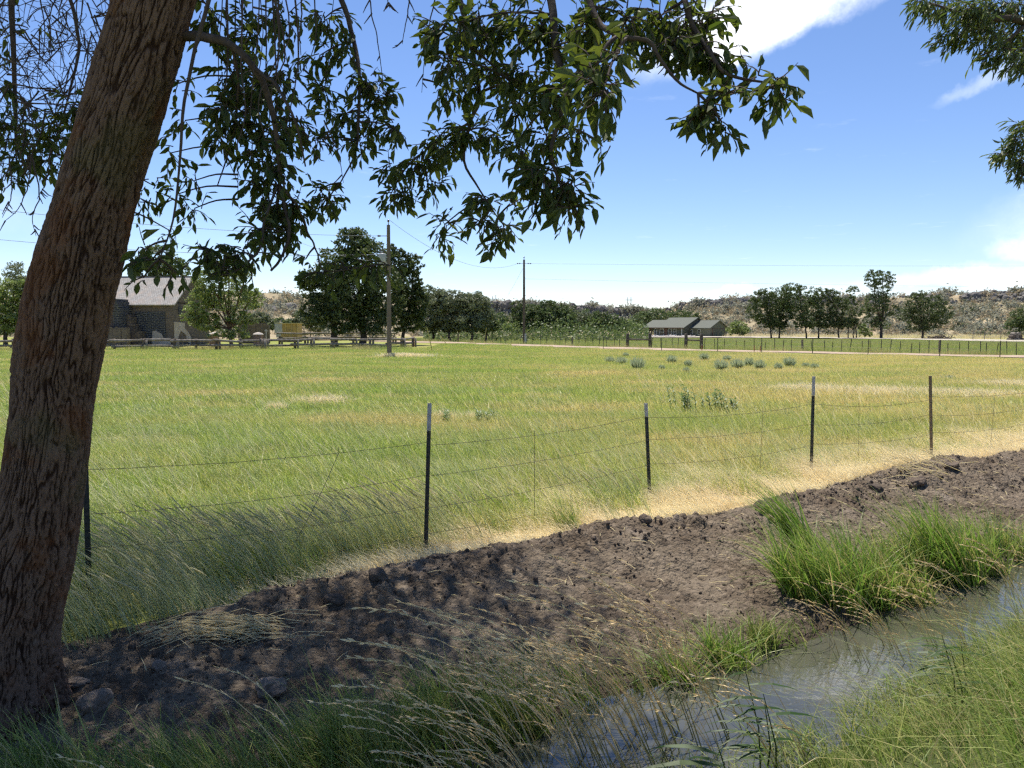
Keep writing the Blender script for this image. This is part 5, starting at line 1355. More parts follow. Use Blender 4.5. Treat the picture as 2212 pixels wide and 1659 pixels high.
for t_ in TREES:
    kw = dict(t_); mk = kw.pop('mat'); bk = kw.pop('bark', None)
    if mk in 'MWD' and 900 < t_['base'][0] < 1460:
        kw['blobs'] = [(u, v - 1, ru * 1.5, rv * 1.10) for (u, v, ru, rv) in t_['blobs']] + [(t_['base'][0], 706, 28, 13)]; kw['n'] = int(t_['n'] * 1.5)
    if t_['base'][0] > 1640 and t_.get('cat') != 'shrub':
        bu = t_['base'][0]; kw['blobs'] = [(u, v, ru * 1.12, rv * 1.04) for (u, v, ru, rv) in t_['blobs']] + [(bu + 10, 704, 13, 8), (bu - 14, 700, 12, 8), (bu - 3, 694, 18, 10)]; kw['n'] = int(t_['n'] * 1.45); kw['leaf'] = t_['leaf'] * 0.85
    nm = 'shrub' if kw.get('cat') == 'shrub' else _kinds[mk]
    tree(nm, kw.pop('label'), kw.pop('D'), kw.pop('base'), kw.pop('blobs'), _MM[mk], bark=M_BARK2 if bk else None, **kw)
# ------------------------------------------------------------------ the big tree on the bank
def spline(P, n):
    """Catmull-Rom through P"""
    P = np.asarray(P, float); P = np.vstack([2 * P[0] - P[1], P, 2 * P[-1] - P[-2]])
    m = len(P) - 3; out = []
    for t in np.linspace(0, m - 1e-6, n):
        i = int(t); f = t - i; a, b, c, d = P[i:i + 4]
        out.append(0.5 * (2 * b + (c - a) * f + (2 * a - 5 * b + 4 * c - d) * f * f + (3 * b - a - 3 * c + d) * f ** 3))
    return np.array(out)
def make_bark():
    t = NT('furrowed_bark'); p = t.obj()
    rd = t.attr('ridge'); n1 = t.noise(p, 3.0, 5, 0.6); n2 = t.noise(t.scale(p, (85, 85, 22)), 1.0, 5, 0.65); n3 = t.noise(p, 1.4, 4, 0.6)
    col = t.mix(t.ss(rd, -0.35, 0.80), (0.042, 0.022, 0.014), (0.178, 0.112, 0.078))
    col = t.mix(t.math('MULTIPLY', t.ss(n2, 0.50, 0.74), 0.55), col, (0.28, 0.21, 0.165))
    col = t.mix(t.math('MULTIPLY', t.ss(n1, 0.50, 0.62), 0.55), col, (0.175, 0.072, 0.032))
    col = t.mix(t.math('MULTIPLY', t.ss(n3, 0.55, 0.68), 0.45), col, (0.125, 0.115, 0.055))
    return t.done(t.principled(col, 0.95, t.bump(n2, 0.9, 0.014), 0.12))
M_TBARK = make_bark()
M_LIMB = simple_mat('limb_bark', (0.105, 0.080, 0.064), (0.06, 0.046, 0.038), 20, 0.95, 0.12, 0.5)
M_TWIG = simple_mat('twig_bark', (0.105, 0.078, 0.065), (0.07, 0.052, 0.046), 25, 0.9, 0.15)
FACE = -math.pi / 2
def main_trunk():
    cl = [(-28, 1680, 4.32), (4, 1545, 4.28), (24, 1400, 4.25), (58, 1200, 4.22), (95, 1000, 4.2), (126, 800, 4.18), (160, 600, 4.14), (214, 400, 4.1), (276, 200, 4.06), (335, 0, 4.02), (392, -170, 4.0)]
    P = [at(u, v, D) for u, v, D in cl]
    top = P[-1]; P += [top + np.array([0.32, 0.05, 0.75]), top + np.array([0.55, 0.25, 1.6]), top + np.array([0.6, 0.5, 2.6])]
    P = np.array(P); n, m = 820, 220
    C_ = spline(P, n)
    seg = np.concatenate([[0], np.cumsum(np.linalg.norm(np.diff(C_, axis=0), axis=1))])
    wid = np.interp(C_[:, 2], [-0.2, 0.15, 0.6, 1.5, 2.5, 3.2, 4.0, 5.2, 7.5], [0.30, 0.235, 0.212, 0.206, 0.198, 0.182, 0.164, 0.142, 0.075])
    T = np.gradient(C_, axis=0); T /= np.linalg.norm(T, axis=1)[:, None]
    A = np.cross(T, [0, 1, 0]); A /= np.linalg.norm(A, axis=1)[:, None]; B = np.cross(T, A)
    k_ = np.linspace(0, 2 * math.pi, m, endpoint=False); th = k_ + 0.62 * np.sin(k_ - FACE)
    TT, SS = np.meshgrid(th, seg, indexing='xy')
    Rr = wid[:, None] * np.ones_like(TT)
    cx, cy = np.cos(TT) * Rr, np.sin(TT) * Rr
    w1 = 0.55 * pnoise(cx * 6, cy * 6, SS * 3.5); w2 = 0.55 * pnoise(cx * 6 + 9, cy * 6, SS * 3.5)
    a = pnoise(cx * 36 + w1 * 1.6, cy * 36 + w2 * 1.6, SS * 3.6 + 2.0)
    b = pnoise(cx * 66 + w1 * 2.4, cy * 66 + w2 * 2.4, SS * 9.0 + 9.0)
    c = pnoise(cx * 95, cy * 95, SS * 45.0)
    g1 = np.exp(-(a / 0.085) ** 2); g2 = np.exp(-(b / 0.10) ** 2)
    ridge = 0.75 - 1.25 * g1 - 0.75 * g2 * (1 - g1) + 0.45 * a
    big = 0.030 * pnoise(cx * 3.0, cy * 3.0, SS * 1.1 + 4) + 0.010 * pnoise(cx * 9.0, cy * 9.0, SS * 2.5)
    # healed scar of a lost branch
    kz = np.exp(-((SS - seg[np.argmin(np.abs(C_[:, 2] - 3.28))]) / 0.11) ** 2 - ((TT - 4.55) / 0.35) ** 2)
    flare = 0.055 * np.clip((0.45 - C_[:, 2]) / 0.6, 0, 1)[:, None] ** 1.5 * (1 + np.cos(5 * TT + 0.8) * 0.9)
    rr = Rr + big + flare + 0.012 * np.clip(ridge, -0.8, 0.95) + 0.0035 * c + 0.02 * kz
    V = C_[:, None, :] + rr[..., None] * (np.cos(TT)[..., None] * A[:, None, :] + np.sin(TT)[..., None] * B[:, None, :])
    i = np.arange(n - 1)[:, None] * m; j = np.arange(m)[None, :]
    F = np.stack([i + j, i + (j + 1) % m, i + m + (j + 1) % m, i + m + j], -1).reshape(-1, 4)
    return C_, wid, np_mesh('trunk', V.reshape(-1, 3), F[:, ::-1], True, {'ridge': np.clip(ridge + 0.25 * c, -1, 1).ravel()}, [M_TBARK])
CL, WID, me_trunk = main_trunk()
tb = CL[0].copy(); tb[2] = float(h(CL[12][0], CL[12][1], False))
big = empty('elm_tree', tuple(tb), 'large leaning tree with furrowed brown bark at the left, boughs drooping overhead', 'tree')
o = link('trunk', me_trunk, big); o.location = -Vector(big.location); o['label'] = 'thick leaning trunk with furrowed grey-brown bark'

LK = 0.60
SK = []          # skeleton samples (point, radius)
twigs = MB()
def limb(pts, r0, r1, name='limb', sides=9, keep=True, n=26, wob=0.012):
    P = spline(pts, n); r0 = r0 * LK; r1 = r1 * LK
    k = np.linspace(0, 1, n)
    P = P + wob * np.stack([pnoise(k * 9 + r0 * 300, 1.0 + i * 7.7) for i in range(3)], 1) * np.sin(np.pi * np.minimum(1, k * 1.5))[:, None]
    rad = r0 + (r1 - r0) * k ** 0.8
    rad = rad * (1 + 0.12 * pnoise(k * 30, r0 * 500))
    if name: part(MB().tube(P, rad, sides), name, M_LIMB, big, True)
    else: twigs.tube(P, rad, 5, False)
    if keep:
        for p, r_ in zip(P, rad): SK.append((p, r_))
    return P
def pt(u, v, D): return at(u, v, D)
# bough leaving the trunk inside the frame
limb([pt(392, 78, 4.05), pt(445, 80, 3.95), pt(500, 96, 3.9), pt(548, 145, 3.9), pt(580, 210, 3.95), pt(598, 300, 4.0), pt(604, 400, 4.05), pt(588, 490, 4.1)], 0.046, 0.012)
limb([pt(548, 145, 3.9), pt(600, 190, 3.8), pt(640, 270, 3.75), pt(660, 360, 3.8)], 0.018, 0.006)
limb([pt(500, 96, 3.9), pt(515, 170, 4.0), pt(508, 260, 4.1), pt(490, 340, 4.2), pt(470, 400, 4.2)], 0.016, 0.005)
# leaders above the frame
f1 = CL[560]; f2 = CL[640]; f3 = CL[700]
limb([f1, pt(620, -260, 4.3), pt(900, -300, 4.5), pt(1160, -240, 4.2), pt(1400, -150, 3.9), pt(1560, -60, 3.8)], 0.10, 0.02)
limb([pt(620, -260, 4.3), pt(690, -120, 4.6), pt(735, -10, 4.7), pt(762, 80, 4.7), pt(776, 160, 4.6), pt(774, 260, 4.5), pt(768, 330, 4.5), pt(735, 395, 4.5)], 0.04, 0.006)
limb([pt(1060, -270, 4.3), pt(1150, -120, 3.9), pt(1190, 0, 3.7), pt(1200, 110, 3.6), pt(1222, 175, 3.55), pt(1208, 260, 3.6), pt(1190, 325, 3.6), pt(1205, 385, 3.6), pt(1230, 440, 3.6)], 0.045, 0.007)
limb([pt(1190, -200, 4.1), pt(1255, -60, 3.4), pt(1290, 40, 3.2), pt(1330, 75, 3.1), pt(1400, 88, 3.1), pt(1424, 125, 3.1), pt(1464, 176, 3.1), pt(1508, 202, 3.1)], 0.03, 0.006)
limb([pt(1400, -150, 3.9), pt(1470, -20, 3.4), pt(1500, 60, 3.3), pt(1552, 142, 3.2), pt(1585, 165, 3.2), pt(1640, 176, 3.2), pt(1690, 180, 3.2)], 0.028, 0.005)
limb([pt(900, -300, 4.5), pt(960, -100, 4.2), pt(1010, 60, 4.2), pt(1035, 200, 4.3), pt(1015, 265, 4.3), pt(1002, 345, 4.3), pt(1030, 400, 4.3), pt(1075, 470, 4.3)], 0.035, 0.006)
limb([pt(1035, 200, 4.3), pt(1106, 180, 4.0), pt(1171, 235, 3.9), pt(1215, 290, 3.9)], 0.014, 0.006)
limb([pt(1015, 265, 4.3), pt(940, 310, 4.4), pt(880, 360, 4.5), pt(838, 430, 4.5)], 0.014, 0.005)
limb([f2, pt(180, -420, 4.6), pt(60, -260, 5.0), pt(26, -60, 5.1), pt(30, 130, 5.1), pt(36, 330, 5.1)], 0.07, 0.016)
limb([pt(60, -260, 5.0), pt(130, -60, 4.8), pt(170, 80, 4.8), pt(150, 200, 4.8), pt(120, 300, 4.8)], 0.03, 0.006)
limb([pt(600, 400, 4.05), pt(570, 480, 3.9), pt(560, 540, 3.8), pt(500, 590, 3.7), pt(440, 590, 3.7)], 0.012, 0.005)
limb([f1, pt(470, -120, 3.6), pt(440, 40, 3.5), pt(400, 200, 3.5), pt(390, 330, 3.5), pt(375, 470, 3.5), pt(345, 560, 3.4)], 0.022, 0.005)
limb([pt(604, 400, 4.05), pt(625, 500, 4.0), pt(605, 560, 4.0), pt(585, 585, 4.0)], 0.016, 0.010)           # broken stub
limb([pt(640, 440, 4.1), pt(665, 500, 4.2), pt(685, 545, 4.3), pt(705, 585, 4.3), pt(800, 575, 4.4)], 0.012, 0.004)
limb([pt(604, 400, 4.05), pt(640, 440, 4.1)], 0.012, 0.011, keep=False)
# bare hanging twigs against the sky
for pts in ([(793, -60), (800, 10), (815, 85), (826, 165), (828, 180)], [(885, -40), (882, 20), (872, 75), (869, 95)], [(950, -40), (930, 40), (918, 120), (911, 200)], [(842, -40), (838, 0), (842, 18)],
            [(700, 260), (730, 330), (742, 395)], [(250, 380), (215, 460), (200, 520)], [(70, 330), (60, 400), (40, 450), (8, 480)], [(70, 340), (85, 420), (70, 470), (78, 510)], [(110, 320), (100, 390), (80, 430)], [(20, 340), (25, 420), (5, 470)],
            [(640, 250), (665, 300), (690, 350)], [(1330, 75), (1390, 100), (1430, 128), (1460, 150)], [(1424, 125), (1470, 140), (1490, 142)]):
    limb([pt(u, v, 4.2) for u, v in pts], 0.008, 0.0022, None)
    P_ = np.array(pts)
    for k in range(5):
        i = rng.integers(0, len(pts) - 1); f = rng.uniform(0.2, 0.9); u, v = P_[i] + (P_[i + 1] - P_[i]) * f
        l = rng.uniform(12, 36); a = rng.choice([-1, 1]) * rng.uniform(0.4, 1.0)
        twigs.tube([pt(u, v, 4.2), pt(u + l * math.sin(a) * 0.6, v + l * 0.45, 4.2), pt(u + l * math.sin(a), v + l * math.cos(a) * 0.9, 4.22)], [0.0042, 0.003, 0.0016], 4, False)
# long thin stems hanging through the left-hand foliage
for k in range(18):
    u = rng.uniform(455, 700); v0 = rng.uniform(-60, 60); L = rng.uniform(200, 430); D = rng.uniform(3.7, 4.5)
    if u > 640: L *= 0.6
    P4 = [pt(u, v0 - 60, D), pt(u + rng.normal(0, 10), v0 + L * 0.35, D), pt(u + rng.normal(0, 16), v0 + L * 0.7, D), pt(u + rng.normal(0, 22), v0 + L, D)]
    limb(P4, rng.uniform(0.005, 0.011), 0.003, None, n=14)
# tangle of fine dead twigs high on the left
for k in range(150):
    u, v = rng.uniform(-40, 250), rng.uniform(-60, 300)
    if u > 235 - v * 0.30: continue
    D = rng.uniform(4.4, 5.6); a = rng.normal(0.3, 0.9); l = rng.uniform(60, 170)
    pts = [pt(u, v, D), pt(u + l * 0.4 * math.sin(a) + rng.normal(0, 8), v + l * 0.4 * math.cos(a), D), pt(u + l * math.sin(a), v + l * math.cos(a) * 0.9, D + rng.normal(0, 0.2))]
    P = spline(pts, 7); twigs.tube(P, np.linspace(0.0055, 0.0018, 7), 4, False)
    for q in range(6):
        i = rng.integers(2, 7); d = rng.normal(0, 1, 3); d /= np.linalg.norm(d); ll = rng.uniform(0.05, 0.16)
        twigs.tube([P[i], P[i] + d * ll * 0.5, P[i] + d * ll + [0, 0, -0.02]], [0.0026, 0.002, 0.0012], 3, False)

# leaf masses: (u, v, ru, rv, D, leaves)
MASS = [
 (470, 40, 60, 60, 4.3, 130), (540, 60, 60, 60, 4.5, 170), (610, 40, 50, 50, 4.6, 120), (500, 150, 55, 55, 4.2, 150), (560, 190, 50, 60, 4.1, 170), (620, 170, 40, 60, 4.4, 130), (520, 250, 60, 50, 4.1, 170), (590, 290, 50, 50, 4.1, 170),
 (640, 260, 40, 40, 4.4, 90), (480, 230, 40, 40, 4.0, 70), (470, 290, 34, 40, 4.2, 60), (600, 360, 45, 40, 4.1, 130), (570, 400, 45, 35, 4.1, 90), (545, 330, 36, 30, 4.1, 60), (600, 450, 50, 36, 4.1, 150), (640, 440, 40, 30, 4.2, 80), (570, 500, 55, 34, 4.0, 150), (520, 545, 50, 24, 3.8, 90), (450, 545, 44, 22, 3.7, 60), (620, 500, 30, 30, 4.1, 60),
 (700, 40, 50, 40, 4.8, 100), (690, 120, 40, 36, 4.7, 80), (740, 110, 36, 34, 4.7, 70), (790, 180, 40, 36, 4.6, 110), (820, 205, 36, 24, 4.6, 70), (700, 200, 45, 34, 4.7, 90), (740, 250, 40, 34, 4.6, 80), (800, 260, 34, 30, 4.6, 70), (850, 275, 30, 26, 4.5, 60), (770, 310, 34, 26, 4.5, 50), (680, 300, 30, 30, 4.6, 60), (710, 430, 34, 26, 4.6, 70), (690, 410, 24, 20, 4.6, 30),
 (940, 60, 34, 44, 3.7, 46), (985, 50, 50, 50, 3.7, 80), (970, 130, 50, 36, 3.7, 60), (1040, 60, 55, 60, 3.9, 130), (1100, 50, 60, 60, 3.9, 150), (1170, 60, 60, 60, 3.7, 150), (1060, 150, 60, 40, 4.2, 130), (1130, 150, 55, 50, 3.9, 130), (1010, 190, 45, 34, 4.3, 90), (960, 190, 34, 26, 4.3, 40),
 (1240, 90, 60, 60, 3.6, 150), (1190, 200, 50, 44, 3.6, 110), (1120, 230, 50, 34, 4.0, 90), (1290, 50, 60, 50, 3.3, 110), (1360, 40, 60, 46, 3.3, 110), (1420, 40, 60, 40, 3.4, 110), (1480, 50, 60, 44, 3.4, 130), (1530, 40, 40, 40, 3.5, 80), (1450, 90, 50, 30, 3.3, 70), (1525, 105, 46, 36, 3.3, 90), (1560, 125, 30, 26, 3.3, 40),
 (1280, 160, 55, 40, 2.7, 55), (1300, 205, 50, 44, 2.6, 55), (1250, 200, 40, 40, 2.8, 45), (1330, 130, 40, 34, 2.8, 40),
 (1000, 290, 60, 32, 4.3, 130), (950, 310, 50, 26, 4.4, 80), (900, 350, 50, 26, 4.4, 90), (850, 360, 44, 22, 4.5, 60), (860, 410, 44, 22, 4.5, 70), (925, 400, 40, 22, 4.4, 50), (840, 440, 28, 14, 4.5, 24), (1060, 280, 40, 34, 4.2, 60), (1110, 320, 44, 34, 4.0, 70),
 (1180, 300, 40, 36, 3.7, 70), (1240, 290, 40, 28, 3.7, 50), (1300, 310, 30, 14, 3.7, 16), (1180, 370, 46, 34, 3.6, 90), (1220, 400, 40, 34, 3.6, 90), (1240, 450, 36, 26, 3.6, 60), (1170, 440, 44, 26, 3.7, 60), (1150, 380, 34, 30, 3.8, 50), (1110, 440, 30, 24, 4.1, 30), (1050, 430, 44, 20, 4.3, 46), (1090, 490, 34, 26, 4.3, 60), (1040, 480, 44, 20, 4.3, 50), (960, 485, 36, 14, 4.4, 34), (950, 515, 24, 12, 4.4, 24), (1070, 520, 30, 10, 4.3, 20),
 (1530, 220, 34, 26, 3.1, 40), (1510, 250, 30, 22, 3.1, 26), (1560, 265, 30, 36, 3.1, 44), (1580, 200, 26, 24, 3.1, 26), (1670, 185, 34, 32, 3.1, 50), (1690, 205, 26, 30, 3.1, 34), (1640, 165, 22, 14, 3.2, 14), (1600, 150, 16, 12, 3.2, 8),
 (330, 560, 44, 36, 3.5, 30), (310, 600, 26, 20, 3.5, 10), (380, 590, 34, 24, 3.5, 17), (310, 540, 30, 26, 3.5, 18), (300, 430, 20, 34, 4.6, 20), (330, 400, 36, 50, 4.6, 40), (380, 420, 30, 40, 4.6, 30), (370, 330, 30, 50, 4.6, 30), (400, 260, 24, 44, 4.6, 23), (385, 180, 20, 40, 4.6, 18), (420, 450, 40, 40, 4.6, 35), (420, 390, 34, 30, 4.6, 23), (370, 500, 30, 24, 4.6, 15),
 (20, 270, 50, 50, 4.9, 130), (80, 290, 50, 44, 4.8, 120), (140, 270, 44, 44, 4.7, 100), (170, 230, 34, 30, 4.7, 50), (40, 340, 50, 40, 4.9, 120), (110, 345, 44, 30, 4.8, 80), (10, 390, 30, 26, 4.9, 40), (20, 190, 40, 40, 5.0, 60), (180, 320, 24, 34, 4.6, 40), (60, 60, 44, 60, 5.2, 40), (0, 80, 30, 60, 5.2, 60),
 (475, 580, 40, 16, 3.7, 34), (530, 575, 30, 16, 3.8, 26), (660, 560, 22, 14, 4.2, 14), (700, 590, 44, 16, 4.3, 34), (740, 575, 34, 18, 4.4, 34), (800, 570, 34, 14, 4.4, 30), (840, 572, 30, 10, 4.4, 18),
]
LP, LD, LN, LL = [], [], [], []
SKP = np.array([p for p, r_ in SK]); SKR = np.array([r_ for p, r_ in SK])
def leaf_shoot(a, d, L, spacing, leaf, droop, r_):
    """a twig from a along d with alternate leaves"""
    n = 6; P = [a]; dd = d / np.linalg.norm(d)
    for i in range(n):
        dd = dd + np.array([0, 0, -droop / n]) + r_.normal(0, 0.10, 3); dd /= np.linalg.norm(dd); P.append(P[-1] + dd * L / n)
    P = np.array(P); k = np.linspace(0, 1, n + 1)
    twigs.tube(P, np.linspace(0.0034, 0.0012, n + 1), 4, False)
    m = max(3, int(L / spacing))
    for i in range(m):
        t = (i + 0.6) / m; p = np.array([np.interp(t, k, P[:, j]) for j in range(3)])
        td = P[min(n, int(t * n) + 1)] - P[int(t * n) if t < 1 else n - 1]; td /= np.linalg.norm(td)
        sd = np.cross(td, r_.normal(0, 1, 3)); sd /= np.linalg.norm(sd)
        ld = td * 0.7 + sd * (0.75 if i % 2 else -0.75) * r_.uniform(0.5, 1.2) + np.array([-0.12, 0, -0.45]); ld /= np.linalg.norm(ld)
        nn = r_.normal(0, 0.55, 3) + np.array([0, 0, 1.0]); nn -= ld * nn.dot(ld); nn /= np.linalg.norm(nn)
        LP.append(p); LD.append(ld); LN.append(nn); LL.append(leaf * r_.choice([r_.uniform(0.45, 0.9), r_.uniform(0.9, 1.45)]))
def fill_mass(c, rad, nleaf, leaf, r_, conn=True):
    if conn:
        dist = np.linalg.norm(SKP - c, axis=1) - 2.0 * SKR
        a = SKP[np.argmin(dist)]
        if np.linalg.norm(a - c) > 0.06:
            mid = (a + c) / 2 + np.array([0, 0, 0.06 * np.linalg.norm(a - c)])
            twigs.tube(spline([a, mid, c], 7), np.linspace(0.0065, 0.0034, 7), 5, False)
    left = nleaf
    while left > 0:
        off = r_.normal(0, 0.42, 3) * rad; d = r_.normal(0, 1, 3) + off / rad * 1.2; d[2] -= 0.35; d[0] -= 0.15
        L = float(np.clip(r_.uniform(0.6, 1.2) * np.mean(rad), 0.10, 0.42))
        n0 = len(LP); leaf_shoot(c + off * 0.6, d, L, 0.026, leaf, 0.5, r_); left -= len(LP) - n0
for k, (u, v, ru, rv, D, nl) in enumerate(MASS):
    r_ = np.random.default_rng(3000 + k); kk = D / FPX
    fill_mass(at(u, v, D), np.array([ru * kk, 0.5 * (ru + rv) * kk, rv * kk]), int(nl * (0.80 if u < 700 else 0.95)), 0.062, r_)
n_view = len(LP)
# the crown above the view
r_ = np.random.default_rng(77); cnt = 0; tries = 0
crown_sk = []
for (x, y, z) in ((-5.6, 7.0, 8.0), (-3.6, 10.0, 9.0), (-1.6, 9.6, 8.6), (-0.6, 7.0, 7.6), (-5.0, 5.0, 7.4), (-2.4, 5.6, 8.2), (-3.2, 7.6, 9.8), (-6.8, 8.4, 7.8), (-4.4, 11.4, 8.6), (-1.0, 11.2, 8.4), (-6.2, 10.4, 8.4)):
    limb([f3 if z > 8.1 else f2, (f2 + np.array([x, y, z])) / 2 + [0, 0, 0.5], np.array([x, y, z])], 0.055, 0.012)
CLM = []
while len(CLM) < 420 and tries < 16000:
    tries += 1
    p = np.array([r_.uniform(-8.6, 0.6), r_.uniform(3.2, 13.0), r_.uniform(5.6, 10.8)])
    if ((p[0] + 4.1) / 4.3) ** 2 + ((p[1] - 7.4) / 4.5) ** 2 + ((p[2] - 8.2) / 2.5) ** 2 > 1: continue
    if p[2] - 0.75 < CAMZ + 0.44 * p[1] + 0.1: continue
    CLM.append(p)
CLM = np.array(CLM); nn_ = 125; m_ = len(CLM) * nn_
P_ = np.repeat(CLM, nn_, 0) + r_.normal(0, 1, (m_, 3)) * np.array([0.38, 0.38, 0.28])
D_ = r_.normal(0, 1, (m_, 3)); D_[:, 2] -= 0.6; D_ /= np.linalg.norm(D_, axis=1)[:, None]
N_ = r_.normal(0, 0.6, (m_, 3)) + [0, 0, 1]; N_ -= D_ * np.sum(N_ * D_, 1)[:, None]; N_ /= np.linalg.norm(N_, axis=1)[:, None]
LP += list(P_); LD += list(D_); LN += list(N_); LL += list(0.10 * r_.uniform(0.7, 1.3, m_))
part(twigs, 'twigs', M_TWIG, big)['kind'] = 'stuff'

LP, LD, LN, LL = map(np.array, (LP, LD, LN, LL))
SHAPE = np.array([[0, 0, 0], [0.30, 0.21, 0.045], [0.66, 0.19, 0.025], [1.0, 0.0, -0.10], [0.66, -0.19, 0.025], [0.30, -0.21, 0.045]])
def leaf_geo(P, D, N, L, curl=None):
    S = np.cross(N, D)
    n = len(P); rw = np.random.default_rng(n + 5); wf = rw.uniform(0.65, 1.2, n)[:, None]; tf = rw.uniform(-0.28, 0.10, n)[:, None]; sk = rw.normal(0, 0.10, n)[:, None]; V = np.zeros((n, 6, 3))
    for k in range(6):
        x, y, z = SHAPE[k]
        V[:, k] = P + L[:, None] * (D * x + S * (y * wf + sk * x * x) + N * (z + tf * x * x))
    F = np.arange(n)[:, None] * 6
    return V.reshape(-1, 3), np.concatenate([F + np.array([[0, 1, 2, 3]]), F + np.array([[0, 3, 4, 5]])])
def make_leafmat(name, c1, c2, tc1, tc2, gloss=0.035):
    t = NT(name); rn = t.attr('rnd')
    return t.done(t.leafy(t.mix(rn, c1, c2), 0.40, gloss, t.mix(rn, tc1, tc2)))
M_ELM = make_leafmat('elm_leaf', (0.040, 0.066, 0.016), (0.090, 0.112, 0.034), (0.085, 0.130, 0.014), (0.18, 0.215, 0.028))
# the 300 leaves that show largest are leaves of their own
score = LL / np.maximum(LP[:, 1], 0.5); score[n_view:] = 0
uu = LP[:, 0] / LP[:, 1]; score[(np.abs(uu) > 0.66)] = 0
el = (LP[:, 2] - CAMZ) / LP[:, 1]; score[el > 0.41] = 0
pick = np.argsort(-score)[:300]; rest = np.ones(len(LP), bool); rest[pick] = False
V, F = leaf_geo(LP[rest], LD[rest], LN[rest], LL[rest])
me = np_mesh('crown', V, F, False, {'rnd': np.repeat(rng.uniform(0, 1, rest.sum()), 6)}, [M_ELM])
o = link('crown', me, big); o.location = -Vector(big.location); o['kind'] = 'stuff'
leaf_me = []
for k in range(5):
    V, F = leaf_geo(np.zeros((1, 3)), np.array([[1., 0, 0]]), np.array([[0, 0, 1.]]), np.ones(1))
    V[3, 2] -= 0.05 * k; V[:, 1] *= 0.85 + 0.07 * k
    leaf_me.append(np_mesh('leaf', V, F, False, {'rnd': np.full(6, k / 4.0)}, [M_ELM]))
bl = Vector(big.location)
for q, i in enumerate(pick):
    S = np.cross(LN[i], LD[i]); Mx = Matrix([[LD[i][a] * LL[i], S[a] * LL[i], LN[i][a] * LL[i], LP[i][a] - bl[a]] for a in range(3)] + [[0, 0, 0, 1]])
    o = bpy.data.objects.new('leaf', leaf_me[q % 5]); C.objects.link(o); o.parent = big; o.matrix_local = Mx

# ------------------------------------------------------------------ second tree, its boughs reach in at the upper right
twigs = MB(); LP, LD, LN, LL = [], [], [], []; SK = []
wt_b = np.array([9.6, 8.6, float(h(9.6, 8.6, False))])
wt = empty('willow_tree', tuple(wt_b), 'narrow-leaved tree whose leafy boughs hang in at the upper right corner', 'tree')
def wlimb(pts, r0, r1, name='limb'):
    P = spline(pts, 20); rad = np.linspace(r0, r1, 20); part(MB().tube(P, rad, 9), name, M_LIMB, wt, True)
    for p, q in zip(P, rad): SK.append((p, q))
tp = wt_b + np.array([0.1, -0.1, 4.0])
wlimb([wt_b - [0, 0, 0.3], wt_b + [0.08, 0, 1.2], wt_b + [0.0, -0.05, 2.6], tp, tp + [0.1, 0.1, 2.2]], 0.26, 0.12, 'trunk')
wlimb([tp, at(2330, 160, 8.2), at(2220, 50, 8.0), at(2110, 40, 7.9), at(2020, 10, 7.9)], 0.07, 0.01)
wlimb([tp, at(2330, 280, 8.3), at(2230, 320, 8.2), at(2190, 330, 8.2)], 0.04, 0.008)
wlimb([tp + [0, 0, 0.8], at(2300, -80, 8.0), at(2100, -60, 7.8), at(1980, -20, 7.8)], 0.05, 0.01)
wlimb([at(2220, 50, 8.0), at(2160, 100, 7.9), at(2120, 120, 7.9)], 0.02, 0.006)
wlimb([tp + [0, 0, 1.5], tp + [0.6, 0.3, 3.0]], 0.09, 0.03); wlimb([tp + [0, 0, 1.2], tp + [1.6, -0.5, 2.2]], 0.07, 0.03)
SKP = np.array([p for p, q in SK]); SKR = np.array([q for p, q in SK])
WM = [(2000, 8, 34, 20, 150), (2045, 15, 44, 26, 260), (2095, 20, 46, 30, 320), (2090, 60, 40, 26, 200), (2060, 76, 30, 18, 130), (2030, 88, 14, 8, 30), (2140, 20, 50, 36, 330), (2140, 70, 40, 26, 180), (2190, 20, 50, 40, 330), (2195, 75, 46, 40, 330), (2190, 115, 50, 24, 200), (2140, 118, 34, 12, 90), (2215, 120, 40, 30, 200), (1985, -4, 16, 10, 40),
      (2212, 270, 26, 20, 90), (2200, 300, 26, 18, 110), (2180, 325, 30, 14, 110), (2205, 345, 26, 18, 120), (2208, 378, 20, 16, 70), (2165, 330, 14, 8, 24), (2240, 320, 40, 60, 160), (2250, 60, 50, 60, 200)]
for k, (u, v, ru, rv, nl) in enumerate(WM):
    r_ = np.random.default_rng(5000 + k); kk = 8.0 / FPX
    fill_mass(at(u, v, 8.0 + r_.normal(0, 0.15)), np.array([ru * kk, ru * kk, rv * kk]), nl, 0.085, r_)
r_ = np.random.default_rng(78)
for k in range(26): fill_mass(tp + np.array([r_.normal(1.0, 0.8), r_.normal(0.2, 0.8), r_.uniform(1.6, 3.4)]), np.array([0.5, 0.5, 0.4]), 90, 0.09, r_)
part(twigs, 'twigs', M_TWIG, wt)['kind'] = 'stuff'
LP, LD, LN, LL = map(np.array, (LP, LD, LN, LL))
SHAPE = np.array([[0, 0, 0], [0.30, 0.11, 0.02], [0.66, 0.095, 0.0], [1.0, 0.0, -0.14], [0.66, -0.095, 0.0], [0.30, -0.11, 0.02]])
LD = LD + np.array([-0.35, 0, -0.15]); LD /= np.linalg.norm(LD, axis=1)[:, None]; LN -= LD * np.sum(LN * LD, 1)[:, None]; LN /= np.linalg.norm(LN, axis=1)[:, None]
V, F = leaf_geo(LP, LD, LN, LL)
M_WLEAF = make_leafmat('narrow_leaf', (0.060, 0.095, 0.022), (0.13, 0.16, 0.050), (0.10, 0.16, 0.02), (0.19, 0.24, 0.04), 0.09)
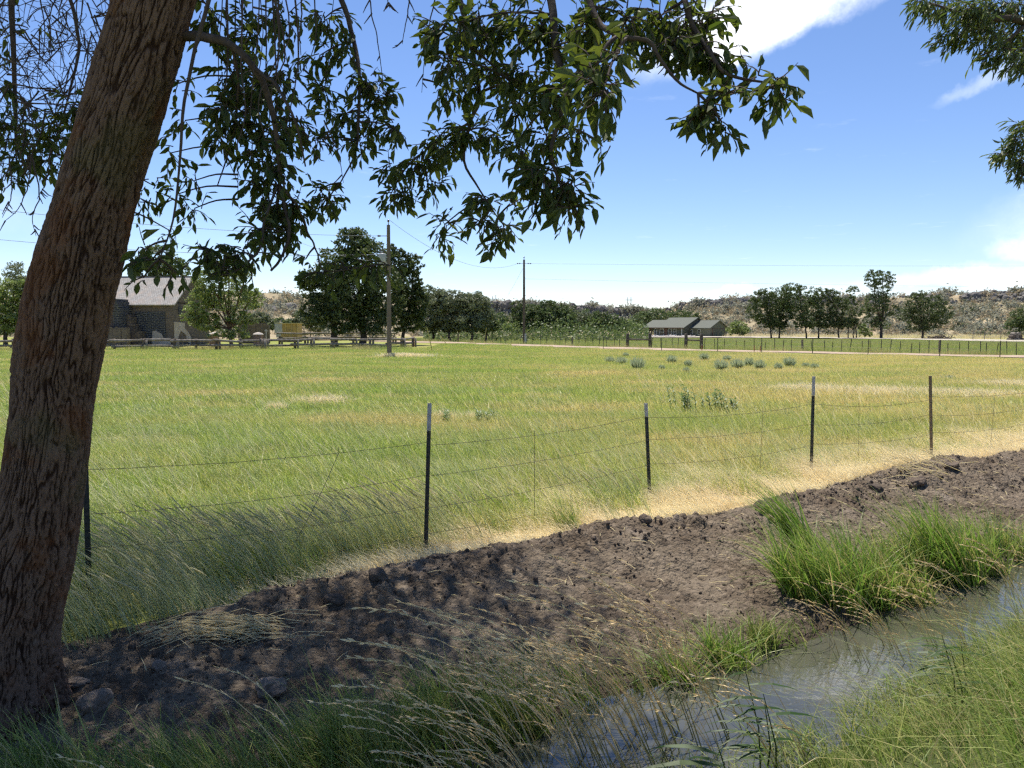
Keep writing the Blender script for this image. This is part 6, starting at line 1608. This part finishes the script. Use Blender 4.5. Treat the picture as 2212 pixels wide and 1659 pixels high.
o = link('crown', np_mesh('crown', V, F, False, {'rnd': np.repeat(rng.uniform(0, 1, len(LP)), 6)}, [M_WLEAF]), wt); o.location = -Vector(wt.location); o['kind'] = 'stuff'
# ------------------------------------------------------------------ clods, rocks, litter on the berm
M_CLOD = simple_mat('soil_clod', (0.175, 0.135, 0.102), (0.105, 0.080, 0.060), 9, 0.95, 0.12, 0.8)
M_DCLOD = simple_mat('damp_clod', (0.085, 0.065, 0.05), (0.125, 0.098, 0.075), 9, 0.95, 0.15, 0.8)
M_STONE = simple_mat('grey_stone', (0.25, 0.195, 0.15), (0.165, 0.13, 0.10), 7, 0.9, 0.2, 0.7)
def clods():
    col = proto_collection('clod', [rock_mesh('clod', M_CLOD if i < 5 else M_DCLOD, 600 + i, 2, 0.5, (1, 1, 0.75)) for i in range(8)])
    n = 12000
    s = rng.uniform(-0.5, 15, n); q = rng.uniform(3.7, 6.0, n); x, y = xy(s, q)
    w = dirt_w(x, y) * (0.25 + 0.75 * sstep(fbm(s * 1.4, q * 1.4, 12.0, 3), -0.1, 0.35)) * (0.5 + 0.5 * np.exp(-((q - 5.3) / 0.4) ** 2) + 0.4 * sstep(s, 4, 8))
    ok = (rng.uniform(0, 1, n) < w) & in_view(x, y, 0.1)
    x, y, q = x[ok], y[ok], q[ok]; n = len(x)
    size = np.clip(np.exp(rng.normal(math.log(0.0105), 0.5, n)), 0.005, 0.04) * (1 + 0.5 * np.exp(-((q - 5.35) / 0.3) ** 2))
    P = np.stack([x, y, h(x, y) + size * 0.12], 1)
    o = scatter('soil_clods', P, rng.uniform(-3, 3, (n, 3)), size, rng.integers(0, 8, n), col)
    tag(o, 'loose brown soil clods strewn over the dirt berm', 'soil', kind='stuff')
clods()
def on_ray(u, v, q0):
    """where the sight line of (u,v) meets the berm near q0"""
    r_ = ray(u, v); k = np.linspace(2.5, 14, 240)
    p = np.array([0, 0, CAMZ]) + r_[None, :] * (k / r_[1])[:, None]
    below = p[:, 2] < h(p[:, 0], p[:, 1])
    return p[int(np.argmax(below))] if below.any() else p[-1]
ROCKS = [(575, 1500, 80, (1, .8, .62), M_STONE, 'flat grey-brown stone lying at the lower left of the berm'),
         (195, 1545, 76, (1.1, .7, .7), M_STONE, 'tilted stone beside the foot of the big trunk'),
         (160, 1500, 46, (1.2, .8, .5), M_STONE, 'small slab leaning on the foot of the big trunk'),
         (340, 1450, 40, (1, .8, .6), M_STONE, 'fist-sized stone on the berm between the trunk and the flat stone'),
         (815, 1262, 62, (1, .8, .85), M_DCLOD, 'dark upright clod standing on the berm crest near the white-tipped post'),
         (722, 1305, 52, (1.2, .8, .6), M_DCLOD, 'dark crumbled clod at the crest left of the upright clod'),
         (1395, 1132, 34, (1.1, .9, .7), M_CLOD, 'small clod on the crest in front of the slim post'),
         (1648, 1106, 40, (1.3, .9, .7), M_DCLOD, 'dark clod on the crest beside the tall reed tuft'),
         (1985, 1050, 40, (1.2, .9, .6), M_CLOD, 'flattish clod lying on the sunlit berm'),
         (1895, 1062, 34, (1.1, .9, .7), M_DCLOD, 'round dark clod at the crest by the brown post'),
         (2060, 1016, 40, (1.3, .9, .6), M_CLOD, 'pale clod at the crest right of the brown post')]
for i, (u, v, w, shp, mat, lab) in enumerate(ROCKS):
    p = on_ray(u, v, 5); sz = w * p[1] / FPX * (0.75 if mat is M_STONE else 0.68)
    me = rock_mesh('stone' if mat is M_STONE else 'soil_clod', mat, 650 + i * 3, 3, 0.42, shp)
    o = link('stone' if mat is M_STONE else 'soil_clod', me, None, (p[0], p[1] + 0.3 * sz, float(h(p[0], p[1] + 0.3 * sz)) + 0.16 * sz)); o.scale = (sz * 1.1,) * 3; o.rotation_euler = (rng.normal(0, 0.25), rng.normal(0, 0.2), rng.uniform(0, 6))
    tag(o, lab, 'stone' if mat is M_STONE else 'clod')
def litter():
    mb = MB()
    # straw laid flat on the crest by the trunk
    for k in range(170):
        u, v = rng.normal(470, 60), rng.normal(1372, 14)
        p = on_ray(u, v, 5) + np.array([0, 0, rng.uniform(0.02, 0.07)]); L = rng.uniform(0.2, 0.55); a = rng.normal(0.1, 0.30)
        d = np.array([-math.cos(a), -math.sin(a) * 0.8, rng.normal(0.02, 0.10)])
        mb.tube([p - d * L / 2, p + [0, 0, 0.03], p + d * L / 2 - [0, 0, 0.03]], [0.0024, 0.0026, 0.0014], 4, False, rnd=rng.uniform(0, 1), hgt=0.6, tint=0.3)
    for k in range(260):      # bits over the berm
        s, q = rng.uniform(0.3, 13), rng.uniform(4.0, 5.7); x, y = xy(s, q)
        p = np.array([x, y, float(h(x, y)) + 0.012]); a = rng.uniform(0, 6.3); L = rng.uniform(0.03, 0.16) * (1.5 if s > 7 else 1)
        d = np.array([math.cos(a), math.sin(a), rng.normal(0, 0.1)])
        mb.tube([p - d * L / 2, p + [0, 0, 0.008], p + d * L / 2], [0.0022, 0.0026, 0.0016], 4, False, rnd=rng.uniform(0, 1), hgt=0.5, tint=0.2)
    for k in range(60):      # torn straw at the foot of the brown post
        u, v = rng.normal(1960, 50), rng.normal(1015, 16)
        p = on_ray(u, v, 5) + np.array([0, 0, rng.uniform(0.02, 0.2)]); L = rng.uniform(0.3, 0.7); a = rng.normal(0.2, 0.5)
        d = np.array([-math.cos(a), 0.2 * math.sin(a), rng.normal(0.25, 0.3)])
        mb.tube([p - d * L / 2, p + [0, 0, 0.04], p + d * L / 2], [0.0035, 0.0035, 0.0018], 4, False, rnd=rng.uniform(0, 1), hgt=0.7, tint=0.2)
    o = mb.build('straw_litter', M_STRAW); tag(o, 'dead straw stems lying on the dirt berm', 'straw', kind='stuff')
litter()

# ------------------------------------------------------------------ single grass clumps and reeds at the water
def grass_clump(u, v, z, wpx, hm, n, mat, label, width=0.010, wind=(-0.35, 0.05), lean=0.32, seed=0, tint=0.05, dead=0.15, curl=0.8):
    r_ = ray(u, v); k = (z - CAMZ) / r_[2]; c = np.array([0, 0, CAMZ]) + r_ * k
    rad = 0.5 * wpx * c[1] / FPX
    r = np.random.default_rng(900 + seed)
    a = r.uniform(0, 6.28, n); rr = rad * r.uniform(0, 1, n) ** 0.6
    B = np.stack([c[0] + rr * np.cos(a), c[1] + rr * np.sin(a) * 0.7, np.zeros(n)], 1); B[:, 2] = np.maximum(h(B[:, 0], B[:, 1]), WATER_Z - 0.05) - 0.02
    V, F, A = blades(n, 0, hm * 0.35, hm, width, lean, wind, 5, curl, base=B, seed=950 + seed)
    t_ = np.where(r.uniform(0, 1, n) < dead, 0.9, tint); A['tint'] = np.repeat(t_, len(V) // n)
    base = Vector((c[0], c[1], float(B[:, 2].mean()))); V = V - np.array(base)
    o = link('grass_clump', np_mesh('grass_clump', V, F, False, A, [mat])); o.location = base
    tag(o, label, 'grass clump'); o['kind'] = 'thing'
W_ = (-0.30, 0.02)
grass_clump(1775, 1305, -0.22, 200, 0.74, 620, M_VGRASS, 'bright green grass clump at the bend of the ditch, largest on the far bank', seed=1, width=0.015, wind=W_, lean=0.42, curl=1.0)
grass_clump(1880, 1300, -0.22, 120, 0.62, 330, M_VGRASS, 'green grass joining the largest clump on its right, over dark water', seed=13, width=0.014, wind=W_, lean=0.5, curl=1.1, dead=0.25)
grass_clump(1965, 1290, -0.22, 120, 0.55, 300, M_VGRASS, 'grass clump with brown dead blades overhanging dark water between the two largest clumps', seed=2, width=0.012, dead=0.5, lean=0.5, curl=1.2)
grass_clump(2050, 1240, -0.20, 170, 0.92, 560, M_VGRASS, 'tall sunlit grass clump at the right, second largest on the far bank', seed=3, width=0.017, wind=(-0.38, 0.03), lean=0.34, curl=0.9)
grass_clump(1850, 1255, -0.15, 130, 0.70, 340, M_VGRASS, 'green grass filling in behind the largest clump', seed=15, width=0.014, wind=W_, lean=0.45, curl=1.0)
grass_clump(1950, 1235, -0.12, 120, 0.62, 300, M_VGRASS, 'green grass filling in left of the tall sunlit clump', seed=16, width=0.013, wind=W_, lean=0.45, curl=1.0, dead=0.25)
grass_clump(2125, 1225, -0.20, 110, 0.70, 300, M_VGRASS, 'green clump just right of the tall sunlit clump', seed=14, width=0.014, lean=0.45, curl=1.0, tint=0.12)
grass_clump(2190, 1190, -0.18, 110, 0.55, 260, M_VGRASS, 'yellow-green grass clump at the right edge below the berm', seed=4, width=0.012, lean=0.5, tint=0.28)
grass_clump(1750, 1200, -0.02, 60, 1.0, 190, M_VGRASS, 'tall dark reed tuft leaning over the berm crest', seed=5, width=0.020, wind=(-0.62, 0.1), lean=0.20, dead=0.05, curl=0.55)
grass_clump(1575, 1425, -0.22, 110, 0.38, 300, M_VGRASS, 'small bright tussock at the water edge in the middle', seed=6, width=0.011, wind=(-0.1, 0), lean=0.65, curl=1.2)
grass_clump(1475, 1460, -0.22, 90, 0.38, 260, M_VGRASS, 'small tussock left of the bright one, partly shaded', seed=7, width=0.011, wind=(-0.1, 0), lean=0.65, curl=1.2)
grass_clump(1650, 1390, -0.22, 70, 0.30, 150, M_BGRASS, 'dark little tussock at the tip of the water bend', seed=8, wind=(-0.1, 0), lean=0.6)
grass_clump(1230, 1150, 0.05, 50, 0.40, 160, M_BGRASS, 'dark green grass tuft on the crest between straw, left of the slim post', seed=9, wind=(-0.3, 0))
M_REED = grass_mat('reed_leaf', (0.030, 0.075, 0.016), (0.060, 0.115, 0.028), (0.2, 0.2, 0.08), 0.4, 0.05, 0.03)
def reed(u, v, z, hgt, label, seed, nst=3, leafl=0.28, wid=0.016):
    r = np.random.default_rng(seed); r_ = ray(u, v); k = (z - CAMZ) / r_[2]; c = np.array([0, 0, CAMZ]) + r_ * k; c[2] = float(h(c[0], c[1]))
    e = empty('reed', tuple(c), label, 'reed')
    for i in range(nst):
        b = c + np.array([r.normal(0, 0.07), r.normal(0, 0.05), 0]); H = hgt * r.uniform(0.75, 1.05)
        top = b + np.array([-0.12 * H + r.normal(0, 0.05), r.normal(0, 0.05), H])
        part(MB().tube([b, (b + top) / 2 + [0.03, 0, 0], top], [0.0045, 0.0038, 0.002], 6, True, rnd=0.4, hgt=0.3, tint=0.1), 'stem', M_REED, e)
        for q in range(7):
            t = 0.3 + 0.7 * (q + 0.5) / 7; p = b + (top - b) * t
            a = math.pi + r.normal(0, 0.6) if r.uniform() < 0.8 else r.normal(0, 0.5)
            L = leafl * r.uniform(0.7, 1.2); d = np.array([math.cos(a), 0.5 * math.sin(a), 0.25]); s_ = np.array([0.15, 0.9, 0.35]); s_ /= np.linalg.norm(s_)
            T = np.array([0, .2, .45, .75, 1.0]); W = np.array([0.3, 1, 1, 0.6, 0.0]) * wid * r.uniform(0.7, 1.2)
            cen = p + np.outer(T * L, d) + np.outer(T ** 2 * L * 0.35, [0, 0, -1.0])
            V = np.concatenate([cen - s_ * W[:, None] / 2, cen + s_ * W[:, None] / 2])
            part(MB().add(V, [[j, j + 1, j + 6, j + 5] for j in range(4)], rnd=r.uniform(0, 1), hgt=0.2, tint=0.05), 'reed_leaf', M_REED, e)
reed(1690, 1690, -0.20, 0.62, 'dark reed with horizontal lance leaves standing before the open water', 41, 3)
reed(1600, 1800, -0.05, 0.55, 'broad-bladed reed rising from the bottom edge in front of the water', 43, 2, 0.34, 0.02)
reed(2040, 1560, -0.2, 0.5, 'short reed among the grass of the near bank on the right', 44, 3)
# broad green blades in the lower left corner
grass_clump(60, 1690, 0.0, 330, 0.50, 620, M_BGRASS, 'broad-bladed grass clump in front of the foot of the big trunk', seed=10, width=0.013, wind=(-0.45, 0), lean=0.35)
grass_clump(380, 1720, -0.1, 380, 0.40, 520, M_BGRASS, 'broad-bladed grass along the bottom edge below the flat stone', seed=11, width=0.012, wind=(-0.5, 0), lean=0.4)
grass_clump(760, 1700, -0.15, 330, 0.48, 700, M_BGRASS, 'dense dark grass clump at the bottom edge left of the tan stalks', seed=12, width=0.013, wind=(-0.5, 0), lean=0.4)

# ------------------------------------------------------------------ shrubs and weeds out in the meadow
SHR = [(1317, 781, 22, 12, 'leftmost low grey-green shrub of the main shrub group in the meadow'), (1342, 785, 26, 16, 'second shrub of the main group, merging with the biggest'), (1377, 796, 34, 28, 'biggest rounded grey-green shrub of the main group in the meadow'), (1352, 770, 14, 9, 'small shrub behind the main shrub group'),
       (1451, 783, 24, 17, 'single round blue-grey shrub in the gap right of the main group'), (1521, 778, 24, 17, 'round shrub nearest the road, in line with the garage'), (1487, 791, 17, 15, 'small upright shrub in front of the round roadside shrub'), (1483, 806, 15, 14, 'nearest small shrub, standing in front of the small upright one'), (1430, 798, 14, 11, 'tiny dark green shrub near the main group'),
       (1558, 799, 34, 24, 'wide shrub opening the right-hand shrub group'), (1593, 795, 30, 22, 'tall dense shrub in the middle of the right-hand group'), (1618, 790, 22, 18, 'back shrub of the right-hand group'), (1641, 797, 26, 20, 'shrub ending the right-hand group'), (1570, 778, 18, 12, 'faint shrub behind the wide shrub'),
       (1682, 798, 18, 14, 'small shrub left of the tall rounded one near the white-tipped post'), (1706, 792, 28, 22, 'tall rounded shrub straight behind the white-tipped post'), (1741, 793, 16, 11, 'low shrub right behind the white-tipped post'), (1760, 795, 18, 12, 'last low shrub of the line, right of the white-tipped post'), (2050, 818, 30, 10, 'low green weed patch behind the brown post')]
M_RAB = leaf_mat('rabbitbrush', (0.33, 0.38, 0.22), (0.50, 0.54, 0.34), 0.4, 0.03)
for i, (u, v, w, hh_, lab) in enumerate(SHR):
    D = 2.15 * FPX / (v - 702); x = gx(u, D); zg = float(h(x, D, False)); r = np.random.default_rng(800 + i)
    rad, hgt = 0.5 * w * D / FPX, hh_ * D / FPX * 1.15
    n = 420; a = r.uniform(0, 6.28, n); B = np.stack([0.45 * rad * r.uniform(0, 1, n) * np.cos(a), 0.45 * rad * r.uniform(0, 1, n) * np.sin(a), np.zeros(n)], 1)
    V, F, A = blades(n, 0, hgt * 0.45, hgt * 1.05, 0.035, 0.0, (0, 0), 2, 0.6, base=B, seed=820 + i)
    # fan the stems out from the crown of the shrub
    m = V.reshape(n, 5, 3); out = np.stack([np.cos(a), np.sin(a)], 1) * (rad * r.uniform(0.1, 1.0, n))[:, None]
    tt = np.array([0, 0, 0.5, 0.5, 1.0]); m[:, :, :2] += out[:, None, :] * (tt ** 0.8)[None, :, None]; m[:, :, 2] *= np.sqrt(np.clip(1 - 0.55 * (np.linalg.norm(out, axis=1) / rad) ** 2, 0.2, 1))[:, None]
    A['cl'] = np.zeros(5 * n)
    o = link('rabbitbrush', np_mesh('rabbitbrush', m.reshape(-1, 3), F, False, A, [M_RAB])); o.location = (x, D, zg - 0.02); tag(o, lab, 'shrub', 'grey-green shrubs in the meadow')
M_MILK = leaf_mat('milkweed_leaf', (0.10, 0.17, 0.04), (0.19, 0.26, 0.10), 0.4, 0.05)
def milkweed(u, v, n, spread, label, seed, hgt=0.62):
    D = 2.15 * FPX / (v - 702); r = np.random.default_rng(seed); x0 = gx(u, D)
    e = empty('milkweed', (x0, D, float(h(x0, D, False))), label, 'weed')
    for i in range(n):
        b = np.array([x0 + r.normal(0, spread), D + r.normal(0, 0.25), 0]); b[2] = float(h(b[0], b[1], False)); H = hgt * r.uniform(0.6, 1.1)
        top = b + np.array([-0.18 * H, r.normal(0, 0.04), H])
        mb = MB(); mb.tube([b, (b + top) / 2 + [0.02, 0, 0], top], [0.007, 0.006, 0.004], 5, True, rnd=0.5, cl=0.0)
        for q in range(16):
            t = 0.25 + 0.75 * q / 15; p = b + (top - b) * t; a = q * 2.4 + r.normal(0, 0.3); L = r.uniform(0.09, 0.15)
            d = np.array([math.cos(a) - 0.25, math.sin(a), 0.55]); d /= np.linalg.norm(d); s_ = np.cross(d, [0, 0, 1]); s_ /= np.linalg.norm(s_)
            mb.add([p, p + d * L * 0.45 + s_ * 0.026, p + d * L, p + d * L * 0.45 - s_ * 0.026], [[0, 1, 2, 3]], rnd=r.uniform(0, 1), cl=0.0)
        part(mb, 'plant_stem', M_MILK, e)
milkweed(1495, 893, 10, 0.20, 'leafy milkweed patch in the meadow left of the white-tipped post', 51)
milkweed(1550, 892, 9, 0.16, 'leafy milkweed patch right beside the first one', 52, 0.52)
milkweed(1580, 890, 3, 0.06, 'few milkweed stems ending the patch on the right', 53, 0.42)
milkweed(1048, 918, 4, 0.07, 'tall striped weed behind the dry grass spot', 54, 0.42)
milkweed(966, 915, 4, 0.06, 'small weed just right of the white-tipped post by the trunk', 55, 0.26)
milkweed(1072, 916, 2, 0.06, 'low weed right of the tall striped weed', 56, 0.24)

# ------------------------------------------------------------------ odds and ends at the far right
g = ground_pt(2028, 150); 
mbp = MB(); rr_ = np.random.default_rng(71)
for k in range(160):
    a = rr_.uniform(0, 6.28); c = g + [rr_.normal(0, 1.1), rr_.normal(0, 0.6), abs(rr_.normal(0.3, 0.3))]; d = np.array([math.cos(a), math.sin(a) * 0.6, rr_.normal(0, 0.35)]) * rr_.uniform(0.4, 1.3)
    mbp.tube([c - d / 2, c, c + d / 2], [0.05, 0.06, 0.03], 5)
o = mbp.build('brush_pile', M_DWOOD); tag(o, 'dark heap of cut branches under the wide round-headed tree', 'brush pile')
g = ground_pt(2192, 132); e = empty('log_stack', tuple(g), 'short stack of cut logs by the tree at the right edge', 'log stack')
for (dx, dz) in ((-0.9, 0.25), (-0.3, 0.25), (0.3, 0.25), (0.9, 0.25), (-0.6, 0.75), (0.0, 0.75), (0.6, 0.75), (-0.3, 1.22), (0.3, 1.22)):
    part(MB().tube([g + [dx, -0.5, dz], g + [dx, 0.6, dz]], 0.28, 10), 'log', M_DWOOD if abs(dx) > 0.5 else M_WOOD, e)
e = empty('pipe_corral', tuple(ground_pt(2150, 142)), 'light pole corral in front of the dry slope at the right', 'corral')
cp = [ground_pt(u, 142) for u in (2100, 2125, 2160, 2180, 2205, 2240)]
for p in cp: part(MB().tube([p - [0, 0, 0.1], p + [0, 0, 1.7]], 0.06, 6), 'post', M_WOOD, e)
for z in (0.6, 1.3):
    for a_, b_ in zip(cp[:-1], cp[1:]): part(MB().tube([a_ + [0, 0, z], b_ + [0, 0, z]], 0.04, 6), 'rail', M_WOOD, e)
# rocks lining the house terrace
cr = proto_collection('terrace_rock', [rock_mesh('terrace_rock', M_CAP, 690 + i, 1, 0.4, (1, 1, .8)) for i in range(4)])
n = 140; u = rng.uniform(1370, 1500, n); D = 196 + rng.normal(0, 1.0, n); x = gx(u, D)
o = scatter('terrace_rocks', np.stack([x, D, h(x, D, False) + 0.15], 1), rng.uniform(-3, 3, (n, 3)), rng.uniform(0.3, 0.9, n), rng.integers(0, 4, n), cr); tag(o, 'pale rocks lining the terrace below the house porch', 'rocks', kind='stuff')
# dry brush and tall straw at the foot of the hill
n = 30000; u = rng.uniform(1560, 2290, n); D = rng.uniform(0, 1, n) * 40 + np.interp(u, [1560, 2000, 2290], [196, 176, 160]); x = gx(u, D)
B = np.stack([x, D, h(x, D, False) - 0.05], 1); kk = sstep(pnoise(x / 7, D / 7, 5.0), -0.3, 0.3); ok = rng.uniform(0, 1, n) < kk; B = B[ok]
V, F, A = blades(len(B), 0, 0.4, 1.2, 0.10, 0.4, (-0.2, 0), 1, 0.5, base=B, seed=77)
stuff('slope_straw', V, F, A, M_STRAW, 'dry golden grass at the foot of the hillside behind the tree row', rng.uniform(0.3, 1.0, len(B)))
# undergrowth along the foot of the far tree line
n = 16000; u = rng.uniform(915, 1400, n); D = rng.uniform(120, 195, n); x = gx(u, D); r = np.random.default_rng(99)
P = np.stack([x, D, h(x, D, False) + np.abs(r.normal(0, 1.6, n))], 1); ok = pnoise(x / 6, D / 6, 9.0) > -0.15; P = P[ok]; n = len(P)
V, F = leaf_quads(P, 0.45, r, 0.3)
o = link('undergrowth', np_mesh('undergrowth', V, F, False, {'rnd': np.repeat(r.uniform(0, 1, n), 4), 'cl': np.repeat(r.uniform(0, 1, n), 4)}, [M_LMID])); tag(o, 'scrubby undergrowth at the foot of the far tree line', 'undergrowth', kind='stuff')
